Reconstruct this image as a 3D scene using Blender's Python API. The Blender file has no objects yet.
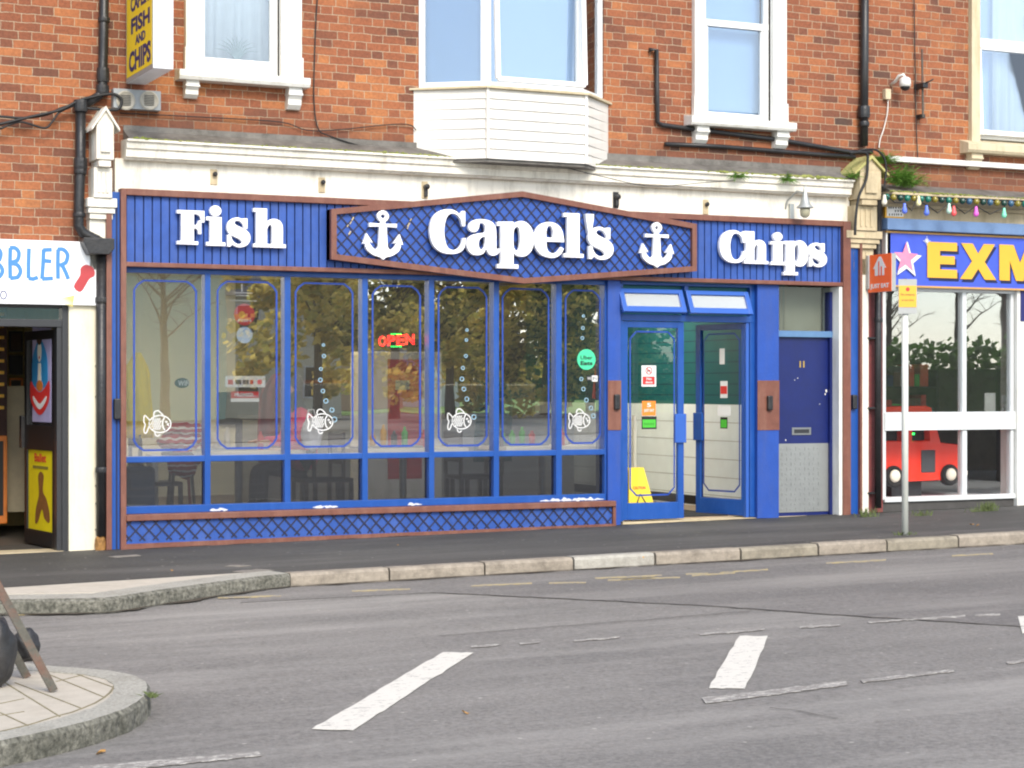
import bpy, bmesh, math, random
from mathutils import Vector, Matrix, noise
R = math.radians
random.seed(7)
scene = bpy.context.scene
COL = scene.collection

# ------------------------------------------------------------------ camera
FPX = 1900.0
PHI = math.atan(FPX/3988.0)
D = 16.42          # distance of the camera from the shopfront plane (y = 0)
EZ = 1.40
HOR = 388.0
cam = bpy.data.cameras.new('camera')
camo = bpy.data.objects.new('camera', cam); COL.objects.link(camo)
camo.location = (0, -D, EZ)
camo.rotation_euler = (R(90), 0, -PHI)
cam.sensor_width = 36.0
cam.lens = FPX/1024*36.0
cam.shift_y = (HOR-384)/1024.0
cam.clip_end = 2000
scene.camera = camo

# ------------------------------------------------------------------ world, sun
SUN_EL, SUN_AZ = 38, 186          # azimuth measured clockwise from +y
world = bpy.data.worlds.new("World"); scene.world = world
world.use_nodes = True
wn = world.node_tree.nodes; wl = world.node_tree.links
bg = wn['Background']
sky = wn.new('ShaderNodeTexSky'); sky.sky_type = 'NISHITA'
sky.sun_disc = False; sky.sun_elevation = R(SUN_EL); sky.sun_rotation = R(SUN_AZ)
sky.air_density = 1.0; sky.dust_density = .8; sky.ozone_density = 1.6
hsn = wn.new('ShaderNodeHueSaturation'); hsn.inputs['Saturation'].default_value = .62
wl.new(sky.outputs[0], hsn.inputs['Color']); wl.new(hsn.outputs[0], bg.inputs[0]); bg.inputs[1].default_value = 0.15
sun = bpy.data.lights.new('sun', 'SUN'); suno = bpy.data.objects.new('sun', sun); COL.objects.link(suno)
sun.energy = 1.7; sun.angle = R(24); sun.color = (1, .91, .78)
az, el = R(SUN_AZ), R(SUN_EL)
sdir = Vector((math.sin(az)*math.cos(el), math.cos(az)*math.cos(el), math.sin(el)))
suno.rotation_euler = sdir.to_track_quat('Z', 'Y').to_euler()
scene.view_settings.view_transform = 'Standard'
scene.view_settings.look = 'None'
scene.view_settings.exposure = 1.1
scene.view_settings.gamma = 1.0
scene.render.engine = 'CYCLES'
scene.cycles.filter_width = 2.1

# ------------------------------------------------------------------ from a reading on the photo to a point on a real plane
cc, ss = math.cos(PHI), math.sin(PHI)
def ray(u, v):
    a = (u-512)/FPX
    return (ss+a*cc, cc-a*ss, (HOR-v)/FPX)
def F(u, v, y=0.0):
    r = ray(u, v); t = (y+D)/r[1]
    return (r[0]*t, EZ+r[2]*t)
def FX(u, y=0.0): return F(u, 400, y)[0]
def FZ(u, v, y=0.0): return F(u, v, y)[1]
A_ = .011                        # the street climbs gently to the right
def G(u, v, dz=0.0):
    r = ray(u, v); t = (EZ-dz+4*A_)/(-r[2]+A_*r[0])
    x = r[0]*t
    return (x, -D+r[1]*t, A_*(x-4)+dz)
def gz(x): return A_*(min(max(x, -14), 26)-4)

# ------------------------------------------------------------------ materials
def lin(c):
    return tuple((x/12.92 if x <= .04045 else ((x+.055)/1.055)**2.4) for x in [v/255 for v in c])
MATS = {}
def nodes_of(m):
    m.use_nodes = True
    return m.node_tree.nodes, m.node_tree.links, m.node_tree.nodes['Principled BSDF']
def mat(name, rgb, rough=.6, var=.12, scale=6.0, bump=.0, bscale=None, metal=0.0, dirt=None, dirt_amt=.35, streak=False, emis=None, spec=.5, coat=0):
    if name in MATS: return MATS[name]
    m = bpy.data.materials.new(name); MATS[name] = m
    n, l, p = nodes_of(m)
    c = lin(rgb)
    p.inputs['Roughness'].default_value = rough
    p.inputs['Metallic'].default_value = metal
    p.inputs['Specular IOR Level'].default_value = spec
    geo = n.new('ShaderNodeNewGeometry')
    nz = n.new('ShaderNodeTexNoise'); nz.inputs['Scale'].default_value = scale
    nz.inputs['Detail'].default_value = 6; nz.inputs['Roughness'].default_value = .65
    l.new(geo.outputs['Position'], nz.inputs['Vector'])
    rp = n.new('ShaderNodeValToRGB')
    rp.color_ramp.elements[0].position = .3; rp.color_ramp.elements[1].position = .72
    rp.color_ramp.elements[0].color = (*[x*(1-var) for x in c], 1)
    rp.color_ramp.elements[1].color = (*[min(1, x*(1+var)) for x in c], 1)
    l.new(nz.outputs['Fac'], rp.inputs['Fac'])
    out = rp.outputs['Color']
    if dirt:
        n2 = n.new('ShaderNodeTexNoise'); n2.inputs['Scale'].default_value = 3.0
        n2.inputs['Detail'].default_value = 9; n2.inputs['Roughness'].default_value = .75
        mp = n.new('ShaderNodeMapping'); l.new(geo.outputs['Position'], mp.inputs['Vector'])
        if streak: mp.inputs['Scale'].default_value = (2.2, 2.2, .45)
        else: mp.inputs['Scale'].default_value = (1.3, 1.3, 1.7)
        l.new(mp.outputs['Vector'], n2.inputs['Vector'])
        r2 = n.new('ShaderNodeValToRGB'); r2.color_ramp.elements[0].position = .47; r2.color_ramp.elements[1].position = .75
        r2.color_ramp.elements[0].color = (0, 0, 0, 1); r2.color_ramp.elements[1].color = (dirt_amt*2, dirt_amt*2, dirt_amt*2, 1)
        l.new(n2.outputs['Fac'], r2.inputs['Fac'])
        mx = n.new('ShaderNodeMix'); mx.data_type = 'RGBA'
        l.new(r2.outputs['Color'], mx.inputs['Factor']); l.new(out, mx.inputs[6]); mx.inputs[7].default_value = (*lin(dirt), 1)
        out = mx.outputs[2]
    l.new(out, p.inputs['Base Color'])
    if bump:
        nb = n.new('ShaderNodeTexNoise'); nb.inputs['Scale'].default_value = bscale or scale*6; nb.inputs['Detail'].default_value = 5
        l.new(geo.outputs['Position'], nb.inputs['Vector'])
        b = n.new('ShaderNodeBump'); b.inputs['Strength'].default_value = bump; b.inputs['Distance'].default_value = .01
        l.new(nb.outputs['Fac'], b.inputs['Height']); l.new(b.outputs['Normal'], p.inputs['Normal'])
    if emis:
        p.inputs['Emission Color'].default_value = (*c, 1); p.inputs['Emission Strength'].default_value = emis
    if coat: p.inputs['Coat Weight'].default_value = coat
    return m

def leafy(name, rgb):
    m = mat(name, rgb, .7, .35, 3); n, l, p = nodes_of(m)
    t = n.new('ShaderNodeBsdfTranslucent'); t.inputs[0].default_value = (*[min(1, v*1.3) for v in lin(rgb)], 1)
    mx = n.new('ShaderNodeMixShader'); mx.inputs[0].default_value = .5
    l.new(p.outputs[0], mx.inputs[1]); l.new(t.outputs[0], mx.inputs[2]); l.new(mx.outputs[0], n['Material Output'].inputs[0])
    return m
def brick_mat(name, cols, mortar, warm=1.0):
    m = bpy.data.materials.new(name); n, l, p = nodes_of(m)
    def math_(op, a, b=None, c=None):
        k = n.new('ShaderNodeMath'); k.operation = op
        for i, v in enumerate((a, b, c)):
            if v is None: continue
            if isinstance(v, (int, float)): k.inputs[i].default_value = v
            else: l.new(v, k.inputs[i])
        return k.outputs[0]
    geo = n.new('ShaderNodeNewGeometry')
    wob = n.new('ShaderNodeTexNoise'); wob.inputs['Scale'].default_value = 9; l.new(geo.outputs['Position'], wob.inputs['Vector'])
    sx = n.new('ShaderNodeSeparateXYZ'); l.new(geo.outputs['Position'], sx.inputs[0])
    w = math_('MULTIPLY', math_('SUBTRACT', wob.outputs['Fac'], .5), .018)
    x = math_('ADD', math_('ADD', sx.outputs[0], w), sx.outputs[1]); z = math_('ADD', sx.outputs[2], w)
    H, P = .0755, .338
    zr = math_('DIVIDE', z, H); row = math_('FLOOR', zr); fz = math_('FRACT', zr)
    par = math_('MODULO', math_('ABSOLUTE', row), 2.0)
    wn_ = n.new('ShaderNodeTexWhiteNoise'); wn_.noise_dimensions = '1D'; l.new(row, wn_.inputs['W'])
    jit = math_('MULTIPLY', wn_.outputs['Value'], .10)
    xs = math_('ADD', math_('ADD', math_('DIVIDE', x, P), math_('MULTIPLY', par, .5)), jit)
    cell = math_('FLOOR', xs); fx = math_('FRACT', xs)
    st = math_('LESS_THAN', fx, .667)
    idn = math_('ADD', math_('MULTIPLY', cell, 2.0), st)
    dx = math_('MULTIPLY', math_('MINIMUM', math_('MINIMUM', fx, math_('ABSOLUTE', math_('SUBTRACT', fx, .667))), math_('SUBTRACT', 1.0, fx)), P)
    dz = math_('MULTIPLY', math_('MINIMUM', fz, math_('SUBTRACT', 1.0, fz)), H)
    dd = math_('MINIMUM', dx, dz)
    fine = n.new('ShaderNodeTexNoise'); fine.inputs['Scale'].default_value = 70; fine.inputs['Detail'].default_value = 4
    l.new(geo.outputs['Position'], fine.inputs['Vector'])
    dd = math_('ADD', dd, math_('MULTIPLY', math_('SUBTRACT', fine.outputs['Fac'], .5), .006))
    mr = n.new('ShaderNodeMapRange'); mr.inputs[1].default_value = .0016; mr.inputs[2].default_value = .0044
    l.new(dd, mr.inputs[0])
    cv = n.new('ShaderNodeCombineXYZ'); l.new(idn, cv.inputs[0]); l.new(row, cv.inputs[1])
    wn2 = n.new('ShaderNodeTexWhiteNoise'); wn2.noise_dimensions = '2D'; l.new(cv.outputs[0], wn2.inputs['Vector'])
    big = n.new('ShaderNodeTexNoise'); big.inputs['Scale'].default_value = .9; big.inputs['Detail'].default_value = 5
    l.new(geo.outputs['Position'], big.inputs['Vector'])
    fac = math_('ADD', math_('MULTIPLY', wn2.outputs['Value'], .72), math_('MULTIPLY', math_('SUBTRACT', big.outputs['Fac'], .36), 1.15))
    rp = n.new('ShaderNodeValToRGB'); e = rp.color_ramp.elements
    e[0].position = 0; e[0].color = (*lin(cols[0]), 1); e[1].position = 1; e[1].color = (*lin(cols[-1]), 1)
    for i, c in enumerate(cols[1:-1]):
        q = e.new((i+1)/(len(cols)-1)); q.color = (*lin(c), 1)
    l.new(fac, rp.inputs['Fac'])
    # mottled face of each brick
    mot = n.new('ShaderNodeTexNoise'); mot.inputs['Scale'].default_value = 34; mot.inputs['Detail'].default_value = 6; mot.inputs['Roughness'].default_value=.7
    l.new(geo.outputs['Position'], mot.inputs['Vector'])
    hs = n.new('ShaderNodeHueSaturation'); l.new(rp.outputs[0], hs.inputs['Color'])
    l.new(math_('ADD', math_('MULTIPLY', mot.outputs['Fac'], 1.5), .25), hs.inputs['Value'])
    # soot and lime, in their own patches
    so = n.new('ShaderNodeTexNoise'); so.inputs['Scale'].default_value = 1.6; so.inputs['Detail'].default_value = 8; so.inputs['Roughness'].default_value=.7
    mp = n.new('ShaderNodeMapping'); mp.inputs['Location'].default_value = (13, 4, 2); mp.inputs['Scale'].default_value = (1, 1, 2)
    l.new(geo.outputs['Position'], mp.inputs[0]); l.new(mp.outputs[0], so.inputs['Vector'])
    sr = n.new('ShaderNodeMapRange'); sr.inputs[1].default_value = .52; sr.inputs[2].default_value = .78; sr.inputs[4].default_value = .55
    l.new(so.outputs['Fac'], sr.inputs[0])
    mxs = n.new('ShaderNodeMix'); mxs.data_type = 'RGBA'; l.new(sr.outputs[0], mxs.inputs['Factor'])
    # soot line just above the shop cornices, ragged
    zb = n.new('ShaderNodeMapRange'); zb.inputs[1].default_value = 4.0; zb.inputs[2].default_value = 3.62; l.new(math_('ADD', sx.outputs[2], math_('MULTIPLY', math_('SUBTRACT', so.outputs['Fac'], .5), .9)), zb.inputs[0])
    grime = math_('MAXIMUM', sr.outputs[0], math_('MULTIPLY', math_('MULTIPLY', zb.outputs[0], .55), math_('GREATER_THAN', sx.outputs[0], 3.95))); l.new(grime, mxs.inputs['Factor'])
    mort = n.new('ShaderNodeMix'); mort.data_type = 'RGBA'; l.new(mr.outputs[0], mort.inputs['Factor'])
    mort.inputs[6].default_value = (*lin(mortar), 1); l.new(hs.outputs[0], mort.inputs[7])
    l.new(mort.outputs[2], mxs.inputs[6]); mxs.inputs[7].default_value = (*lin((92, 62, 50)), 1)
    l.new(mxs.outputs[2], p.inputs['Base Color'])
    p.inputs['Roughness'].default_value = .88
    b = n.new('ShaderNodeBump'); b.inputs['Strength'].default_value = .7; b.inputs['Distance'].default_value = .006
    l.new(math_('ADD', mr.outputs[0], math_('MULTIPLY', fine.outputs['Fac'], .5)), b.inputs['Height'])
    l.new(b.outputs[0], p.inputs['Normal'])
    return m

def glass_mat(name, tint=(.9, .93, .92), refl=.22, rough=.0, haze=0.0, ior=1.5):
    m = bpy.data.materials.new(name); m.use_nodes = True
    n, l = m.node_tree.nodes, m.node_tree.links
    for q in list(n): n.remove(q)
    o = n.new('ShaderNodeOutputMaterial')
    tr = n.new('ShaderNodeBsdfTransparent'); tr.inputs[0].default_value = (*tint, 1)
    gl = n.new('ShaderNodeBsdfGlossy'); gl.inputs['Roughness'].default_value = rough; gl.inputs[0].default_value = (.95, .97, 1, 1)
    fr = n.new('ShaderNodeFresnel'); fr.inputs[0].default_value = ior
    ad = n.new('ShaderNodeMath'); ad.operation = 'ADD'; ad.inputs[1].default_value = refl; ad.use_clamp = True
    # faint waviness of real panes
    geo = n.new('ShaderNodeNewGeometry'); nz = n.new('ShaderNodeTexNoise'); nz.inputs['Scale'].default_value = 2.3; nz.inputs['Detail'].default_value=1
    l.new(geo.outputs['Position'], nz.inputs['Vector'])
    b = n.new('ShaderNodeBump'); b.inputs['Strength'].default_value = .035; b.inputs['Distance'].default_value = .008
    l.new(nz.outputs['Fac'], b.inputs['Height']); l.new(b.outputs[0], gl.inputs['Normal'])
    l.new(fr.outputs[0], ad.inputs[0])
    mx = n.new('ShaderNodeMixShader'); l.new(ad.outputs[0], mx.inputs[0]); l.new(tr.outputs[0], mx.inputs[1]); l.new(gl.outputs[0], mx.inputs[2])
    last = mx.outputs[0]
    if haze:
        df = n.new('ShaderNodeBsdfDiffuse'); df.inputs[0].default_value = (.8, .82, .8, 1)
        m2 = n.new('ShaderNodeMixShader'); m2.inputs[0].default_value = haze
        l.new(last, m2.inputs[1]); l.new(df.outputs[0], m2.inputs[2]); last = m2.outputs[0]
    l.new(last, o.inputs[0])
    return m

M_BRICK = brick_mat('red_brick', [(76, 58, 50), (112, 69, 51), (131, 77, 52), (143, 85, 56), (154, 95, 60), (176, 114, 68)], (178, 158, 132))
M_MAROON = mat('maroon_painted_brick', (120, 58, 56), .6, .2, 20, .3)
M_CREAM = mat('cream_masonry_paint', (230, 225, 212), .7, .05, 4, .15, 40, dirt=(128, 118, 98), dirt_amt=.3, streak=True)
M_CREAM2 = mat('aged_stone_paint', (192, 176, 144), .8, .1, 8, .3, 40, dirt=(120, 105, 78), dirt_amt=.35, streak=True)
M_WHITE = mat('white_gloss_paint', (220, 219, 213), .45, .05, 5, dirt=(156, 146, 124), dirt_amt=.28, streak=True)
M_UPVC = mat('white_upvc', (240, 240, 238), .3, .02, 5, dirt=(205, 195, 175), dirt_amt=.12, streak=True)
M_BOARD = mat('bay_cladding_white', (218, 215, 208), .45, .04, 4, dirt=(185, 172, 150), dirt_amt=.16, streak=True)
M_BLUE = mat('sign_blue_paint', (34, 74, 150), .5, .16, 9, .15, 60, dirt=(84, 104, 160), dirt_amt=.22, streak=True)
M_BLUEF = mat('frame_blue_paint', (18, 72, 148), .35, .08, 7, .08, 50, dirt=(60, 100, 180), dirt_amt=.2, streak=True)
M_BLUEP = mat('pilaster_blue_paint', (26, 70, 154), .55, .10, 5, .2, 40, dirt=(66, 80, 128), dirt_amt=.25, streak=True)
M_BLUEL = mat('vent_frame_pale_blue', (46, 90, 172), .35, .04, 7)
M_GROOVE = mat('groove_dark_blue', (22, 30, 70), .7, .15, 9)
M_BROWN = mat('brown_trim_paint', (112, 68, 54), .55, .16, 12, .2, 60, dirt=(150, 112, 94), dirt_amt=.25, streak=True)
M_LATT = mat('dark_lattice_strip', (30, 34, 62), .6, .2, 12)
M_NAVY = mat('navy_door_paint', (10, 28, 92), .4, .12, 6, .08, 40, dirt=(16, 26, 76), dirt_amt=.3)
M_LBLUE = mat('faded_blue_frame', (88, 124, 160), .5, .1, 9, dirt=(70, 110, 170), dirt_amt=.3)
M_LETTER = mat('white_letter_acrylic', (248, 248, 250), .3, .01, 3)
M_BLACK = mat('black_cast_iron', (34, 34, 36), .4, .3, 14, .3, 40, dirt=(70, 66, 60), dirt_amt=.2)
M_CABLE = mat('black_cable_rubber', (24, 24, 25), .55, .2, 9)
M_DARKMETAL = mat('charcoal_aluminium', (44, 45, 48), .4, .1, 9)
M_GREYM = mat('grey_powder_metal', (160, 162, 160), .4, .06, 9, metal=.2)
M_GALV = mat('galvanised_steel', (172, 175, 172), .42, .1, 18, metal=.5)
M_LEAD = mat('grey_lead_flashing', (112, 108, 102), .65, .3, 7, .3, 20, dirt=(62, 58, 52), dirt_amt=.5)
M_MOSS = mat('green_moss', (120, 130, 52), .95, .35, 18, .8, 60, dirt=(170, 160, 120), dirt_amt=.4)
M_FERN = mat('fern_leaf_green', (96, 136, 48), .7, .35, 30)
M_WEED = mat('dull_grass_green', (86, 98, 54), .8, .35, 30)
M_STONE = mat('granite_kerb_grey', (166, 163, 153), .85, .35, 60, .8, 60, dirt=(120, 116, 104), dirt_amt=.3)
M_ROUGH = mat('granite_rough_face', (112, 110, 100), .95, .75, 38, 1.0, 45, dirt=(44, 46, 36), dirt_amt=.5)
M_KERB = [mat('kerb_concrete_pink', (150, 140, 126), .85, .2, 18, .5, 60, dirt=(88, 80, 70), dirt_amt=.45),
          mat('kerb_concrete_buff', (142, 134, 118), .85, .2, 18, .5, 60, dirt=(82, 76, 66), dirt_amt=.45),
          mat('kerb_concrete_grey', (164, 160, 150), .85, .2, 18, .5, 60, dirt=(104, 98, 88), dirt_amt=.4)]
M_SLAB = mat('pale_paving_slab', (188, 180, 166), .85, .08, 12, .3, 70, dirt=(160, 150, 132), dirt_amt=.25)
M_JOINT = mat('mossy_slab_joint', (132, 124, 98), .95, .3, 20)
M_GLASS = glass_mat('shop_window_glass', tint=(.98, .985, .98), refl=.25, haze=.012)
M_GLASSD = glass_mat('door_glass', tint=(.96, .97, .96), refl=.03, ior=1.22)
M_GLASSN = glass_mat('clear_leaf_glass', tint=(.98, .98, .98), refl=.0, ior=1.12)
M_GLASSL = glass_mat('lower_window_glass', tint=(.5, .52, .54), refl=.05)
M_GLASSU = glass_mat('upper_window_glass', tint=(.9, .93, .95), refl=.07)
M_GLASSO = glass_mat('obscured_vent_glass', tint=(.95, .95, .95), refl=.04, rough=.25, haze=.25)
M_GLASSR = glass_mat('toy_shop_glass', tint=(.95, .96, .95), refl=.16, haze=.012)
M_GLASSRL = glass_mat('toy_shop_lower_glass', tint=(.99, .99, .99), refl=.0, ior=1.25)
M_LINE = mat('blue_window_line', (24, 64, 150), .5, .05, 9)
M_DECAL = mat('white_vinyl_decal', (222, 222, 220), .5, .01, 9)
M_BUBBLE = mat('pale_blue_bubble_vinyl', (160, 200, 222), .5, .01, 9)
M_RED = mat('red_print', (205, 48, 44), .5, .06, 9)
M_BLK = mat('black_print', (22, 22, 24), .5, .1, 9)
M_GREENP = mat('green_print', (70, 178, 50), .5, .06, 9)
M_MINT = mat('mint_sticker_vinyl', (70, 205, 150), .45, .03, 9)
M_ORANGE = mat('orange_print', (226, 84, 40), .45, .05, 9)
M_ORANGE2 = mat('amber_print', (236, 130, 40), .45, .05, 9)
M_YELLOW = mat('yellow_sign_face', (240, 208, 30), .4, .05, 5, dirt=(215, 205, 80), dirt_amt=.3, streak=True)
M_YELL2 = mat('yellow_letter_paint', (222, 168, 48), .4, .04, 5)
M_NAVYP = mat('navy_print', (30, 34, 96), .5, .08, 9)
M_TEAL = mat('teal_wall_boards', (18, 92, 98), .6, .08, 6)
M_TILE = mat('white_wall_boards', (230, 240, 244), .5, .05, 6)
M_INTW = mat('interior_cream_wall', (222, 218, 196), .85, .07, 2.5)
M_INTF = mat('interior_floor_tiles', (150, 132, 112), .6, .12, 6)
M_MATT = mat('dark_door_mat', (28, 28, 30), .95, .3, 30)
M_TABLE = mat('pale_table_laminate', (222, 216, 200), .4, .03, 6)
M_CHAIR = mat('dark_chair_wood', (50, 42, 38), .6, .2, 12)
M_STEEL = mat('stainless_range', (150, 152, 152), .3, .06, 6, metal=.8)
M_TOYRED = mat('toy_car_red_gloss', (238, 56, 34), .25, .06, 4, coat=.5)
M_HUB = mat('cream_hub_plastic', (232, 226, 208), .4, .03, 6)
M_TYRE = mat('black_tyre_rubber', (26, 26, 27), .8, .2, 20)
M_LEAF1 = leafy('olive_leaf', (160, 154, 78))
M_LEAF2 = leafy('autumn_yellow_leaf', (190, 170, 84))
M_LEAF3 = leafy('dark_green_leaf', (70, 104, 44))
M_LEAFD = leafy('deep_olive_leaf', (74, 80, 40))
M_LEAFY = leafy('golden_leaf', (222, 200, 110))
M_BARK = mat('grey_brown_bark', (84, 74, 62), .95, .3, 12, .5)
M_GRASSM = mat('park_grass', (122, 158, 62), .95, .25, .6)
M_LITTER = mat('fallen_leaf_ochre', (176, 132, 70), .8, .3, 30)
M_SKIN = mat('skin', (208, 160, 132), .6, .05, 9)
M_PINK = mat('pink_coat_cloth', (240, 70, 120), .85, .1, 12, .3, 60)
M_JEANS = mat('dark_trousers_cloth', (40, 42, 52), .9, .15, 20, .3, 80)
M_HAIR = mat('brown_hair', (66, 46, 34), .6, .3, 60)
M_REDKNIT = mat('red_knit', (176, 34, 40), .95, .15, 30, .5, 90)
M_YCOAT = mat('yellow_coat_cloth', (236, 208, 70), .8, .1, 10, .3, 50)
M_DENIM = mat('slate_blue_canvas', (60, 92, 124), .9, .14, 20, .3, 80)
M_BAG = mat('pale_carrier_plastic', (222, 222, 228), .35, .05, 8)
M_SAND = mat('black_sandbag_plastic', (42, 42, 44), .5, .2, 9, .8, 16, dirt=(84, 82, 78), dirt_amt=.25)
M_RUST = mat('rusty_painted_steel', (84, 82, 74), .75, .25, 25, .4, 60, dirt=(122, 66, 44), dirt_amt=.4)
M_WOOD = mat('orange_varnished_wood', (196, 112, 40), .5, .15, 12)
M_ROOF = mat('roof_slate', (88, 90, 98), .8, .2, 8)
M_CURTAIN = mat('white_net_curtain', (196, 204, 204), .95, .05, 10)
M_STONEB = mat('stone_window_surround', (202, 188, 158), .85, .08, 8, .3, 40, dirt=(150, 136, 98), dirt_amt=.35, streak=True)
M_BLIND = mat('blind_sky_tint', (150, 182, 218), .9, .02, 4)  # the blue of sky mirrored in the upper panes is put into this colour

def asphalt(name, c1, c2, light, seed, speck=.5):
    m = bpy.data.materials.new(name); n, l, p = nodes_of(m)
    geo = n.new('ShaderNodeNewGeometry')
    def nz(sc, det, mpscale=(1, 1, 1), rough=.6):
        mp = n.new('ShaderNodeMapping'); mp.inputs['Location'].default_value = (seed, seed*2, 0); mp.inputs['Scale'].default_value = mpscale
        k = n.new('ShaderNodeTexNoise'); k.inputs['Scale'].default_value = sc; k.inputs['Detail'].default_value = det; k.inputs['Roughness'].default_value = rough
        l.new(geo.outputs['Position'], mp.inputs[0]); l.new(mp.outputs[0], k.inputs['Vector']); return k.outputs['Fac']
    r1 = n.new('ShaderNodeValToRGB'); r1.color_ramp.elements[0].position = .36; r1.color_ramp.elements[1].position = .64
    r1.color_ramp.elements[0].color = (*lin(c1), 1); r1.color_ramp.elements[1].color = (*lin(c2), 1)
    l.new(nz(1.1, 8, (.5, 1.2, 1), .72), r1.inputs['Fac'])
    # fine aggregate
    r2 = n.new('ShaderNodeValToRGB'); r2.color_ramp.elements[0].position = .3; r2.color_ramp.elements[1].position = .75
    r2.color_ramp.elements[0].color = (1-speck, 1-speck, 1-speck, 1); r2.color_ramp.elements[1].color = (1+speck*.8,)*3+(1,)
    l.new(nz(30, 8, rough=.95), r2.inputs['Fac'])
    mu = n.new('ShaderNodeMix'); mu.data_type = 'RGBA'; mu.blend_type = 'MULTIPLY'; mu.inputs['Factor'].default_value = 1
    l.new(r1.outputs[0], mu.inputs[6]); l.new(r2.outputs[0], mu.inputs[7])
    # pale wheel-worn streaks and stains
    r3 = n.new('ShaderNodeValToRGB'); r3.color_ramp.elements[0].position = .5; r3.color_ramp.elements[1].position = .72
    r3.color_ramp.elements[0].color = (0, 0, 0, 1); r3.color_ramp.elements[1].color = (.75, .75, .75, 1)
    l.new(nz(.7, 8, (.22, 1.7, 1), .7), r3.inputs['Fac'])
    m3 = n.new('ShaderNodeMix'); m3.data_type = 'RGBA'; l.new(r3.outputs[0], m3.inputs['Factor']); l.new(mu.outputs[2], m3.inputs[6])
    m3.inputs[7].default_value = (*lin(light), 1)
    # scattered pale chips
    vo = n.new('ShaderNodeTexVoronoi'); vo.inputs['Scale'].default_value = 5.5; l.new(geo.outputs['Position'], vo.inputs['Vector'])
    vr = n.new('ShaderNodeMath'); vr.operation = 'LESS_THAN'; vr.inputs[1].default_value = .06; l.new(vo.outputs['Distance'], vr.inputs[0])
    vs = n.new('ShaderNodeMath'); vs.operation = 'MULTIPLY'; l.new(vr.outputs[0], vs.inputs[0]); vs.inputs[1].default_value = .45
    m4 = n.new('ShaderNodeMix'); m4.data_type = 'RGBA'; l.new(vs.outputs[0], m4.inputs['Factor']); l.new(m3.outputs[2], m4.inputs[6])
    m4.inputs[7].default_value = (*lin((205, 200, 190)), 1)
    l.new(m4.outputs[2], p.inputs['Base Color'])
    p.inputs['Roughness'].default_value = .72
    b = n.new('ShaderNodeBump'); b.inputs['Strength'].default_value = .6; b.inputs['Distance'].default_value = .006
    l.new(nz(120, 3, rough=.8), b.inputs['Height']); l.new(b.outputs[0], p.inputs['Normal'])
    return m
M_ROAD = asphalt('road_asphalt', (124, 121, 117), (142, 138, 133), (164, 160, 154), 3.1, .8)
M_PATCH = asphalt('newer_asphalt_patch', (114, 111, 108), (132, 128, 124), (152, 148, 142), 8.4, .8)
M_PAVE = asphalt('pavement_tarmac', (62, 60, 57), (80, 78, 74), (98, 95, 91), 5.7, .8)
def paint_mat(name, rgb, wear=.55, under=(136, 132, 127)):
    m = bpy.data.materials.new(name); n, l, p = nodes_of(m)
    geo = n.new('ShaderNodeNewGeometry')
    k = n.new('ShaderNodeTexNoise'); k.inputs['Scale'].default_value = 16; k.inputs['Detail'].default_value = 9; k.inputs['Roughness'].default_value = .8
    mp = n.new('ShaderNodeMapping'); mp.inputs['Scale'].default_value = (1, 2.2, 1)
    l.new(geo.outputs['Position'], mp.inputs[0]); l.new(mp.outputs[0], k.inputs['Vector'])
    r = n.new('ShaderNodeValToRGB'); r.color_ramp.elements[0].position = wear; r.color_ramp.elements[1].position = wear+.035
    r.color_ramp.elements[0].color = (*lin(rgb), 1); r.color_ramp.elements[1].color = (*lin(under), 1)
    l.new(k.outputs['Fac'], r.inputs['Fac']); l.new(r.outputs[0], p.inputs['Base Color']); p.inputs['Roughness'].default_value = .7
    return m
M_PAINT = paint_mat('white_road_paint', (214, 210, 200), .565)
M_PAINTW = paint_mat('worn_white_road_paint', (200, 196, 188), .44)
M_PAINTY = paint_mat('yellow_road_paint', (178, 160, 112), .49)

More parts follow.
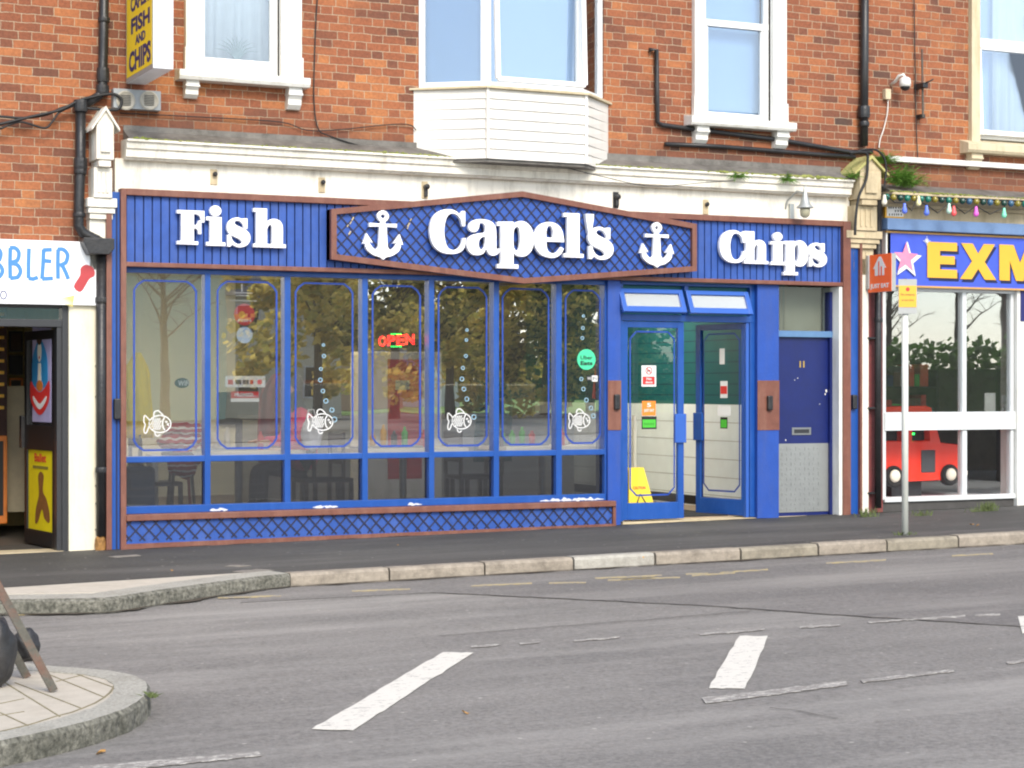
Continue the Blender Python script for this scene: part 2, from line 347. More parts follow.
# ------------------------------------------------------------------ mesh builder
ORG = {}
def org(o): return ORG.get(o.name, Vector((0, 0, 0))) if o else Vector((0, 0, 0))
def tag(o, label=None, cat=None, group=None, kind=None):
    if label: o['label'] = label
    if cat: o['category'] = cat
    if group: o['group'] = group
    if kind: o['kind'] = kind
    return o
def thing(name, loc, label, cat, group=None):
    o = bpy.data.objects.new(name, None); COL.objects.link(o); o.location = loc
    o.empty_display_size = .1
    ORG[o.name] = Vector(loc)
    return tag(o, label, cat, group)
class MB:
    def __init__(s): s.v = []; s.f = []; s.mi = []; s.cur = 0
    def add(s, vs, fs):
        b = len(s.v); s.v += [tuple(q) for q in vs]; s.f += [tuple(b+i for i in f) for f in fs]; s.mi += [s.cur]*len(fs)
        return s
    def box(s, x0, x1, y0, y1, z0, z1):
        if x0 > x1: x0, x1 = x1, x0
        if y0 > y1: y0, y1 = y1, y0
        if z0 > z1: z0, z1 = z1, z0
        v = [(x0, y0, z0), (x1, y0, z0), (x1, y1, z0), (x0, y1, z0), (x0, y0, z1), (x1, y0, z1), (x1, y1, z1), (x0, y1, z1)]
        return s.add(v, [(0, 3, 2, 1), (4, 5, 6, 7), (0, 1, 5, 4), (1, 2, 6, 5), (2, 3, 7, 6), (3, 0, 4, 7)])
    def obox(s, c, hx, hy, hz, rot):           # oriented box
        v = []
        for k in ((-1, -1, -1), (1, -1, -1), (1, 1, -1), (-1, 1, -1), (-1, -1, 1), (1, -1, 1), (1, 1, 1), (-1, 1, 1)):
            v.append(Vector(c)+rot @ Vector((k[0]*hx, k[1]*hy, k[2]*hz)))
        return s.add(v, [(0, 3, 2, 1), (4, 5, 6, 7), (0, 1, 5, 4), (1, 2, 6, 5), (2, 3, 7, 6), (3, 0, 4, 7)])
    def prism_xz(s, poly, y0, y1):             # convex-ish polygon of (x,z) between two y
        n = len(poly)
        v = [(x, y0, z) for x, z in poly]+[(x, y1, z) for x, z in poly]
        f = [tuple(range(n)), tuple(range(2*n-1, n-1, -1))]+[(i, i+n, (i+1) % n+n, (i+1) % n) for i in range(n)]
        return s.add(v, f)
    def prism_yz(s, poly, x0, x1):
        n = len(poly)
        v = [(x0, y, z) for y, z in poly]+[(x1, y, z) for y, z in poly]
        f = [tuple(range(n)), tuple(range(2*n-1, n-1, -1))]+[(i, i+n, (i+1) % n+n, (i+1) % n) for i in range(n)]
        return s.add(v, f)
    def prism_xy(s, poly, z0, z1, slope=False):
        n = len(poly)
        v = [(x, y, z0+(gz(x) if slope else 0)) for x, y in poly]+[(x, y, z1+(gz(x) if slope else 0)) for x, y in poly]
        f = [tuple(range(n)), tuple(range(2*n-1, n-1, -1))]+[(i, i+n, (i+1) % n+n, (i+1) % n) for i in range(n)]
        return s.add(v, f)
    def tube(s, pts, r, n=10, cap=True):
        pts = [Vector(p) for p in pts]; rr = r if isinstance(r, (list, tuple)) else [r]*len(pts)
        b = len(s.v); prev = None
        for i, p in enumerate(pts):
            d = (pts[min(i+1, len(pts)-1)]-pts[max(i-1, 0)]).normalized()
            if prev is None:
                a = Vector((0, 0, 1)) if abs(d.z) < .9 else Vector((1, 0, 0))
                u = d.cross(a).normalized()
            else:
                u = (prev-d*prev.dot(d)).normalized()
            prev = u; w = d.cross(u)
            for k in range(n):
                t = 2*math.pi*k/n
                s.v.append(tuple(p+(u*math.cos(t)+w*math.sin(t))*rr[i]))
        for i in range(len(pts)-1):
            for k in range(n):
                a = b+i*n+k; c = b+i*n+(k+1) % n
                s.f.append((a, c, c+n, a+n)); s.mi.append(s.cur)
        if cap:
            s.f.append(tuple(b+k for k in range(n-1, -1, -1))); s.mi.append(s.cur)
            s.f.append(tuple(b+(len(pts)-1)*n+k for k in range(n))); s.mi.append(s.cur)
        return s
    def lathe(s, prof, c, n=20, axis='z'):
        b = len(s.v)
        for r, h in prof:
            for k in range(n):
                t = 2*math.pi*k/n
                if axis == 'z': q = (c[0]+r*math.cos(t), c[1]+r*math.sin(t), c[2]+h)
                elif axis == 'y': q = (c[0]+r*math.cos(t), c[1]+h, c[2]+r*math.sin(t))
                else: q = (c[0]+h, c[1]+r*math.cos(t), c[2]+r*math.sin(t))
                s.v.append(q)
        for i in range(len(prof)-1):
            for k in range(n):
                a = b+i*n+k; d = b+i*n+(k+1) % n
                s.f.append((a, d, d+n, a+n)); s.mi.append(s.cur)
        s.f.append(tuple(b+k for k in range(n-1, -1, -1))); s.mi.append(s.cur)
        s.f.append(tuple(b+(len(prof)-1)*n+k for k in range(n))); s.mi.append(s.cur)
        return s
    def blob(s, c, r, sub=2, jit=.0, seed=0):
        bm = bmesh.new(); bmesh.ops.create_icosphere(bm, subdivisions=sub, radius=1)
        vs = []
        for v in bm.verts:
            k = 1+jit*noise.noise(v.co*1.7+Vector((seed, seed*.7, 0)))
            vs.append((c[0]+v.co.x*r[0]*k, c[1]+v.co.y*r[1]*k, c[2]+v.co.z*r[2]*k))
        bm.verts.index_update()
        fs = [tuple(v.index for v in f.verts) for f in bm.faces]; bm.free()
        return s.add(vs, fs)
    def ribbon(s, pts, w, y, closed=False, th=.0015):   # flat stroke lying on a plane y = const, points (x,z)
        n = len(pts); L = []
        for i in range(n):
            a = Vector(pts[(i-1) % n] if (closed or i > 0) else pts[i]); c = Vector(pts[(i+1) % n] if (closed or i < n-1) else pts[i])
            p = Vector(pts[i])
            d1 = (p-a); d2 = (c-p)
            if d1.length < 1e-6: d1 = d2
            if d2.length < 1e-6: d2 = d1
            d1.normalize(); d2.normalize()
            n1 = Vector((-d1.y, d1.x)); n2 = Vector((-d2.y, d2.x)); m = (n1+n2)
            if m.length < 1e-4: m = n1
            m.normalize(); k = w/2/max(.35, m.dot(n1))
            L.append((p+m*k, p-m*k))
        vs = []
        for q in L: vs += [(q[0].x, y, q[0].y), (q[1].x, y, q[1].y), (q[0].x, y+th, q[0].y), (q[1].x, y+th, q[1].y)]
        fs = []
        for i in range(n if closed else n-1):
            a = 4*i; c = 4*((i+1) % n)
            fs += [(a, a+1, c+1, c), (a+2, c+2, c+3, a+3), (a, c, c+2, a+2), (a+1, a+3, c+3, c+1)]
        return s.add(vs, fs)
    def build(s, name, m, parent=None, smooth=False, bevel=0, loc=None):
        o = bpy.data.objects.new(name, None)  # placeholder to reserve a name
        bpy.data.objects.remove(o)
        me = bpy.data.meshes.new(name)
        if parent: base = org(parent)
        elif loc is not None: base = Vector(loc)
        else:
            xs = [q[0] for q in s.v]; ys = [q[1] for q in s.v]; zs = [q[2] for q in s.v]
            base = Vector(((min(xs)+max(xs))/2, (min(ys)+max(ys))/2, min(zs)))
        me.from_pydata([tuple(Vector(q)-base) for q in s.v], [], s.f)
        ms = m if isinstance(m, (list, tuple)) else [m]
        for k in ms: me.materials.append(k)
        for i, pl in enumerate(me.polygons): pl.material_index = min(s.mi[i], len(ms)-1); pl.use_smooth = smooth
        me.update()
        bm = bmesh.new(); bm.from_mesh(me); bmesh.ops.recalc_face_normals(bm, faces=bm.faces); bm.to_mesh(me); bm.free()
        o = bpy.data.objects.new(name, me); COL.objects.link(o)
        if parent: o.parent = parent; ORG[o.name] = base
        else: o.location = base; ORG[o.name] = base
        if bevel:
            b = o.modifiers.new('bevel', 'BEVEL'); b.width = bevel; b.segments = 2; b.limit_method = 'ANGLE'; b.angle_limit = R(40)
        return o
def struct(o): o['kind'] = 'structure'; return o
def B(name, box, m, parent=None, bevel=0): return MB().box(*box).build(name, m, parent, bevel=bevel)

# flat outlines -> extruded solid.  outlines: list of closed lists of 2-D points; frame maps (a,b,c) -> world
def solid(outs, depth, mapf, bevel=0.0):
    cu = bpy.data.curves.new('tmp', 'CURVE'); cu.dimensions = '2D'; cu.fill_mode = 'BOTH'
    cu.extrude = max(0, depth/2-bevel); cu.bevel_depth = bevel; cu.bevel_resolution = 1
    for o in outs:
        sp = cu.splines.new('POLY'); sp.points.add(len(o)-1)
        for i, p in enumerate(o): sp.points[i].co = (p[0], p[1], 0, 1)
        sp.use_cyclic_u = True
    return _cmesh(cu, mapf)
def _cmesh(cu, mapf, fit=None):
    ob = bpy.data.objects.new('tmp', cu); COL.objects.link(ob)
    dg = bpy.context.evaluated_depsgraph_get(); ev = ob.evaluated_get(dg); me = ev.to_mesh()
    vs = [v.co.copy() for v in me.vertices]; fs = [tuple(p.vertices) for p in me.polygons]
    ev.to_mesh_clear(); bpy.data.objects.remove(ob); bpy.data.curves.remove(cu)
    if fit and vs:
        x0 = min(v.x for v in vs); x1 = max(v.x for v in vs); y0 = min(v.y for v in vs); y1 = max(v.y for v in vs)
        for v in vs:
            v.x = fit[0]+(v.x-x0)/(x1-x0)*(fit[1]-fit[0]); v.y = fit[2]+(v.y-y0)/(y1-y0)*(fit[3]-fit[2])
    mb = MB(); mb.add([mapf(v.x, v.y, v.z) for v in vs], fs)
    return mb
def facade_map(y, depth=0): return lambda a, b, c: (a, y-depth/2-c, b)     # letters facing the street
def text(body, x0, x1, z0, z1, y, depth=.003, bold=0.0, mapf=None):
    cu = bpy.data.curves.new('tmp', 'FONT'); cu.body = body; cu.size = 1; cu.extrude = depth/2; cu.offset = bold
    cu.resolution_u = 3
    return _cmesh(cu, mapf or facade_map(y, depth), (x0, x1, z0, z1))

# ------------------------------------------------------------------ fat-face letters
def smooth(pts, n=5):
    # (x,y) smooth, (x,y,1) corner
    N = len(pts); out = []
    P = [Vector((p[0], p[1])) for p in pts]; C = [len(p) > 2 for p in pts]
    for i in range(N):
        a, b = i, (i+1) % N
        out.append(tuple(P[a]))
        if C[a] and C[b]: continue
        p0 = P[a-1] if not C[a] else P[a]+(P[a]-P[b])*.3
        p3 = P[(b+1) % N] if not C[b] else P[b]+(P[b]-P[a])*.3
        for k in range(1, n):
            t = k/n
            q = .5*((2*P[a])+(P[b]-p0)*t+(2*p0-5*P[a]+4*P[b]-p3)*t*t+(3*P[a]-p0-3*P[b]+p3)*t**3)
            out.append(tuple(q))
    return out
def K(*a): return [(x, y, 1) for x, y in a]
def circ(cx, cy, rx, ry, n=20): return [(cx+rx*math.cos(2*math.pi*k/n), cy+ry*math.sin(2*math.pi*k/n)) for k in range(n)]
GL = {}
GL['F'] = [smooth(K((0, 0), (0, 9), (18, 9), (18, 131), (0, 131), (0, 140), (110, 140), (110, 96), (103, 96))+[(97, 118), (84, 129)]+K((66, 131), (66, 78))+[(80, 80), (87, 88)]+K((90, 98), (97, 98), (97, 46), (90, 46))+[(87, 60), (79, 68)]+K((66, 70), (66, 9), (84, 9), (84, 0)))]
GL['i'] = [smooth(K((0, 100), (52, 100), (52, 9), (66, 9), (66, 0), (0, 0), (0, 9), (13, 9), (13, 91), (0, 91))), circ(32, 124, 19, 17)]
GL['l'] = [smooth(K((0, 140), (55, 140), (55, 9), (70, 9), (70, 0), (0, 0), (0, 9), (14, 9), (14, 131), (0, 131)))]
GL["'"] = [smooth(K((0, 140), (38, 140))+[(36, 122)]+K((24, 84), (13, 84))+[(3, 120)])]
GL['h'] = [smooth(K((0, 140), (49, 140), (49, 84))+[(60, 97), (76, 103), (94, 100), (106, 90), (111, 72)]+K((111, 9), (123, 9), (123, 0), (64, 0), (64, 9), (73, 9))+K((73, 68))+[(71, 80), (64, 85), (56, 80)]+K((49, 68), (49, 9), (58, 9), (58, 0), (0, 0), (0, 9), (11, 9), (11, 131), (0, 131)))]
GL['p'] = [smooth(K((0, 98), (47, 100), (47, 86))+[(55, 97), (72, 103), (90, 98), (105, 80), (110, 50), (105, 20), (90, 2), (72, -3), (56, 2)]+K((47, 13), (47, -31), (62, -31), (62, -40), (0, -40), (0, -31), (11, -31), (11, 89), (0, 89))),
           smooth([(47, 68), (51, 82), (60, 89), (68, 79), (71, 50), (68, 21), (60, 11), (51, 17), (47, 30)])]
GL['e'] = [smooth(K((105, 46), (40, 46))+[(42, 24), (51, 11), (66, 7), (82, 12)]+K((96, 27), (103, 23))+[(92, 7), (72, -3), (48, -3), (22, 5), (4, 26), (0, 50), (4, 74), (22, 95), (52, 103), (80, 97), (98, 78)]),
           smooth(K((40, 55), (68, 55))+[(68, 76), (63, 90), (54, 95), (45, 90), (40, 76)])]
GL['a'] = [smooth([(70, 16), (60, 3), (42, -3), (22, -2), (6, 9), (0, 26), (5, 44), (22, 55), (46, 60)]+K((70, 63))+[(70, 80), (65, 91), (55, 95)]+K((44, 93))+[(42, 80), (34, 69), (20, 67), (8, 74), (10, 88), (26, 99), (50, 103), (78, 101), (98, 92), (107, 74)]+K((108, 26))+[(109, 14), (113, 11)]+K((119, 15), (121, 9))+[(112, 1), (98, -3), (84, 0)]),
           smooth(K((70, 55))+[(52, 50), (43, 40), (41, 26), (46, 14), (56, 11), (66, 19)]+K((70, 34)))]
GL['C'] = [smooth(K((119, 140), (119, 92), (112, 92))+[(107, 112), (94, 128), (76, 134), (60, 126), (50, 104), (46, 70), (50, 36), (60, 14), (78, 6), (97, 12), (110, 30)]+K((114, 48), (121, 48))+[(116, 18), (98, 1), (68, -4), (36, 2), (10, 26), (0, 70), (10, 114), (36, 138), (66, 144), (88, 139), (102, 129)]+K((112, 140)))]
GL['s'] = [smooth(K((69, 101), (69, 66), (62, 66))+[(58, 80), (48, 92), (34, 96), (24, 90), (24, 81), (34, 73), (52, 65), (70, 54), (79, 38), (77, 18), (64, 3), (44, -3), (28, 0)]+[(17, 7)]+K((10, -1), (2, -1), (2, 38), (10, 38))+[(16, 20), (28, 8), (42, 5), (53, 10), (54, 18), (44, 28), (24, 37), (7, 48), (0, 64), (4, 84), (18, 98), (36, 103), (50, 99)]+K((61, 101)))]
def glyph(ch, x0, x1, ztop, zbase, y, depth, m, parent, ref_h, name='letter'):
    # ref_h: what height in glyph units lies between zbase and ztop
    x0 += .011; yf = y-depth; x0 = x0/(y+D)*(yf+D); x1 = x1/(y+D)*(yf+D)
    ztop = EZ+(ztop-EZ)/(y+D)*(yf+D); zbase = EZ+(zbase-EZ)/(y+D)*(yf+D)
    o = GL[ch]; xs = [p[0] for q in o for p in q]; w = max(xs)-min(xs)
    sx = (x1-x0)/w; sz = (ztop-zbase)/ref_h
    outs = [[(x0+(p[0]-min(xs))*sx, zbase+p[1]*sz) for p in q] for q in o]
    return solid(outs, depth, facade_map(y, depth), .006).build(name, m, parent)

# ================================================================== THE GROUND
def sheet(name, xs, ys, z, m):
    mb = MB(); vs = []
    for y in ys:
        for x in xs: vs.append((x, y, gz(x)+z))
    nx = len(xs); fs = [(j*nx+i, j*nx+i+1, (j+1)*nx+i+1, (j+1)*nx+i) for j in range(len(ys)-1) for i in range(nx-1)]
    mb.add(vs, fs); return struct(mb.build(name, m, loc=(0, 0, 0)))
XB = [-600, -14, -4, 4, 12, 20, 26, 600]
sheet('road', XB, [-900, -60, -20, 10, 900], -.10, M_ROAD)

# kerb line read from the photo, in world metres (pavement side is +y)
kl = [(-14, -3.55), (-4, -3.52), (2.37, -3.50), (3.02, -3.76), (3.14, -3.70), (3.51, -3.45), (4.0, -3.15), (4.36, -2.95), (4.62, -2.86)]
pav = [(x, y+.02) for x, y in kl]+[(26, -2.84), (26, .6), (-14, .6)]
mb = MB()
def poly_slab(mb, poly, z0, z1):                      # triangulated sloping slab for outlines that are not convex
    from mathutils.geometry import tessellate_polygon
    tri = tessellate_polygon([[Vector((x, y, 0)) for x, y in poly]]); n = len(poly)
    v = [(x, y, gz(x)+z0) for x, y in poly]+[(x, y, gz(x)+z1) for x, y in poly]
    f = [tuple(t) for t in tri]+[tuple(n+i for i in t) for t in tri]+[(i, (i+1) % n, (i+1) % n+n, i+n) for i in range(n)]
    mb.add(v, f)
pts = []
poly_slab(mb, [(-14, -3.0), (-4, -3.0), (2.6, -2.95), (4.4, -2.80), (4.7, -2.72), (12, -2.72), (20, -2.72), (26, -2.72), (26, .9), (20, .9), (12, .9), (4, .9), (-4, .9), (-14, .9)], -.16, 0.0)
struct(mb.build('pavement', M_PAVE, loc=(0, 0, 0)))
# long pale kerb stones on the right, granite on the left bulge
mb = MB(); xs = [4.60]
jx = [G(u, v)[0] for u, v in ((388, 568), (482, 562.5), (573, 558), (655, 553.5), (739, 548.5), (815, 544), (890, 541), (962, 537))]
xs = [4.62]+jx
while xs[-1] < 26: xs.append(xs[-1]+.93)
for i in range(len(xs)-1):
    a, b = xs[i]+.008, xs[i+1]-.008
    j = random.uniform(-.006, .006); k = random.uniform(-.004, .006)
    mb.cur = [0, 0, 0, 2, 0, 1, 0, 1, 0, 2][i % 10]
    ya, yb = -2.85+j, -2.85-j
    za, zb = gz(a), gz(b)
    prof = lambda x, yf, z: [(x, yf, z-.2), (x, yf, z-.018+k), (x, yf+.018, z+.004+k), (x, -2.71, z+.004+k), (x, -2.71, z-.2)]
    v = prof(a, ya, za)+prof(b, yb, zb)
    mb.add(v, [(0, 1, 2, 3, 4), (9, 8, 7, 6, 5)]+[(q, (q+1) % 5, (q+1) % 5+5, q+5) for q in range(5)])
struct(mb.build('kerb', M_KERB, loc=(0, 0, 0)))
# granite edge of the build-out
def off(poly, d):
    out = []
    for i, p in enumerate(poly):
        a = Vector(poly[max(i-1, 0)]); c = Vector(poly[min(i+1, len(poly)-1)]); t = (c-a).normalized()
        out.append((p[0]-t.y*d, p[1]+t.x*d))
    return out
def strip(mb, A, Bp, z0, z1, rough=0, seed=0):
    n = len(A); v = []
    for (ax, ay), (bx, by) in zip(A, Bp):
        v += [(ax, ay, gz(ax)+z0), (ax, ay, gz(ax)+z1-.02), (ax+(bx-ax)*.1, ay+(by-ay)*.1, gz(ax)+z1), (bx, by, gz(bx)+z1), (bx, by, gz(bx)+z0)]
    f = []; mi = []
    for i in range(n-1):
        for q in range(5):
            f.append((i*5+q, i*5+(q+1) % 5, (i+1)*5+(q+1) % 5, (i+1)*5+q)); mi.append(1 if q in (0, 1) else 0)
    f += [(0, 1, 2, 3, 4), tuple((n-1)*5+q for q in (4, 3, 2, 1, 0))]; mi += [1, 1]
    b = len(mb.f); mb.add(v, f); mb.mi[b:] = mi
def dense(poly, step=.05, rough=.0, seed=0):
    out = []
    for i in range(len(poly)-1):
        a, b = Vector(poly[i]), Vector(poly[i+1]); n = max(1, int((b-a).length/step))
        for k in range(n):
            p = a.lerp(b, k/n); r = rough*noise.noise(Vector((p.x*14, p.y*14, seed)))
            t = (b-a).normalized(); out.append((p.x-t.y*r, p.y+t.x*r))
    out.append(tuple(poly[-1])); return out
kd = dense(kl, .05, .014)
mb = MB(); strip(mb, kd, off(kd, .30), -.2, .004)
struct(mb.build('kerb', [M_STONE, M_ROUGH], loc=(0, 0, 0)))
# pale slabs of the build-out behind the granite
mb = MB(); poly_slab(mb, [(-14, -3.22), (2.5, -3.17), (3.1, -3.40), (3.55, -3.10), (4.3, -2.72), (4.35, -2.62), (2.6, -2.75), (-4, -2.8), (-14, -2.8)], -.1, .004)
struct(mb.build('pavement', M_SLAB, loc=(0, 0, 0)))

# traffic island
isl_px = [(0, 659), (46, 666), (80, 668.5), (110, 671), (128, 674), (140, 677), (148, 682), (151, 687), (150.5, 692), (147, 697.5), (140, 703.5), (128, 710), (110, 716.5), (82, 725), (50, 732.5), (0, 743)]
isl = [G(u, v, 0)[:2] for u, v in isl_px]
d0 = Vector(isl[1])-Vector(isl[0])
isl = [(isl[0][0]-3, isl[0][1]+.35)]+isl+[(isl[-1][0]-3, isl[-1][1]-.5)]
il = dense(isl, .04, .010, 4)
il = list(reversed(il))
inn = off(il, .17)
# keep the top surface: kerb ring + slabs
mb = MB(); strip(mb, il, inn, -.2, .006)
struct(mb.build('kerb', [M_STONE, M_ROUGH], loc=(0, 0, 0)))
mb = MB(); poly_slab(mb, off(dense(list(reversed(isl)), .15), .165), -.15, .001)
struct(mb.build('paving', M_SLAB, loc=(0, 0, 0)))
# mossy joints between the island slabs
mb = MB()
def gstrip(mb, pa, w, dz, th=.002):
    for (a, b) in zip(pa[:-1], pa[1:]):
        a2, b2 = Vector(a[:2]), Vector(b[:2]); t = (b2-a2).normalized(); nn = Vector((-t.y, t.x))*w/2
        q = [a2+nn, a2-nn, b2-nn, b2+nn]
        mb.add([(p.x, p.y, gz(p.x)+dz) for p in q]+[(p.x, p.y, gz(p.x)+dz-th) for p in q],
               [(0, 1, 2, 3), (7, 6, 5, 4), (0, 4, 5, 1), (1, 5, 6, 2), (2, 6, 7, 3), (3, 7, 4, 0)])
for a, b in (((0, 680), (60, 717)), ((15, 683), (82, 709)), ((30, 667), (105, 698)), ((70, 672), (114, 688)), ((0, 713), (28, 726)), ((56, 682), (84, 675)), ((0, 704), (24, 699)), ((24, 712), (0, 716))):
    gstrip(mb, [G(*a), G(*b)], .007, .0035)
gstrip(mb, [G(*p) for p in ((0, 732), (30, 725), (55, 717), (71, 713), (83, 708.5), (95, 703.5), (104, 698), (110, 693), (113.5, 688), (115, 684))], .010, .0036)
struct(mb.build('paving', M_JOINT, loc=(0, 0, 0)))

# patches and painted marks; each a sheet 4 mm above the one below
def decal_poly(name, px, m, dz, th=.0015):
    mb = MB(); P = [G(u, v, -.1) for u, v in px]; poly = [(p[0], p[1]) for p in P]
    poly_slab(mb, poly, -.1+dz-th, -.1+dz)
    return struct(mb.build(name, m, loc=(0, 0, 0)))
def road_patch(px, dz): return decal_poly('road', px, M_PATCH, dz)
road_patch([(240, 603), (430, 593), (560, 599), (700, 606), (860, 617), (1010, 626), (1500, 655), (1500, 520), (1024, 545), (890, 552), (740, 560), (570, 571), (480, 576), (390, 582), (270, 589)], .004)
def rough_quad(a, b, c, d, n=9, amp=1.2, seed=1):
    # worn edges: each long side subdivided and jittered
    out = []
    for (p, q) in ((a, b), (b, c), (c, d), (d, a)):
        L = max(1, int(math.dist(p, q)/6))
        for k in range(L):
            t = k/L; j = amp*noise.noise(Vector((p[0]+k*3.1, p[1]*.7, seed)))
            out.append((p[0]+(q[0]-p[0])*t+j*1.6, p[1]+(q[1]-p[1])*t+j*.7))
    return out
decal_poly('road_marking', rough_quad((312, 730), (353, 731.5), (473, 653.5), (443, 653)), M_PAINT, .006)
decal_poly('road_marking', rough_quad((709, 689), (745, 689.5), (768.5, 637), (739, 636.5), seed=5), M_PAINT, .006)
decal_poly('road_marking', rough_quad((702, 701), (704, 704), (775, 697), (847, 685), (847, 682.5)[:2], seed=3)[:0] or rough_quad((702, 699), (706, 704.5), (847, 686), (846, 681.5), seed=3), M_PAINTW, .006)
decal_poly('road_marking', rough_quad((860, 681), (862, 683.5), (955, 672.5), (953, 670), seed=8), M_PAINTW, .006)
decal_poly('road_marking', rough_quad((1006, 663), (1008, 665), (1070, 656), (1068, 653), seed=9), M_PAINTW, .006)
decal_poly('road_marking', rough_quad((1018, 617), (1022, 634), (1040, 633), (1036, 616), seed=2), M_PAINT, .006)
decal_poly('road_marking', rough_quad((80, 768), (84, 775), (262, 757), (258, 752.5), seed=6), M_PAINTW, .006)
for a, b in (((471, 647.5), (500, 645.5)), ((520, 644.5), (540, 643)), ((574, 641.5), (620, 638)), ((700, 635), (765, 630)), ((800, 628), (840, 625.5)), ((868, 623), (965, 616.5)), ((975, 616), (1000, 615))):
    decal_poly('road_marking', rough_quad((a[0], a[1]-.8), (a[0], a[1]+.9), (b[0], b[1]+.9), (b[0], b[1]-.8), seed=a[0]), M_PAINTW, .006)
for a, b in (((218, 598.8), (281, 596.5)), ((352, 591.8), (410, 589.8)), ((471, 586.5), (532, 584)), ((549, 583.8), (586, 583)), ((595, 579), (662, 576)), ((608, 581), (655, 578.4)), ((620, 580), (680, 578)), ((686, 574.8), (708, 574.2)), ((692, 576.2), (735, 573.5)), ((720, 573.4), (768, 570.2)), ((826, 563.8), (886, 560.5)), ((952, 556.3), (993, 554.3)), ((18, 615.5), (68, 613.5)), ((68, 613.3), (114, 610.5)), ((158, 603.5), (200, 598))):
    decal_poly('road_marking', rough_quad((a[0], a[1]-.7), (a[0], a[1]+.7), (b[0], b[1]+.7), (b[0], b[1]-.7), amp=.5, seed=a[0]), M_PAINTY, .0065)
# seams between asphalt layers
M_SEAM = mat('bitumen_seam', (98, 94, 90), .7, .2, 20)
def seam(px, w=.012):
    mb = MB(); P = []
    for (a, b) in zip(px[:-1], px[1:]):
        n = max(1, int(math.dist(a, b)/9))
        for k in range(n):
            t = k/n; P.append(G(a[0]+(b[0]-a[0])*t, a[1]+(b[1]-a[1])*t+random.uniform(-.35, .35), -.1))
    gstrip(mb, P, w, -.1+.0075, .001); struct(mb.build('road', M_SEAM, loc=(0, 0, 0)))
seam([(430, 593), (560, 599), (700, 606), (860, 617), (1020, 627), (1100, 633)], .013)
seam([(440, 637), (560, 627), (640, 621), (760, 611)], .009)
seam([(770, 709), (800, 712), (838, 720), (850, 724)], .007); seam([(815, 731), (822, 722)], .006)

M_DIRT = mat('gutter_dirt', (74, 66, 54), .95, .4, 30, .6, 60)
M_FOOT = mat('wall_foot_grime', (58, 56, 46), .95, .4, 24, .6, 60)
def ragged(name, line, wfun, z, m, seed):
    P = dense(line, .06); mb = MB(); v = []; n = len(P)
    for i, p in enumerate(P):
        a = Vector(P[max(0, i-1)]); c = Vector(P[min(n-1, i+1)]); t = (c-a).normalized(); nn = Vector((t.y, -t.x)); w = max(.004, wfun*(.9+1.8*noise.noise(Vector((p[0]*3.1, p[1]*3.1, seed)))+.7*noise.noise(Vector((p[0]*17, p[1]*17, seed)))))
        q = Vector(p)+nn*w
        v += [(p[0], p[1], gz(p[0])+z), (q.x, q.y, gz(q.x)+z)]
    f = [(2*i, 2*i+1, 2*i+3, 2*i+2) for i in range(n-1)]
    mb.add(v, f); return struct(mb.build(name, m, loc=(0, 0, 0)))
ragged('road', [(-14, -3.55), (-4, -3.53), (2.37, -3.51), (3.02, -3.77), (3.14, -3.71), (3.51, -3.46), (4.0, -3.16), (4.36, -2.96), (4.62, -2.86), (26, -2.86)], .05, -.0885, M_DIRT, 2)
ragged('pavement', [(3.9, -.085), (8.86, -.085)], .03, .003, M_FOOT, 5)
ragged('pavement', [(8.9, -.03), (26, -.03)], .035, .003, M_FOOT, 7)
ragged('road', [(p[0], p[1]) for p in reversed(il)], .04, -.0885, M_DIRT, 9)
# repaired strips and pale scrapes on the pavement
def pave_poly(px, m, seed):
    P = [G(u, v, 0) for u, v in rough_quad(*px, amp=1.0, seed=seed)]; mb = MB(); poly_slab(mb, [(p[0], p[1]) for p in P], .001, .004); struct(mb.build('pavement', m, loc=(0, 0, 0)))
M_SCRAPE = mat('pale_scrape', (128, 122, 114), .9, .2, 20)
pave_poly(((232, 572), (252, 573.5), (274, 570.5), (256, 569.5)), M_SCRAPE, 1); pave_poly(((225, 566.5), (238, 567.2), (252, 566), (238, 565)), M_SCRAPE, 4)
pave_poly(((108, 557), (116, 558), (141, 556), (136, 554.6)), M_SCRAPE, 8)

# park beyond the road, behind the camera: what the windows reflect
sheet('car_park', [-600, -14, 26, 600], [-66, -30], -.08, M_PAVE)
sheet('grass', [-600, -14, 26, 600], [-170, -66], -.04, M_GRASSM)

# ================================================================== THE TERRACE
ter = thing('brick_terrace', (9, .3, 0), 'red brick upper storey of the terrace with white framed windows above the three shops', 'building')
WY = .06                                    # face of the brickwork
win = []                                    # openings: x0,x1,z0,z1
w1 = (FX(200.5, .0), FX(277, .12), 4.14, 6.2); w3 = (FX(706, .0), FX(767, .12), 4.06, 6.2); w4 = (FX(980.5, .0), FX(980.5, .0)+.95, 4.08, 6.2)
bay = (6.88, 8.85, 4.22, 6.4)
holes = [w1, bay, w3, w4]
def wall_holes(mb, x0, x1, y0, y1, z0, z1, holes):
    xs = sorted({x0, x1, *[h[0] for h in holes], *[h[1] for h in holes]}); zs = sorted({z0, z1, *[h[2] for h in holes], *[h[3] for h in holes]})
    for i in range(len(xs)-1):
        # merge columns of cells vertically where nothing is cut
        run = None
        for j in range(len(zs)-1):
            cx, cz = (xs[i]+xs[i+1])/2, (zs[j]+zs[j+1])/2
            inside = any(h[0] < cx < h[1] and h[2] < cz < h[3] for h in holes)
            if inside:
                if run is not None: mb.box(xs[i], xs[i+1], y0, y1, run, zs[j]); run = None
            elif run is None: run = zs[j]
        if run is not None: mb.box(xs[i], xs[i+1], y0, y1, run, zs[-1])
mb = MB()
wall_holes(mb, -6, 24, WY, WY+.33, 3.0, 8.6, holes)
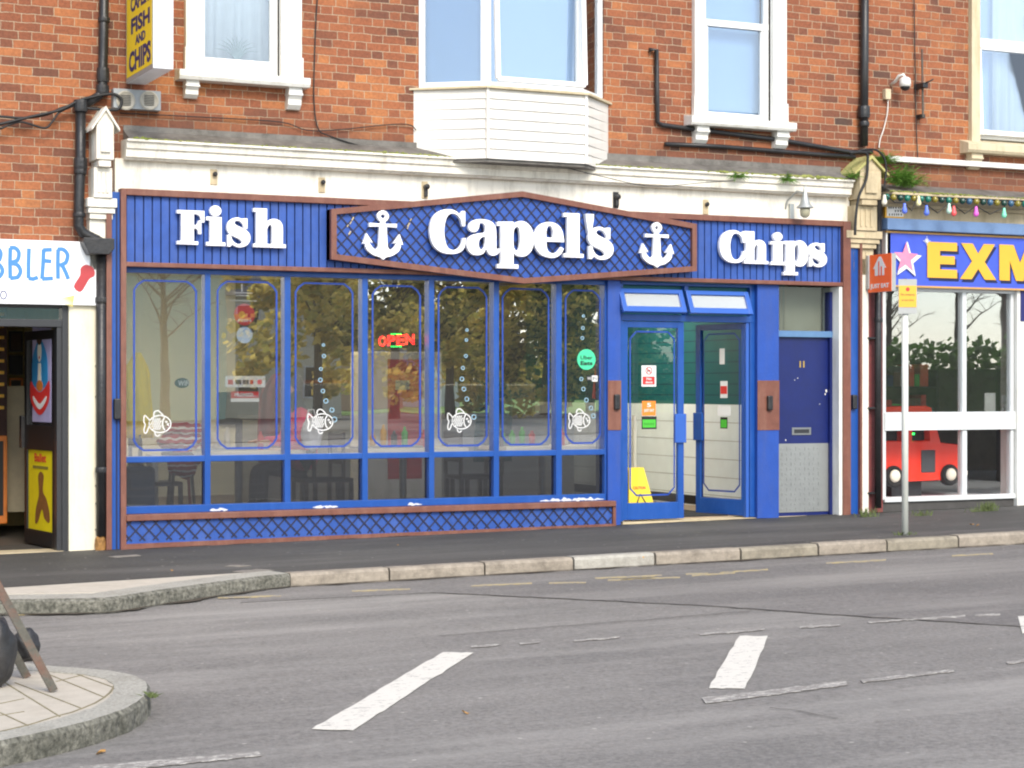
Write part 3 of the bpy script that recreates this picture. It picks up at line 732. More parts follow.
mb.box(-6, 3.86, WY, WY+.33, 2.4, 3.0)                 # brick down to the cobbler's sign
mb.build('wall', M_BRICK, ter)
mb = MB(); mb.box(-6, 24, WY+.33, 8, 3.12, 3.2).box(-6, 24, 7.7, 8, -.3, 8.6).box(-6, -5.7, WY+.33, 7.7, -.3, 8.6).box(23.7, 24, WY+.33, 7.7, -.3, 8.6)
mb.build('wall', M_INTW, ter)
mb = MB(); mb.prism_yz([(-.15, 8.6), (4, 11.2), (8.2, 8.6)], -6.2, 24.2); mb.build('roof', M_ROOF, ter)

def frame_rect(mb, x0, x1, z0, z1, w, y0, y1, wb=None):
    wb = wb or w
    mb.box(x0, x0+w, y0, y1, z0, z1).box(x1-w, x1, y0, y1, z0, z1).box(x0+w, x1-w, y0, y1, z1-w, z1).box(x0+w, x1-w, y0, y1, z0, z0+wb)
# --- left sash window
def bracket(mb, x0, x1, z0, z1, yf):
    n = 4
    mb.prism_yz([(WY, z1), (yf, z1), (yf, z1-(z1-z0)*.35), (yf+.03, z1-(z1-z0)*.55), (yf+.03, z1-(z1-z0)*.8), (yf+.07, z0), (WY, z0)], x0, x1)
    mb.box(x0-.006, x1+.006, yf-.006, WY, z1-(z1-z0)*.36, z1-(z1-z0)*.27)
win1 = MB()
sx0, sx1 = FX(186, 0), FX(302, 0)
win1.box(sx0, w1[0], 0, .2, 4.20, 6.35).box(w1[1], sx1, 0, .2, 4.20, 6.35)
win1.box(sx0-.01, w1[0]-.02, -.012, .05, 4.20, 4.42).box(w1[1]+.02, sx1+.012, -.012, .05, 4.20, 4.40)
W = win1.build('window', M_WHITE, ter, bevel=.004); W['label'] = 'sash window with a net curtain above the word Fish'
mb = MB(); frame_rect(mb, w1[0], w1[1], 4.14, 6.2, .035, .10, .16, .10); frame_rect(mb, w1[0]+.035, w1[1]-.035, 4.24, 6.17, .035, .105, .155, .12); mb.build('frame', M_UPVC, W, bevel=.003)
B('pane', (w1[0]+.05, w1[1]-.05, .125, .131, 4.3, 6.15), M_GLASSU, W)
mb = MB(); mb.prism_yz([(-.10, 4.205), (-.10, 4.15), (-.085, 4.12), (WY, 4.12), (WY+.1, 4.24)], FX(179, -.08), FX(310, -.08)); mb.build('sill', M_WHITE, W, bevel=.004)
mb = MB(); bracket(mb, FX(186, -.04), FX(199, -.04), 3.97, 4.12, -.05); mb.build('bracket', M_WHITE, W)
mb = MB(); bracket(mb, FX(289, -.04), FX(302, -.04), 3.93, 4.12, -.05); mb.build('bracket', M_WHITE, W)
def curtain(x0, x1, z0, z1, y, m, parent, n=26, amp=.012):
    mb = MB(); v = []; f = []
    for i in range(n*4+1):
        x = x0+(x1-x0)*i/(n*4); yy = y+amp*math.sin(i*math.pi/2+math.sin(i*.7))
        v += [(x, yy, z0), (x, yy, z1), (x, yy+.004, z0), (x, yy+.004, z1)]
    for i in range(n*4): a = i*4; f += [(a, a+4, a+5, a+1), (a+2, a+3, a+7, a+6), (a+1, a+5, a+7, a+3), (a, a+2, a+6, a+4)]
    mb.add(v, f); return mb.build('curtain', m, parent, smooth=True)
curtain(w1[0], w1[1], 4.25, 6.2, .28, M_CURTAIN, W, 8)
xpl, zpl = F(237, 58, .2); t = thing('pot_plant', (xpl, .2, 4.2), 'spiky dark pot plant on the sill inside the left sash window', 'plant')
mb = MB()
for k in range(11):
    a = -1.2+k*.24; mb.tube([(xpl, .2, zpl-.02), (xpl+math.sin(a)*.10, .2, zpl+.12*math.cos(a)+.02), (xpl+math.sin(a)*.22, .2, zpl+.2*math.cos(a)+.0)], [.008, .007, .001], 5)
mb.build('leaves', mat('dull_plant_green', (96, 118, 108), .7), t)
MB().lathe([(.05, 0), (.07, .1), (.07, .12)], (xpl, .2, 4.19), 14).build('pot', M_GREYM, t)
# --- window over the letters of Chips
W = MB().box(FX(695, 0), w3[0], 0, .2, 4.10, 6.35).box(w3[1], FX(787, 0), 0, .2, 4.10, 6.35).box(FX(694, 0), w3[0]-.03, -.012, .05, 4.10, 4.34).box(w3[1]+.03, FX(788, 0), -.012, .05, 4.10, 4.32).build('window', M_WHITE, ter, bevel=.004)
W['label'] = 'sash window above the word Chips'
mb = MB(); frame_rect(mb, w3[0], w3[1], 4.06, 6.2, .05, .09, .16, .14); mb.box(w3[0], w3[1], .085, .16, 5.07, 5.135)
mb.box(w3[0]+.05, w3[0]+.085, .10, .15, 4.20, 5.07).box(w3[1]-.085, w3[1]-.05, .10, .15, 4.20, 5.07); mb.build('frame', M_UPVC, W, bevel=.003)
B('pane', (w3[0]+.05, w3[1]-.05, .125, .131, 4.22, 6.15), M_GLASSU, W)
mb = MB(); mb.prism_yz([(-.10, 4.115), (-.10, 4.055), (-.085, 4.03), (WY, 4.03), (WY+.1, 4.16)], FX(691, -.08), FX(796, -.08)); mb.build('sill', M_WHITE, W, bevel=.004)
mb = MB(); bracket(mb, FX(697, -.04), FX(709, -.04), 3.86, 4.03, -.05); mb.build('bracket', M_WHITE, W)
mb = MB(); bracket(mb, FX(777, -.04), FX(789, -.04), 3.86, 4.03, -.05); mb.build('bracket', M_WHITE, W)
B('blind', (w3[0], w3[1], .26, .27, 4.2, 6.2), M_BLIND, W)
# --- right hand stone framed window with a tilted casement
W = MB().box(FX(972, 0), w4[0], 0, .2, 4.04, 6.35).box(w4[1], w4[1]+.12, 0, .2, 4.04, 6.35).build('window', M_STONEB, ter, bevel=.004)
W['label'] = 'stone framed window with its lower light pushed open above the toy shop'
mb = MB(); frame_rect(mb, w4[0], w4[1], 4.12, 6.2, .045, .10, .16); mb.box(w4[0]+.045, w4[1]-.045, .10, .16, FZ(1000, 52, .1), FZ(1000, 40, .1)); mb.build('frame', M_UPVC, W, bevel=.003)
tilt = Matrix.Rotation(R(-2.5), 3, 'X')
mb = MB(); hz = FZ(1000, 47, .08); Lc = hz-4.15; cx = (w4[0]+w4[1])/2; hw = (w4[1]-w4[0])/2
for (ox, oz, a, b) in ((-hw+.03, -Lc/2, .022, Lc/2), (hw-.03, -Lc/2, .022, Lc/2), (0, -.03, hw, .022), (0, -Lc+.03, hw, .025)):
    c = Vector((cx+ox, .07, hz))+tilt @ Vector((0, 0, oz)); mb.obox(c, a, .02, b, tilt)
mb.build('casement', M_UPVC, W, bevel=.003)
c = Vector((cx, .07, hz))+tilt @ Vector((0, 0, -Lc/2)); mb = MB(); mb.obox(c, hw-.05, .003, Lc/2-.04, tilt); mb.build('pane', M_GLASSU, W)
B('pane', (w4[0]+.04, w4[1]-.04, .125, .131, FZ(1000, 40, .1), 6.15), M_GLASSU, W)
mb = MB(); mb.prism_yz([(-.09, 4.04), (-.09, 3.97), (-.07, 3.94), (WY, 3.94), (WY+.1, 4.12)], FX(968, -.08), w4[1]+.16); mb.build('sill', M_STONEB, W, bevel=.004)
mb = MB(); bracket(mb, FX(972, -.04), FX(983, -.04), 3.77, 3.94, -.04); mb.build('bracket', M_STONEB, W); mb = MB(); bracket(mb, w4[1]+.02, w4[1]+.12, 3.77, 3.94, -.04); mb.build('bracket', M_STONEB, W)
B('blind', (w4[0], w4[1], .30, .31, 4.0, 6.2), mat('blind_sky_tint_right', (150, 180, 220), .9, .03, 4), W)  # added behind the dark pane, its blue stands in for reflected sky
cu = curtain(w4[0]+.35, w4[1], 4.1, 6.2, .22, M_CURTAIN, W, 6, .03)
# --- canted bay
BW = MB()
bx = [(6.83, WY), (7.395, -.36), (8.43, -.36), (8.90, WY)]
zb0, zb1 = 3.537, 4.19
rows = 7
for r_ in range(rows):
    za = zb0+(zb1-zb0)*r_/rows; zb = zb0+(zb1-zb0)*(r_+1)/rows-.0018
    outp = [(a, b) for a, b in bx]
    v = []
    for (x, y), sc in zip(bx, (0, 1, 1, 0)):
        v.append((x, y-(.014 if sc else 0), za)); 
    for (x, y), sc in zip(bx, (0, 1, 1, 0)):
        v.append((x, y, zb))
    v += [(8.90, WY+.02, za), (6.83, WY+.02, za), (8.90, WY+.02, zb), (6.83, WY+.02, zb)]
    BW.add(v, [(0, 1, 5, 4), (1, 2, 6, 5), (2, 3, 7, 6), (0, 3, 2, 1), (4, 5, 6, 7), (3, 8, 10, 7), (9, 0, 4, 11), (8, 9, 11, 10)])
W = BW.build('bay_window', M_BOARD, ter)
W['label'] = 'canted bay window clad in white boards above the hexagonal sign'
for x, y in bx[1:3]: MB().box(x-.014, x+.014, y-.02, y+.02, zb0, zb1).build('corner_trim', M_BOARD, W)
mb = MB(); mb.prism_xy([(6.84, WY), (7.40, -.35), (8.425, -.35), (8.89, WY)], zb0-.03, zb0-.002); mb.build('underside', M_LEAD, W)
def bay_off(d): return [(bx[0][0]-d, WY), (bx[1][0]-d*.45, -.36-d), (bx[2][0]+d*.45, -.36-d), (bx[3][0]+d, WY)]
mb = MB(); mb.prism_xy(bay_off(.045), 4.19, 4.21); mb.build('sill', M_STONEB, W)
fm = MB(); gl = MB()
def bay_side(p, q, splits, z0, z1):
    p = Vector((p[0], p[1], 0)); q = Vector((q[0], q[1], 0)); d = (q-p); L = d.length; d.normalize()
    rot = Matrix((( d.x, -d.y, 0), (d.y, d.x, 0), (0, 0, 1)))
    def bar(a, b, za, zb, t=.03, inset=.0): fm.obox(p+d*((a+b)/2)+Vector((0, 0, (za+zb)/2))+rot @ Vector((0, .04+inset, 0)), (b-a)/2, t, (zb-za)/2, rot)
    bar(0, .055, z0, z1); bar(L-.055, L, z0, z1); bar(.055, L-.055, z0, z0+.055); bar(.055, L-.055, z1-.06, z1)
    gl.obox(p+d*(L/2)+Vector((0, 0, (z0+z1)/2))+rot @ Vector((0, .045, 0)), L/2-.05, .003, (z1-z0)/2-.05, rot)
bi = [(6.88, WY), (7.405, -.32), (8.42, -.32), (8.85, WY)]
for k in range(3): bay_side(bi[k], bi[k+1], 1, 4.211, 6.4)
fm.build('frame', M_UPVC, W, bevel=.003); gl.build('pane', M_GLASSU, W)
# the open light in the front of the bay
mb = MB(); tl = Matrix.Rotation(R(-2.5), 3, 'X'); cx, hw = 7.925, .455
for (ox, oz, a, b) in ((-hw, -1.01, .022, 1.01), (hw, -1.01, .022, 1.01), (0, -2.02, hw, .022), (0, 0, hw, .022)):
    c = Vector((cx+ox, -.35, 6.29))+tl @ Vector((0, 0, oz)); mb.obox(c, a, .02, b, tl)
mb.build('casement', M_UPVC, W, bevel=.003)
mb = MB(); mb.prism_xy(bay_off(.05), 6.42, 6.8); mb.build('bay_head', M_BOARD, W)
mb = MB(); v = [(bi[0][0]+.02, WY+.10), (7.44, -.22), (8.38, -.22), (bi[3][0]-.02, WY+.10)]
for a, b in zip(v[:-1], v[1:]):
    mb.add([(a[0], a[1], 4.22), (b[0], b[1], 4.22), (b[0], b[1], 6.4), (a[0], a[1], 6.4), (a[0], a[1]+.01, 4.22), (b[0], b[1]+.01, 4.22), (b[0], b[1]+.01, 6.4), (a[0], a[1]+.01, 6.4)], [(0, 1, 2, 3), (7, 6, 5, 4), (0, 4, 5, 1), (3, 2, 6, 7)])
mb.build('blind', M_BLIND, W)

# --- cornice over the chip shop: frieze, moulding, lead, moss
cx0, cx1 = 4.06, FX(856, -.2)
mb = MB(); mb.box(3.99, 11.72, -.02, .4, 3.10, 3.40)
prof = [(WY, 3.385), (-.09, 3.385), (-.10, 3.40), (-.125, 3.405), (-.13, 3.47), (-.15, 3.478), (-.16, 3.53), (-.185, 3.535), (-.185, 3.555), (WY, 3.565)]
mb.prism_yz(prof, cx0, cx1)
mb.build('cornice', M_CREAM, ter, bevel=.003)
mb = MB(); mb.prism_yz([(-.175, 3.557), (WY-.002, 3.66), (WY-.002, 3.57), (-.165, 3.54)], cx0+.02, cx1-.02)
mb.box(cx0+.02, 6.95, WY-.018, WY-.0005, 3.64, 3.70).box(8.8, cx1-.02, WY-.018, WY-.0005, 3.62, 3.71)
mb.build('lead_flashing', M_LEAD, ter)
def moss(x0, x1, y, z, dens, hmax, parent, amp=.03):
    mb = MB(); x = x0
    while x < x1:
        k = max(0, noise.noise(Vector((x*1.3, 3, 1)))+.35)
        r = random.uniform(.006, .006+hmax*k)
        mb.blob((x, y+random.uniform(-.01, amp), z+random.uniform(-.002, .006)), (r*1.8, r*1.2, r), 1, .4, x*9)
        x += random.uniform(.4, 1.6)/dens
    return tag(mb.build('moss', M_MOSS, parent), kind='stuff')
moss(4.1, 7.4, -.175, 3.558, 60, .016, ter); moss(8.6, 11.6, -.175, 3.558, 90, .026, ter)
# cornice over the toy shop
rx0, rx1 = FX(889, -.2), 22
mb = MB(); mb.box(FX(884), rx1, -.02, .4, 3.10, 3.36)
mb.prism_yz([(WY, 3.30), (-.06, 3.31), (-.08, 3.34), (-.14, 3.35), (-.2, 3.39), (-.26, 3.40), (-.26, 3.445), (WY, 3.46)], rx0, rx1)
mb.build('cornice', M_CREAM2, ter, bevel=.003)
mb = MB(); mb.prism_yz([(-.25, 3.447), (WY-.002, 3.56), (WY-.002, 3.47), (-.2, 3.43)], rx0+.02, rx1-.02); mb.build('lead_flashing', M_LEAD, ter)
moss(rx0, 15.5, -.255, 3.448, 80, .02, ter); moss(rx0, 15.5, -.13, 3.36, 60, .012, ter)
mb = MB(); mb.prism_yz([(-.03, FZ(1000, 165)-.035), (-.03, FZ(1000, 165)+.02), (WY+.01, FZ(1000, 165)+.03), (WY+.01, FZ(1000, 165)-.035)], FX(886), 20); mb.build('string_course', M_WHITE, ter)
# console brackets with little gabled hoods + pilasters
def console(x0, x1, zc, m, mroof, zpil, yf):
    # hood: steep gable facing the street, body below narrowing
    xm = (x0+x1)/2; w = (x1-x0)/2
    P = MB()
    P.box(xm-w*.62, xm+w*.62, yf+.02, WY, zc-.30, zc+.0)
    P.box(xm-w*.34, xm+w*.34, yf-.005, yf+.02, zc-.24, zc-.03)
    P.prism_xz([(xm-w*.62, zc), (xm+w*.62, zc), (xm, zc+.125)], yf+.02, WY)
    P.box(xm-w*.45, xm+w*.45, yf+.035, WY, zc-.36, zc-.302)
    P.box(xm-w*.66, xm+w*.66, yf+.10, WY, zc-.62, zc-.362)
    for k in (-.3, 0, .3): P.box(xm+k*w-.012, xm+k*w+.012, yf+.088, yf+.10, zc-.58, zc-.40)
    o = P.build('console', m, ter, bevel=.004)
    Rf = MB(); t = .022
    for sgn in (-1, 1):
        Rf.prism_xz([(xm, zc+.155), (xm+sgn*w*1.0, zc-.035), (xm+sgn*w*1.0, zc-.035-t), (xm, zc+.155-t*1.6)], yf-.01, WY)
    Rf.build('hood', mroof, o)
    Pl = MB()
    Pl.box(xm-w*1.05, xm+w*1.05, yf+.12, .3, zc-.70, zc-.622).box(xm-w*.95, xm+w*.95, yf+.14, .3, zc-.75, zc-.702).box(xm-w*.82, xm+w*.82, yf+.16, .3, zc-.80, zc-.752)
    Pl.box(xm-w*.78, xm+w*.78, yf+.20, .3, zpil, zc-.802)
    Pl.box(xm-w*.45, xm-w*.38, yf+.19, yf+.20, zc-1.05, zc-.83).box(xm-w*.05, xm+w*.02, yf+.19, yf+.20, zc-1.05, zc-.83).box(xm+w*.3, xm+w*.37, yf+.19, yf+.20, zc-1.05, zc-.83)
    Pl.build('pilaster', m, ter, bevel=.004)
console(FX(91, -.22), FX(119, -.22), FZ(105, 124, -.25), M_CREAM, M_CREAM, 2.42, -.25)
console(FX(853, -.22), FX(887, -.22), FZ(872, 170, -.25), M_CREAM2, mat('mossy_hood', (176, 170, 110), .9, .2, 14, .5, 40, dirt=(120, 134, 50), dirt_amt=.5), 2.58, -.25)
# maroon brick strip and cream pier beside the toy shop
mb = MB(); mb.box(FX(868.5,-.05), FX(884), .02, .3, -.1, 3.12); mb.build('pier', M_MAROON, ter)
mb = MB()
for k in range(14): mb.box(FX(868.5,-.05), FX(884), .018, .0205, .1+k*.225, .106+k*.225)
mb.build('pier_joint', M_BROWN, ter)

# ================================================================== CHIP SHOP FRONT
shop = thing('chip_shopfront', (7.8, .1, .02), 'blue and brown fish and chip shop front with seven window bays and an entrance', 'shopfront')
Z0, Z1 = 2.46, 3.12
# side strips
mb = MB(); mb.box(FX(106.5,-.1), FX(112,-.1), -.10, .25, -.02, 2.95).build('trim_strip', M_BROWN, shop, bevel=.003)
mb = MB(); mb.box(FX(112,-.07), FX(121.5,-.07), -.07, .25, -.02, 3.10); mb.build('pilaster', M_BLUEF, shop)
B('groove', (FX(115.8,-.07), FX(117.4,-.07), -.0735, -.07, .0, 3.0), M_GROOVE, shop)
mb = MB(); mb.box(FX(121,-.12), FX(126.5,-.12), -.12, .2, -.02, 3.13).build('trim_strip', M_BROWN, shop, bevel=.003)
xL, xR = FX(126.5,-.12), FX(843.5,-.12)
mb = MB(); mb.box(xR, FX(851,-.12), -.12, .2, .03, 3.13).build('trim_strip', M_BROWN, shop, bevel=.003)
mb = MB(); mb.box(FX(851,-.12), FX(858.5,-.07), -.06, .2, .03, 3.05).build('pilaster', M_BLUEF, shop)
mb = MB(); mb.box(FX(858.5,-.07)+.001, FX(862.5,-.10), -.10, .2, .03, 2.95).build('trim_strip', M_BROWN, shop, bevel=.003)
mb = MB(); mb.box(FX(862.5,-.10)+.001, FX(868.5,-.05), -.05, .2, .03, 2.75).build('pilaster', M_CREAM, shop)
# fascia: ribbed boards with trims
fas = MB().box(xL, xR, -.045, .05, Z0, Z1).build('fascia', M_GROOVE, shop)
mb = MB(); x = xL+.01; bw = .077
while x < xR-.02:
    mb.box(x+.005, min(x+bw-.005, xR), -.068, -.044, Z0+.03, Z1-.03); x += bw
mb.build('board', M_BLUE, fas, bevel=.003)
mb = MB(); mb.box(xL, xR, -.115, -.03, Z1-.045, Z1+.012); mb.build('trim', M_BROWN, fas, bevel=.004)
mb = MB(); mb.box(xL, xR, -.115, -.03, Z0-.005, Z0+.035); mb.build('trim', M_BROWN, fas, bevel=.004)
def letters(lst, parent, y, depth=.05):
    for ch, u0, u1, vt, vb, ref in lst:
        glyph(ch, FX(u0, y), FX(u1, y), FZ((u0+u1)/2, vt, y), FZ((u0+u1)/2, vb, y), y, depth, M_LETTER, parent, ref)
YL = -.085
word = thing('sign_lettering', (FX(230), -.09, FZ(230, 246)), 'raised white word Fish on the left of the ribbed blue fascia', 'lettering')
letters([('F', 176.5, 204, 211, 244, 140), ('i', 206, 225, 217.5, 245.3, 100), ('s', 226.5, 250, 217.8, 246, 104), ('h', 253, 285.5, 209.3, 247, 140)], word, YL)
word = thing('sign_lettering', (FX(775), -.09, FZ(775, 264)), 'raised white word Chips on the right of the ribbed blue fascia', 'lettering')
letters([('C', 719.5, 745.5, 231, 261.5, 142), ('h', 744, 768, 232, 263.3, 140), ('i', 770.5, 785.5, 242, 264.5, 100), ('p', 783.5, 808, 241.5, 265.3, 100), ('s', 808.5, 826.8, 243, 266, 104)], word, YL)
# hexagonal sign
YH = -.19
hexs = thing('hexagonal_sign', (FX(514, -.2), -.12, 2.4), 'hexagonal blue lattice sign board reading Capel\'s between two white anchors', 'shop sign')
hx = [F(331, 209, YH), F(522, 191.3, YH), F(696.5, 224, YH), F(696.5, 271.2, YH), F(524, 283.5, YH), F(331, 259.3, YH)]
zc_ = (hx[0][1]+hx[5][1])/2
MB().prism_xz(hx, YH+.035, YH+.12).build('board', mat('hex_board_blue', (34, 74, 154), .5, .08, 9), hexs)
def inset(poly, d):
    c = []; n = len(poly)
    for i in range(n):
        p0, p1, p2 = Vector(poly[i-1]), Vector(poly[i]), Vector(poly[(i+1) % n])
        a = (p1-p0).normalized(); b = (p2-p1).normalized(); na = Vector((a.y, -a.x)); nb = Vector((b.y, -b.x))
        m = (na+nb).normalized(); c.append(tuple(p1+m*(d/m.dot(na))))
    return c
hin = inset(hx, .052)
if (Vector(hin[0])-Vector((7.8, 2.8))).length > (Vector(hx[0])-Vector((7.8, 2.8))).length: hin = inset(hx, -.052)
mb = MB(); n = 6
v = [(x, YH-.01, z) for x, z in hx]+[(x, YH-.01, z) for x, z in hin]+[(x, YH+.122, z) for x, z in hx]+[(x, YH+.034, z) for x, z in hin]
f = []
for i in range(6):
    j = (i+1) % 6; f += [(i, j, j+6, i+6), (i, i+12, j+12, j), (i+6, j+6, j+18, i+18)]
f += [tuple(range(12, 18))]
mb.add(v, f); mb.build('trim', M_BROWN, hexs)
def clip_seg(p, q, poly):                    # part of a line inside a convex polygon
    t0, t1 = 0.0, 1.0; d = (q[0]-p[0], q[1]-p[1]); n = len(poly)
    cxy = (sum(a for a, b in poly)/n, sum(b for a, b in poly)/n)
    for i in range(n):
        a, b = poly[i], poly[(i+1) % n]; e = (b[0]-a[0], b[1]-a[1]); nn = (-e[1], e[0])
        if nn[0]*(cxy[0]-a[0])+nn[1]*(cxy[1]-a[1]) < 0: nn = (-nn[0], -nn[1])
        s0 = nn[0]*(p[0]-a[0])+nn[1]*(p[1]-a[1]); sd = nn[0]*d[0]+nn[1]*d[1]
        if abs(sd) < 1e-9:
            if s0 < 0: return None
            continue
        t = -s0/sd
        if sd > 0: t0 = max(t0, t)
        else: t1 = min(t1, t)
    if t0 >= t1: return None
    return (p[0]+d[0]*t0, p[1]+d[1]*t0), (p[0]+d[0]*t1, p[1]+d[1]*t1)
def lattice(poly, pitch, w, y, parent, m):
    x0 = min(p[0] for p in poly)-2; x1 = max(p[0] for p in poly)+2; z0 = min(p[1] for p in poly); z1 = max(p[1] for p in poly)
    H = z1-z0
    for sgn, yy in ((1, y), (-1, y-.0042)):
        mb = MB(); x = x0
        while x < x1:
            a = (x, z0) if sgn > 0 else (x, z1); b = (x+H*.95, z1) if sgn > 0 else (x+H*.95, z0)
            s = clip_seg(a, b, poly)
            if s and math.dist(*s) > .01: mb.ribbon([s[0], s[1]], w, yy, th=.004)
            x += pitch
        mb.build('lattice', m, parent)
lattice(hin, .113, .012, YH+.030, hexs, M_LATT)
YC = YH+.024
for args in [('C', 429.5, 465.5, 210.3, 252.2, 142), ('a', 466.5, 499.5, 220.8, 253.8, 100), ('p', 497, 533.5, 222.3, 255, 100), ('e', 534, 564, 223.5, 256, 100), ('l', 563.5, 583.3, 213.8, 257, 140), ("'", 585.2, 592.2, 214.7, 0, 0), ('s', 588, 613.3, 227, 258.4, 104)]:
    ch, u0, u1, vt, vb, ref = args
    y = YC-.03
    if ch == "'":
        zt, zb = FZ(586, 214.7, y), FZ(586, 232.5, y)
        o = [[(FX(u0, y)+p[0]/38*(FX(u1, y)-FX(u0, y)), zb+(p[1]-84)/56*(zt-zb)) for p in GL["'"][0]]]
        solid(o, .06, facade_map(y, .0), .006).build('letter', M_LETTER, hexs)
    else: glyph(ch, FX(u0, y), FX(u1, y), FZ((u0+u1)/2, vt, y), FZ((u0+u1)/2, vb, y), y, .05, M_LETTER, hexs, ref)
def anchor(xc, w, zt, zb, y):
    right = [(3.5, 79, 1), (3.5, 72, 1), (26, 73, 1), (26, 67, 1), (6, 68, 1), (8, 24, 1), (14, 17), (22, 23), (27, 32), (26.5, 35), (22, 34, 1), (32, 50, 1), (38, 31, 1), (34.5, 32, 1), (31, 18), (18, 7), (6, 3), (0, -2, 1)]
    left = [(-p[0],)+tuple(p[1:]) for p in reversed(right[:-1])]
    arc = [(-7, 81), (-10.5, 89), (-7, 97), (0, 100.5), (7, 97), (10.5, 89), (7, 81)]
    out = smooth(right+left+arc, 4); hole = circ(0, 89, 5.5, 5.5, 14)
    s = (zt-zb)/103; sx = w/76
    return solid([[(xc+p[0]*sx, zb+(p[1]+2)*s) for p in q] for q in (out, hole)], .045, facade_map(y, .045), .005)
y = YC-.01
anchor(FX(381.5, y), FX(401, y)-FX(362, y), FZ(381, 211, y), FZ(381, 259.5, y), y).build('anchor', M_LETTER, hexs)
anchor(FX(655, y), FX(671.5, y)-FX(638.5, y), FZ(655, 222.8, y), FZ(655, 267.5, y), y).build('anchor', M_LETTER, hexs)
# chipped paint marks
mb = MB()
for (u, v, r) in ((353, 219, 1.3), (351, 223, 1.1), (348, 226, .9), (350, 233, 1.4), (411, 220, 1.0), (409, 225, 1.5), (408, 228, .8)):
    x, z = F(u, v, YH+.02); mb.ribbon([(x-r*.008, z-r*.01), (x, z+.004), (x+r*.006, z+r*.014)], .009*r, YH+.0235, th=.002)
mb.build('paint_chip', M_CREAM2, hexs)

# ---- windows
mull = [(FX(204.3), FX(210)), (FX(284), FX(290)), (FX(361.6), FX(367.2)), (FX(428.2), FX(433.6)), (FX(493), FX(498.3)), (FX(555.3), FX(561))]
zr0, zr1 = .748, .80                       # mid rail
zs = .30                                   # top of the sill
ww = MB()
for a, b in mull: ww.box(a, b, -.02, .09, zs+.05, Z0-.045)
xw0, xw1 = xL, FX(605)
ww.box(xw0, xw1, -.016, .085, zr0, zr1).box(xw0, xw1, -.024, .09, zs, zs+.065).box(xw0, xw1, -.01, .09, Z0-.05, Z0-.003)
ww.box(xw0, xw0+.012, -.018, .09, zs+.06, Z0-.05).box(xw1-.012, FX(608.5), -.018, .09, zs+.06, Z0-.05)
WF = ww.build('window_frame', M_BLUEF, shop, bevel=.004)
edges = [xw0+.012]+[c for m_ in mull for c in m_]+[xw1-.012]
pan = [(edges[2*i], edges[2*i+1]) for i in range(7)]
wy = .035
def oct_line(x0, x1, z0, z1, c, y, parent, w=.017):
    p = [(x0+c, z1), (x1-c, z1), (x1-c*.35, z1-c*.45), (x1, z1-c), (x1, z0+c), (x1-c*.35, z0+c*.45), (x1-c, z0), (x0+c, z0), (x0+c*.35, z0+c*.45), (x0, z0+c), (x0, z1-c), (x0+c*.35, z1-c*.45)]
    return MB().ribbon(p, w, y, True).build('painted_line', M_LINE, parent)
def fish(xc, zc, w, y, parent):
    s = w/130.0; mb = MB()
    def T(pts): return [(xc+a*s, zc+b*s) for a, b in pts]
    body = [(52*math.cos(t)+12, 40*math.sin(t)) for t in [2*math.pi*k/26 for k in range(26)]]
    mb.ribbon(T(body), 4.6*s, y, True)
    mb.ribbon(T(smooth([(-36, 10), (-52, 34), (-63, 38), (-64, 10), (-58, -2), (-64, -26), (-60, -42), (-50, -36)], 4)+[(-36, -10)]), 4.6*s, y)
    mb.ribbon(T(smooth([(-14, 36), (-14, 56), (2, 62), (18, 50), (28, 36)], 4)[:-5]), 4.6*s, y)
    mb.ribbon(T(smooth([(-10, -36), (-8, -52), (4, -56), (16, -40)], 4)[:-5]), 4.6*s, y)
    mb.ribbon(T([(34, 32), (26, 16), (24, 0), (28, -18), (36, -30)]), 5*s, y)
    mb.ribbon(T([(56, 2), (48, -2), (54, -10)]), 5*s, y)
    mb.ribbon(T(circ(42, 10, 4, 4, 8)), 3*s, y, True)
    for i in range(-4, 4):
        for j in range(-3, 4):
            cx, cy = 6+i*10+(j % 2)*5-6, j*11
            if ((cx-8)/48)**2+(cy/36)**2 < .82 and cx < 20: mb.ribbon(T([(cx-3, cy-5), (cx+3, cy+5)]), 4.2*s, y)
    return mb.build('fish_decal', M_DECAL, parent)
def bubbles(px, y, parent):
    mb = MB()
    for u, v, r in px:
        x, z = F(u, v, y); mb.ribbon(circ(x, z, r*.01, r*.01, 10), .005, y, True)
    return mb.build('bubble_decal', M_BUBBLE, parent)
uu = [(134, 196, 281, 450), (217.5, 276.5, 282, 448), (295.5, 352.5, 283.5, 446.5), (372.5, 420, 286, 446), (438.5, 486.5, 287.5, 445.5), (502.5, 548.5, 289, 444.5), (565.5, 600, 290.5, 443)]
PN = []
for i, (a, b) in enumerate(pan):
    p = MB().box(a, b, wy, wy+.006, zr1, Z0-.05).build('window_pane', M_GLASS, shop); PN.append(p)
    u0, u1, vt, vb = uu[i]
    oct_line(FX(u0, wy), FX(u1, wy), FZ((u0+u1)/2, vb, wy), FZ((u0+u1)/2, vt, wy), .085, wy-.004, p)
for i, (a, b) in enumerate(pan): MB().box(a, b, wy, wy+.006, zs+.06, zr0).build('lower_pane', M_GLASSL, shop)
yd = wy-.0045; yi = wy+.010
for i, u, v, w in ((0, 157.5, 424, .245), (2, 320.5, 422, .245), (4, 459.5, 421, .245), (6, 579.5, 420.5, .235)):
    x, z = F(u, v, yd); fish(x, z, w, yd, PN[i])
bubbles([(323.5, 345, 1.2), (324, 356, 1.6), (321, 369, 1.4), (320.5, 380, 1.8), (323, 391, 1.7), (326, 401, 2), (332, 410, 2), (334.5, 419.5, 2.3)], yd, PN[2])
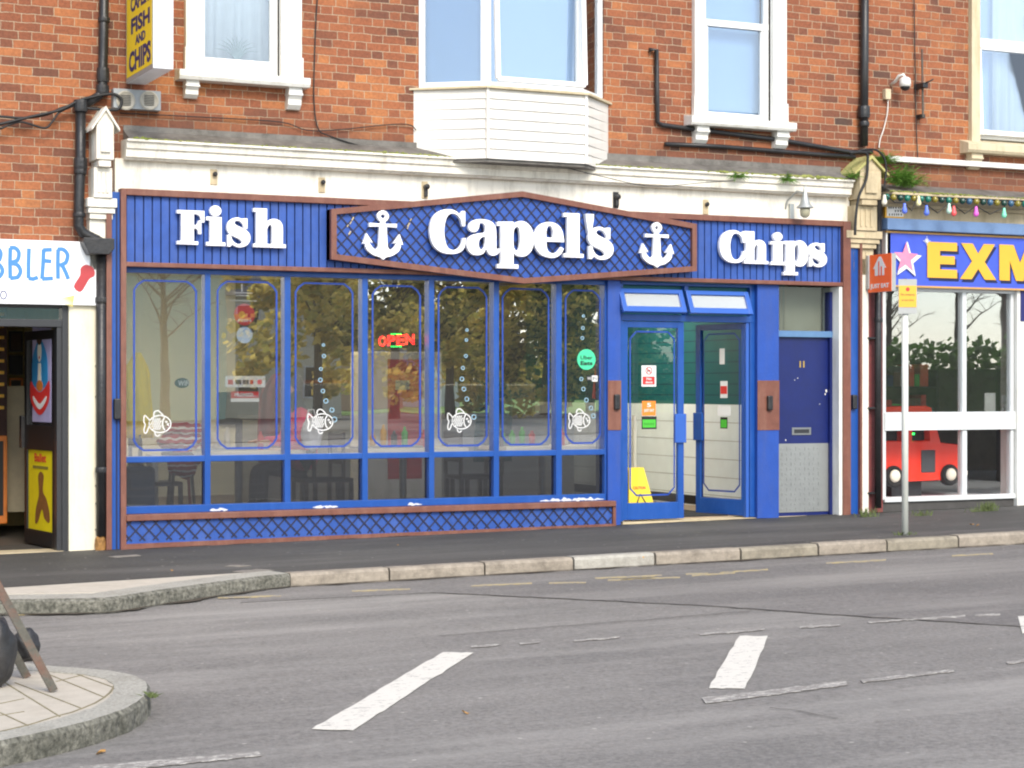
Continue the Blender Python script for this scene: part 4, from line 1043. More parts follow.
bubbles([(467, 330, 1.2), (466.5, 340, 1.3), (466, 356, 1.5), (463, 368, 1.6), (462, 379, 1.9), (464, 389, 1.9), (467, 399, 2), (474, 417, 2.2)], yd, PN[4])
bubbles([(583.5, 316, 1.2), (583, 328, 1.5), (582.5, 338, 1.5), (581.5, 379, 1.7), (583.5, 389, 1.9), (586.5, 400, 2), (591, 408, 2), (593.5, 416, 2.2)], yd, PN[6])
def card(name, u0, u1, v0, v1, m, parent, y, th=.003):
    um = (u0+u1)/2
    return MB().box(FX(u0, y), FX(u1, y), y, y+th, FZ(um, v1, y), FZ(um, v0, y)).build(name, m, parent)
def tx(body, u0, u1, v0, v1, m, parent, y, bold=.0, name='printed_text'):
    um = (u0+u1)/2
    return text(body, FX(u0, y), FX(u1, y), FZ(um, v1, y), FZ(um, v0, y), y, .0012, bold).build(name, m, parent)
def disc(name, u, v, r, m, parent, y, sx=1.0):
    x, z = F(u, v, y); return MB().lathe([(r, 0), (r, .002)], (x, y, z), 28, 'y').build(name, m, parent)
# wi-fi badge, red round sticker, pale round sticker, payment strip, red notice
o = MB().prism_xz([(F(183.5, 383)[0]+.068*math.cos(t), F(183.5, 383)[1]+.045*math.sin(t)) for t in [2*math.pi*k/22 for k in range(22)]], yi, yi+.002).build('wifi_sticker', M_BLK, PN[0])
tx('WiFi', 178, 189.5, 380.5, 385.8, M_DECAL, o, yi-.002, .02)
o = disc('round_sticker', 244.5, 314.5, .098, M_RED, PN[1], yi); disc('sticker_motif', 242, 314.5, .03, M_YELL2, o, yi-.002)
tx('FISH', 238, 251, 319, 322, M_DECAL, o, yi-.002, .02)
o = disc('round_sticker', 244.5, 335, .075, mat('pale_blue_sticker', (176, 196, 222), .5, .04, 9), PN[1], yi)
tx('4.5', 239, 250, 332, 338, M_DECAL, o, yi-.002, .03)
mb = MB(); x, z = F(242, 284, yi); mb.ribbon([(x, z), (x, z-.07)], .012, yi).ribbon([(x-.08, z-.08), (x+.1, z-.08)], .008, yi).ribbon([(x-.06, z-.105), (x+.07, z-.105)], .008, yi).ribbon([(x-.11, z-.15), (x+.14, z-.15)], .007, yi); mb.build('white_lettering', M_DECAL, PN[1])
o = card('payment_sticker', 225.3, 265.3, 376, 387.3, M_DECAL, PN[1], yi)
for k, (c, w) in enumerate(((M_RED, 5), (M_NAVYP, 6), (M_NAVYP, 6), (M_RED, 3), (M_PINK, 4))): card('card_logo', 228+k*7.4, 228+k*7.4+w, 379.8, 384.3, c, o, yi-.002)
card('red_notice', 231, 259, 391.5, 398, M_RED, PN[1], yi); o = card('notice_strip', 231, 259, 398.2, 401.8, M_DECAL, PN[1], yi)
tx('PREMIER', 234.5, 254, 393, 396.6, M_DECAL, o, yi-.002, .03)
# mint round sticker and small badge in the last bay
o = disc('round_sticker', 586.5, 359.5, .101, M_MINT, PN[6], yd)
tx('Uber', 580.5, 592.5, 355.5, 359.5, M_BLK, o, yd-.002, .01); tx('Eats', 580.5, 592.5, 361, 365.2, M_BLK, o, yd-.002, .03)
o = card('wifi_sticker', 587, 592, 376, 381, M_BLK, PN[6], yd); card('sticker_label', 592, 597.5, 375.5, 381.5, M_DECAL, PN[6], yd); tx('Wi', 587.3, 591.5, 377, 380, M_DECAL, o, yd-.002)
tx('Fi', 593, 596.5, 376.8, 380.3, M_BLK, PN[6], yd-.002, name='sticker_label')
# flaking white paint on the sill rail
for (u0, u1, v) in ((210, 228, 506.8), (313, 338, 505.4), (408, 422, 502.8), (540, 604, 500.3)):
    x0 = FX(u0, -.03); x1 = FX(u1, -.03); n = max(6, int((x1-x0)/.018)); mb = MB(); v = []
    for q in range(n+1):
        t_ = q/n; e = min(1, 5*t_*(1-t_)+.05); k = noise.noise(Vector((q*.45+u0, 0, 0))); k2 = noise.noise(Vector((q*.6+u0, 9, 0)))
        xx = x0+(x1-x0)*t_; zt2 = zs+.014+(.014+.03*k)*e; zb2_ = min(zt2-.003, zs+.010-(.004-.02*k2)*e)
        v += [(xx, -.0268, zb2_), (xx, -.0268, zt2), (xx, -.0245, zb2_), (xx, -.0245, zt2)]
    f = []
    for q in range(n): a_ = q*4; f += [(a_, a_+4, a_+5, a_+1), (a_+2, a_+3, a_+7, a_+6), (a_+1, a_+5, a_+7, a_+3), (a_, a_+2, a_+6, a_+4)]
    mb.add(v, f); mb.build('flaked_paint', mat('bare_weathered_paint', (196, 200, 208), .7, .1, 20), WF)
# sill, stall riser, lattice
MB().box(xL, FX(616, -.12), -.13, .1, zs-.055, zs).build('sill', M_BROWN, shop, bevel=.006)
ris = MB().box(xL, FX(613, -.1), -.085, .12, -.05, zs-.055).build('stall_riser', M_BLUE, shop)
xr1 = FX(615.5, -.1)
lattice([(xL, .07), (FX(612, -.1), .07), (FX(612, -.1), zs-.055), (xL, zs-.055)], .118, .013, -.0895, ris, M_LATT)
mb = MB(); mb.add([(x, y, z) for y in (-.115, -.08) for x, z in ((xL, -.01), (xr1, .03), (xr1, .075), (xL, .045))], [(0, 1, 2, 3), (7, 6, 5, 4), (0, 4, 5, 1), (1, 5, 6, 2), (2, 6, 7, 3), (3, 7, 4, 0)])
mb.box(FX(612.5, -.1), xr1, -.112, -.083, .07, zs-.056); mb.build('trim', M_BROWN, ris)
# pilasters around the door
def pil(u0, u1, zb, name='pilaster'):
    p = MB().box(FX(u0,-.055), FX(u1,-.055), -.055, .2, zb, Z0-.005).build(name, M_BLUEP, shop, bevel=.004)
    MB().box(FX(u0,-.055)-.002, FX(u1,-.055)+.002, -.062, -.054, FZ((u0+u1)/2, 430), FZ((u0+u1)/2, 380.5)).build('panel', M_BROWN, p, bevel=.002)
    return p
p1 = pil(608, 620.8, .02); p2 = pil(757.5, 779, .02)
def shutter_box(u, v, parent, y=-.1):
    x, z = F(u, v, y); MB().box(x-.03, x+.03, y, -.06, z-.075, z+.075).build('key_box', M_BLACK, parent, bevel=.012)
shutter_box(618, 402, p1); shutter_box(771, 403, p2)
x, z = F(117, 409, -.1); MB().box(x-.028, x+.03, -.13, -.07, z-.09, z+.09).build('key_box', M_BLACK, shop, bevel=.01)
x, z = F(855, 402, -.1); MB().box(x-.03, x+.03, -.11, -.06, z-.075, z+.075).build('key_box', M_BLACK, shop, bevel=.01)
# door frame + vents
dz0 = .085
xd0, xdm, xd1 = FX(621.5), FX(685.5), FX(749)
zt = FZ(650, 319)
df = MB(); df.box(xd0-.02, xd0+.02, .0, .1, dz0, Z0-.03).box(FX(750), FX(757.5), .0, .1, dz0, Z0-.03)
df.box(xd0, FX(757), -.004, .1, zt-.02, zt+.045).box(xd0, FX(757), 0, .1, Z0-.04, Z0-.006).box(FX(684.5), FX(688.5), -.002, .1, zt+.045, Z0-.04)
DF = df.build('door_frame', M_BLUEF, shop, bevel=.004)
MB().box(FX(746.5), FX(749.5), .01, .07, dz0, zt-.02).build('door_seal', M_BLUEL, shop)
MB().box(xd0, FX(757), -.03, .5, -.05, dz0-.005).build('threshold', M_CREAM2, shop)
def vent(u0, u1, va, vb):
    # top hung light: head at the frame, foot pushed out towards the street
    x0, x1 = FX(u0, -.08), FX(u1, -.08); zt_ = FZ((u0+u1)/2, va); L = .25; an = R(24)
    rot = Matrix.Rotation(-an, 3, 'X'); mb = MB(); cx = (x0+x1)/2; hw = (x1-x0)/2
    top = Vector((cx, -.02, zt_))
    for (ox, oz, a, b) in ((-hw+.025, -L/2, .025, L/2), (hw-.025, -L/2, .025, L/2), (0, -.022, hw-.05, .022), (0, -L+.03, hw-.05, .03)):
        mb.obox(top+rot @ Vector((ox, 0, oz)), a, .018, b, rot)
    v_ = mb.build('vent_light', M_BLUEL, shop, bevel=.003)
    mb = MB(); mb.obox(top+rot @ Vector((0, .003, -L/2)), hw-.048, .003, L/2-.05, rot); mb.build('pane', M_GLASSO, v_)
    mb = MB(); mb.box(x0+.02, x0+.035, -.1, .0, zt_-.2, zt_-.19); mb.build('stay', M_GREYM, v_)
vent(621, 684.5, 290, 0); vent(688, 750.5, 292, 0)
MB().box(xd0+.02, FX(684.5), .06, .066, zt+.04, Z0-.03).box(FX(688.5), FX(750), .06, .066, zt+.04, Z0-.03).build('vent_backing', M_TEAL, shop)
# doors: built flat at a hinge, then swung
def door(hinge_x, w, direction, ang, lab, extras):
    d = bpy.data.objects.new('door', None)
    z0, z1 = dz0+.012, zt-.025
    rot = Matrix.Rotation(ang, 3, 'Z')
    H = Vector((hinge_x, .035, 0))
    def bb(mb, a0, a1, b0, b1, c0, c1):    # a: along the leaf from hinge, b: thickness (neg = street), c: height
        c = H+rot @ Vector((direction*(a0+a1)/2, (b0+b1)/2, (c0+c1)/2)); mb.obox(c, abs(a1-a0)/2, abs(b1-b0)/2, abs(c1-c0)/2, rot)
    mb = MB(); st = .058
    bb(mb, 0, st, -.022, .022, z0, z1); bb(mb, w-st-.01, w, -.022, .022, z0, z1)
    bb(mb, st, w-st-.01, -.022, .022, z1-.06, z1); bb(mb, st, w-st-.01, -.022, .022, z0, z0+.165)
    dr = mb.build('door', M_BLUEF, shop, bevel=.003)
    if lab: dr['label'] = lab
    mb = MB(); bb(mb, st-.004, w-st-.006, -.003, .003, z0+.16, z1-.055); pn = mb.build('pane', M_GLASSD if ang == 0 else M_GLASSN, dr)
    # handle plate
    mb = MB(); bb(mb, w-.115, w+.012, -.05, -.024, FZ(660, 443), FZ(660, 414)); mb.build('handle', M_BLUEL if ang == 0 else M_BLUEF, dr, bevel=.004)
    # painted line (octagon) built in leaf space
    x0, x1, za, zb_, c = st+.035, w-st-.045, z0+.24, z1-.10, .07
    P = [(x0+c, zb_), (x1-c, zb_), (x1, zb_-c), (x1, za+c), (x1-c, za), (x0+c, za), (x0, za+c), (x0, zb_-c)]
    mb = MB()
    for i in range(8):
        a, b = Vector(P[i]), Vector(P[(i+1) % 8]); t = (b-a).normalized(); nn = Vector((-t.y, t.x))*.0085
        q = [a+nn-t*.004, a-nn-t*.004, b-nn+t*.004, b+nn+t*.004]
        mb.add([H+rot @ Vector((direction*p.x, -.0065, p.y)) for p in q], [(0, 1, 2, 3)])
    mb.build('painted_line', M_LINE, dr)
    for (nm, a0, a1, c0, c1, m, dpt) in extras:
        mb = MB(); bb(mb, a0, a1, -.006-dpt, -.004-dpt, c0, c1); mb.build(nm, m, dr)
    return dr, H, rot
wd = xdm-xd0-.03
def A(u): return FX(u, .03)-(xd0+.02)
def Z(v): return FZ(650, v, .03)
dl, H_, r_ = door(xd0+.02, wd, 1, 0, 'closed left door leaf with notices', [
    ('notice', A(641.5), A(656), Z(386.5), Z(365.5), M_DECAL, .002), ('notice_panel', A(642.5), A(654.5), Z(384.5), Z(376.5), M_RED, .004),
    ('orange_sticker', A(642), A(655.5), Z(415.5), Z(401), M_ORANGE2, .002), ('notice_panel', A(641.5), A(656.5), Z(429), Z(416.5), M_BLK, .002), ('green_rating', A(642.5), A(655.5), Z(427.5), Z(419.5), M_GREENP, .004)])
yq = .035-.011
mb = MB(); x, z = F(649, 370.7, yq); mb.ribbon(circ(x, z, .035, .035, 18), .008, yq, True).ribbon([(x-.024, z+.024), (x+.024, z-.024)], .008, yq); mb.build('no_entry_ring', M_RED, dl)
mb = MB(); x, z = F(649, 370.7, yq); mb.box(x-.018, x+.016, yq+.0002, yq+.001, z-.006, z+.008).box(x-.018, x-.012, yq+.0002, yq+.001, z-.02, z-.006).box(x+.01, x+.016, yq+.0002, yq+.001, z-.02, z-.006); mb.build('dog_symbol', M_BLK, dl)
tx('No', 646.5, 651.5, 377.5, 380, M_DECAL, dl, yq, .02); tx('dogs', 645.5, 652.5, 381, 384, M_DECAL, dl, yq, .02)
tx('5', 647, 651, 403, 407, M_DECAL, dl, yq, .02); tx('JUST EAT', 644, 654, 409, 412.5, M_DECAL, dl, yq, .02)
mb = MB()
for k in range(5): x, z = F(644.8+k*2.1, 424, yq); mb.ribbon(circ(x, z, .007, .009, 8), .003, yq, True)
mb.build('rating_mark', mat('dark_green_print', (20, 80, 20), .6), dl)
an = R(-75)
w2 = wd
def Z2(v, k=1.02): return EZ-(v-HOR)/98.0
door(FX(747, .03), w2, -1, an, 'right door leaf standing open inwards', [
    ('notice', .30, .37, Z2(364), Z2(348), M_DECAL, .003), ('red_notice', .26, .36, Z2(398), Z2(381), M_DECAL, .003), ('notice_panel', .265, .355, Z2(394), Z2(386), M_RED, .005),
    ('payment_sticker', .22, .40, Z2(416), Z2(406), M_DECAL, .003), ('notice_panel', .26, .36, Z2(429), Z2(417.5), M_BLK, .003), ('green_rating', .27, .35, Z2(428), Z2(420), M_GREENP, .005)])
# flat door to the right
fx0, fx1 = FX(777), FX(838)
nd = MB().box(fx0+.005, FX(829.5, .06), .06, .1, FZ(800, 516, .06), FZ(800, 337, .06)).build('side_door', M_NAVY, shop)
nd['label'] = 'dark blue side door with a metal kick plate'
MB().box(FX(829.5, .03), fx1-.01, .02, .12, .08, 2.40).build('door_frame', M_NAVY, shop)
mb = MB(); mb.box(fx0+.01, FX(828.8, .05), .054, .06, FZ(800, 512, .05), FZ(800, 443.5, .05))
for i in range(10):
    for j in range(14):
        x = fx0+.045+i*.056; z = FZ(800, 512, .05)+.03+j*.052
        if x > FX(827, .05) or z > FZ(800, 445, .05): continue
        mb.box(x-.018, x+.018, .0495, .0542, z-.006, z+.006) if (i+j) % 2 else mb.box(x-.006, x+.006, .0495, .0542, z-.018, z+.018)
mb.build('kick_plate', mat('checker_plate', (158, 160, 158), .32, .06, 10, metal=.55), nd)
lb = MB().box(FX(792, .055), FX(811, .055), .052, .06, FZ(800, 435, .055), FZ(800, 427.5, .055)).build('letter_plate', M_STEEL, nd, bevel=.002)
B('letter_flap', (FX(794, .055), FX(809, .055), .050, .0525, FZ(800, 433.2, .055), FZ(800, 429.3, .055)), M_DARKMETAL, lb)
mb = MB().box(FX(799.6, .055), FX(800.9, .055), .055, .0602, FZ(800, 367.5, .055), FZ(800, 361, .055)).box(FX(803.2, .055), FX(804.5, .055), .055, .0602, FZ(800, 367.5, .055), FZ(800, 361, .055)); mb.build('door_number', mat('brass', (190, 160, 90), .4, metal=.6), nd)
mb = MB()
for u, v, r in ((826.5, 391, .013), (825.5, 394, .009), (798, 378, .006), (795, 380, .005), (786, 440, .008), (820, 404, .005)):
    x, z = F(u, v, .055); mb.blob((x, .0605, z), (r, .003, r*1.4), 1, .5, u)
mb.build('chipped_paint', M_WHITE, nd)
MB().box(fx0, fx1, .014, .12, FZ(800, 337.2, .05), FZ(800, 331, .05)).build('transom_rail', M_LBLUE, shop, bevel=.003)
MB().box(FX(834.5), FX(838.5), .03, .12, FZ(800, 331), Z0-.01).build('transom_frame', M_LBLUE, shop)
MB().box(fx0, FX(835), .06, .066, FZ(800, 331), Z0).build('transom_pane', glass_mat('grey_transom_glass', refl=.0, ior=1.3), shop)
MB().box(fx0, FX(835), .2, .21, FZ(800, 331), Z0).build('transom_board', mat('grey_board', (112, 112, 100), .8, .15, 3), shop)
MB().box(FX(839.2,-.10), xR+.001, -.10, .2, .06, Z0-.01).build('door_jamb', M_WHITE, shop, bevel=.003)
MB().box(fx0, fx1, .0, .2, -.05, FZ(800, 516)).build('doorstep', M_CREAM2, shop, bevel=.004)

# ================================================================== CHIP SHOP INTERIOR
room = thing('shop_interior', (7.5, 3, 0.08), 'cream walled room with a teal boarded partition seen through the shop windows', 'room')
MB().box(3.9, 12, .2, 7.7, -.05, .088).build('floor', M_INTF, room)
MB().box(3.9, 12, .2, 7.7, 2.75, 2.95).build('ceiling', M_INTW, room)
MB().box(3.95, 4.0, .25, 7.65, .0, 2.75).build('wall', M_INTW, room)
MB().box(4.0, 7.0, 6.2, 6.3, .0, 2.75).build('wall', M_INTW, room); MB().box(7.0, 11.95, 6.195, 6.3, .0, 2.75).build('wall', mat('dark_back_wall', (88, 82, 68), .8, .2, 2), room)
xp = 10.98
MB().box(xp, xp+.08, .2, 6.2, .0, 1.22).build('wainscot', M_TILE, room)
mb = MB(); k = .22
while k < 1.2: mb.box(xp-.002, xp, .25, 6.15, k, k+.006); k += .2
mb.build('board_joint', M_GREYM, room)
MB().box(xp, xp+.08, .2, 6.2, 1.22, 2.75).build('teal_wall', M_TEAL, room)
mb = MB(); k = 1.32
while k < 2.7: mb.box(xp-.002, xp, .25, 6.15, k, k+.006); k += .12
mb.build('board_joint', M_GROOVE, room)
MB().box(xp-.004, xp, .25, 6.15, .1, .2).build('skirting', M_BLK, room)
tag(B('door_mat', (9.3, 10.4, .25, 1.9, .089, .1), M_MATT), 'dark mat on the floor just inside the open door', 'door mat')
# unseen glowing panels added under the ceiling to brighten the room
for (x, y) in ((5.0, 3.2), (7.2, 3.2), (9.9, 2.4)):
    t = thing('added_ceiling_glow', (x, y, 2.72), 'unseen glowing panel added to brighten the chip shop', 'light', 'added glow panels under the chip shop ceiling')
    MB().box(x-.62, x+.62, y-.32, y+.32, 2.715, 2.749).build('frame', M_WHITE, t)
    MB().box(x-.6, x+.6, y-.3, y+.3, 2.705, 2.714).build('glow_panel', mat('added_glow', (255, 244, 222), .5, emis=12.0), t)
# tables just behind the glass
def table(x, y, lab):
    t = thing('dining_table', (x, y, .088), lab, 'table', 'dining tables behind the shop windows')
    MB().box(x-.55, x+.55, y-.33, y+.33, .79, .825).build('tabletop', M_TABLE, t, bevel=.004)
    MB().tube([(x, y, .1), (x, y, .79)], .035).build('pedestal', M_STEEL, t)
    MB().lathe([(.26, 0), (.24, .02), (.05, .035)], (x, y, .088)).build('base', M_BLACK, t)
    s = MB().lathe([(.028, 0), (.028, .12), (.012, .15), (.012, .17)], (x+.2, y-.05, .825)).build('sauce_bottle', M_RED, smooth=True)
    tag(s, 'red sauce bottle on the '+lab, 'bottle')
    s = MB().lathe([(.022, 0), (.026, .07), (.015, .09)], (x+.28, y+.02, .825)).build('salt_shaker', M_TABLE, smooth=True)
    tag(s, 'small pale shaker on the '+lab, 'shaker')
def chair(x, y, face, lab, m=M_CHAIR, g='chairs at the dining tables'):
    t = thing('chair', (x, y, .088), lab, 'chair', g)
    MB().box(x-.2, x+.2, y-.2, y+.2, .51, .55).build('seat', m, t, bevel=.01)
    for sx in (-1, 1):
        for sy in (-1, 1): MB().box(x+sx*.18-.018, x+sx*.18+.018, y+sy*.18-.018, y+sy*.18+.018, .088, .51).build('leg', m, t)
    b = MB(); xb = x+face*.19
    b.box(xb-.015, xb+.015, y-.2, y-.165, .55, .98).box(xb-.015, xb+.015, y+.165, y+.2, .55, .98).box(xb-.012, xb+.012, y-.165, y+.165, .86, .97).box(xb-.012, xb+.012, y-.165, y+.165, .68, .74)
    b.build('backrest', m, t, bevel=.003)
tabs = [(5.30, 'table behind the window with the red notice'), (6.95, 'table behind the window with the lit OPEN sign'), (8.45, 'table behind the plain sixth window')]
for x, lab in tabs:
    table(x, .62, lab)
    chair(x-.78, .62, -1, 'dark wooden chair left of the '+lab)
    if x < 8: chair(x+.78, .62, 1, 'dark wooden chair right of the '+lab)
# fryer range and counter at the back
t = thing('serving_counter', (8.2, 3.7, .088), 'steel fronted serving counter across the back of the chip shop', 'counter')
MB().box(6.4, 10.2, 3.3, 4.0, .088, 1.05).build('front_panel', M_STEEL, t); MB().box(6.35, 10.25, 3.25, 4.05, 1.05, 1.1).build('worktop', M_CHAIR, t)
MB().box(6.6, 9.8, 3.5, 3.9, 1.1, 1.45).build('heated_cabinet', M_DARKMETAL, t, bevel=.02)
# drinks fridge
x0 = FX(383, 2.0); t = thing('drinks_fridge', (x0+.25, 2.2, .088), 'tall white drinks fridge with a maroon front behind the OPEN sign', 'fridge')
MB().box(x0-.18, x0+.68, 2.02, 2.5, .088, 1.78).build('cabinet', M_WHITE, t, bevel=.02)
MB().box(x0+.06, x0+.44, 2.005, 2.02, .45, 1.7).build('door', mat('maroon_fridge_door', (190, 22, 34), .35), t)
MB().box(x0+.14, x0+.30, 1.998, 2.004, 1.38, 1.48).build('badge', M_GREYM, t)
def drape(name, x, y, z0, z1, w, m, lab, cat, seed):
    mb = MB(); n, k = 14, 12; v = []; f = []
    for side in (0, 1):
        for j in range(k+1):
            t_ = j/k; z = z0+(z1-z0)*t_; ww_ = w*(1-.12*t_) if t_ < .8 else w*(.90-3.4*(t_-.8))
            for i in range(n+1):
                s = i/n*2-1; d = .07*(1-s*s)*(1-.4*t_)+.015*math.sin(s*9+seed+t_*2)
                v.append((x+s*ww_+.012*math.sin(t_*5+seed), y+(-d if side == 0 else d), z))
    N = (n+1)*(k+1)
    for side in (0, 1):
        for j in range(k):
            for i in range(n): a = side*N+j*(n+1)+i; f.append((a, a+1, a+n+2, a+n+1))
    for j in range(k):
        for i in (0, n): a = j*(n+1)+i; f.append((a, a+n+1, N+a+n+1, N+a))
    for i in range(n):
        for j in (0, k): a = j*(n+1)+i; f.append((a, a+1, N+a+1, N+a))
    mb.add(v, f); o = mb.build(name, m, smooth=True); return tag(o, lab, cat)
def jar_row(x0, y, z, n, lab, seed):
    rnd_ = random.Random(seed); t = thing('condiment_tray', (x0, y, z), lab, 'tray')
    MB().box(x0-.1, x0+.12*n, y-.08, y+.08, z, z+.02).build('tray', M_STEEL, t)
    for k in range(n):
        h_ = rnd_.uniform(.12, .22); MB().lathe([(.03, 0), (.032, h_*.7), (.014, h_*.85), (.014, h_)], (x0+k*.11, y, z+.02), 10).build('bottle', [M_RED, M_CHAIR, M_YELL2, M_TABLE, M_GREENP][rnd_.randrange(5)], t, smooth=True)
jar_row(4.95, .55, .826, 4, 'tray of sauce bottles on the table behind the second window', 1)
jar_row(6.5, .55, .826, 5, 'tray of sauce bottles on the table below the lit OPEN sign', 2)
jar_row(8.0, .6, .826, 4, 'tray of sauce bottles on the table behind the sixth window', 3)
for k, (x, y, h, w, m, lab) in enumerate(((6.5, 3.1, 1.35, .42, mat('wine_coat_cloth', (110, 34, 40), .9), 'red coat on a hook deep behind the third window'), (8.7, 2.3, 1.35, .45, mat('teal_coat_cloth', (20, 74, 84), .9), 'dark teal coat hanging behind the fifth window'))):
    drape('hanging_coat', x, y, h-.75, h+.2, w*.5, m, lab, 'coat', k+3)
# poster boards
for (u, v0, v1, y, m, lab) in ((218, 384, 396, 6.18, M_CHAIR, 0), (246, 396, 420, 6.18, M_WOOD, 0)):
    pass
mb = MB(); x, z = F(300, 400, 6.15); tag(MB().box(x-.2, x+1.5, 6.12, 6.18, 1.15, 1.5).build('menu_board', mat('brown_menu_board', (140, 84, 40), .6, .3, 6)), 'brown menu board on the back wall of the chip shop', 'menu board')
x, z = F(235, 400, 6.15); tag(MB().box(x-.2, x+.6, 6.12, 6.18, .95, 1.35).build('notice_board', mat('dark_notice_board', (70, 64, 56), .7, .3, 6)), 'dark notice board on the back wall behind the second window', 'notice board')
# wet floor sign
wx, wyy = FX(635.5, .30), .30
t = thing('wet_floor_sign', (wx, wyy, .1), 'yellow folding wet floor sign standing behind the left door leaf', 'floor sign')
def aboard(mb, yb, yt): 
    w0, w1 = .165, .085; z0, z1 = .1, .60
    v = [(wx-w0, yb, z0), (wx+w0, yb, z0), (wx+w1, yt, z1), (wx-w1, yt, z1)]
    mb.add(v+[(a, b+.012, c) for a, b, c in v], [(0, 1, 2, 3), (7, 6, 5, 4), (0, 4, 5, 1), (1, 5, 6, 2), (2, 6, 7, 3), (3, 7, 4, 0)])
M_WET = mat('yellow_sign_plastic', (246, 216, 40), .5, .05, 6)
mb = MB(); aboard(mb, wyy-.16, wyy-.02); mb.build('front_panel', M_WET, t, bevel=.003)
mb = MB(); aboard(mb, wyy+.16, wyy+.02); mb.build('back_panel', M_WET, t, bevel=.003)
def slant(a, b, c): f_ = (b-.1)/.5; return (a, wyy-.163+.14*f_-c, b)
text('CAUTION', wx-.07, wx+.07, .385, .415, 0, .002, .02, slant).build('caution_text', M_RED, t)
text('WET FLOOR', wx-.08, wx+.08, .17, .195, 0, .002, .02, slant).build('caution_text', M_BLK, t)
mb = MB(); P = [(wx-.06, .23), (wx+.06, .23), (wx, .34)]
for i in range(3):
    a, b = Vector(P[i]), Vector(P[(i+1) % 3]); tt = (b-a).normalized(); nn = Vector((-tt.y, tt.x))*.006
    q = [a+nn, a-nn, b-nn, b+nn]; mb.add([slant(p.x, p.y, .002) for p in q], [(0, 1, 2, 3)])
mb.build('warning_triangle', M_BLK, t)
x = FX(634.5, .6); tag(MB().tube([(x, .6, .1), (x, .6, 1.12)], .022).blob((x, .6, .14), (.1, .08, .05)).build('mop', M_TABLE), 'white handled mop leaning behind the yellow floor sign', 'mop')
# lit OPEN sign
yo = .30
t = thing('open_sign', (FX(396, yo), yo, FZ(396, 347, yo)), 'lit red OPEN sign with green dots hanging in the fourth window', 'lit sign')
ME_R = mat('red_led', (255, 30, 30), .5, emis=3.2); ME_G = mat('green_led', (40, 255, 90), .5, emis=3)
def word_open():
    chars = [('O', 378.5, 386), ('P', 387.5, 395), ('E', 396.5, 404), ('N', 405.5, 414)]
    for c, a, b in chars:
        um = (a+b)/2; k = (um-396)/18
        text(c, FX(a, yo), FX(b, yo), FZ(um, 345.5-k*1.2, yo), FZ(um, 335-k*1.2, yo), yo, .01, .02).build('led_letter', ME_R, t)
word_open()
for v in (334, 346.5):
    mb = MB()
    for k in range(6): x, z = F(391.5+k*1.9, v, yo); mb.blob((x, yo, z), (.007, .007, .007), 1)
    mb.build('led_dots', ME_G, t)
mb = MB(); mb.tube([(FX(385, yo), yo, FZ(385, 335, yo)), (FX(388, yo), yo, 2.7)], .002).tube([(FX(408, yo), yo, FZ(408, 335, yo)), (FX(405, yo), yo, 2.7)], .002); mb.build('hanging_wire', M_CABLE, t)
# hanging red plastic in last bay
xq = FX(600, .25); tag(MB().prism_xz([(xq-.09, 1.30), (xq+.04, 1.26), (xq+.08, 1.55), (xq+.03, 1.68), (xq-.05, 1.66)], .22, .25).build('hanging_banner', M_RED), 'red hanging pennant behind the mint round sticker', 'pennant')
# yellow coat, backpack, carrier bag
drape('hanging_coat', FX(138, .5), .5, .95, 1.72, .13, M_YCOAT, 'yellow coat hanging behind the leftmost window bay', 'coat', 1)
bp = thing('backpack', (FX(139, .3), .33, .32), 'slate blue backpack on a box behind the lower left pane', 'backpack')
xb = FX(139, .3)
MB().box(xb-.13, xb+.14, .24, .42, .32, .70).build('body', M_DENIM, bp, bevel=.04)
MB().box(xb-.11, xb+.12, .20, .25, .5, .66).build('flap', M_DENIM, bp, bevel=.025); MB().tube([(xb-.03, .33, .69), (xb-.01, .33, .735), (xb+.03, .33, .735), (xb+.05, .33, .69)], .008).build('grab_loop', M_BLK, bp)
tag(MB().box(FX(127.5, .3)+.02, FX(157, .3), .28, .5, .088, .318).build('storage_box', M_WHITE, bevel=.01), 'white box on the floor under the blue backpack', 'box')
tag(MB().box(FX(151, .52), FX(158, .52), .5, .7, .088, .80).build('display_stand', M_WHITE, bevel=.01), 'white upright stand beside the blue backpack', 'stand')
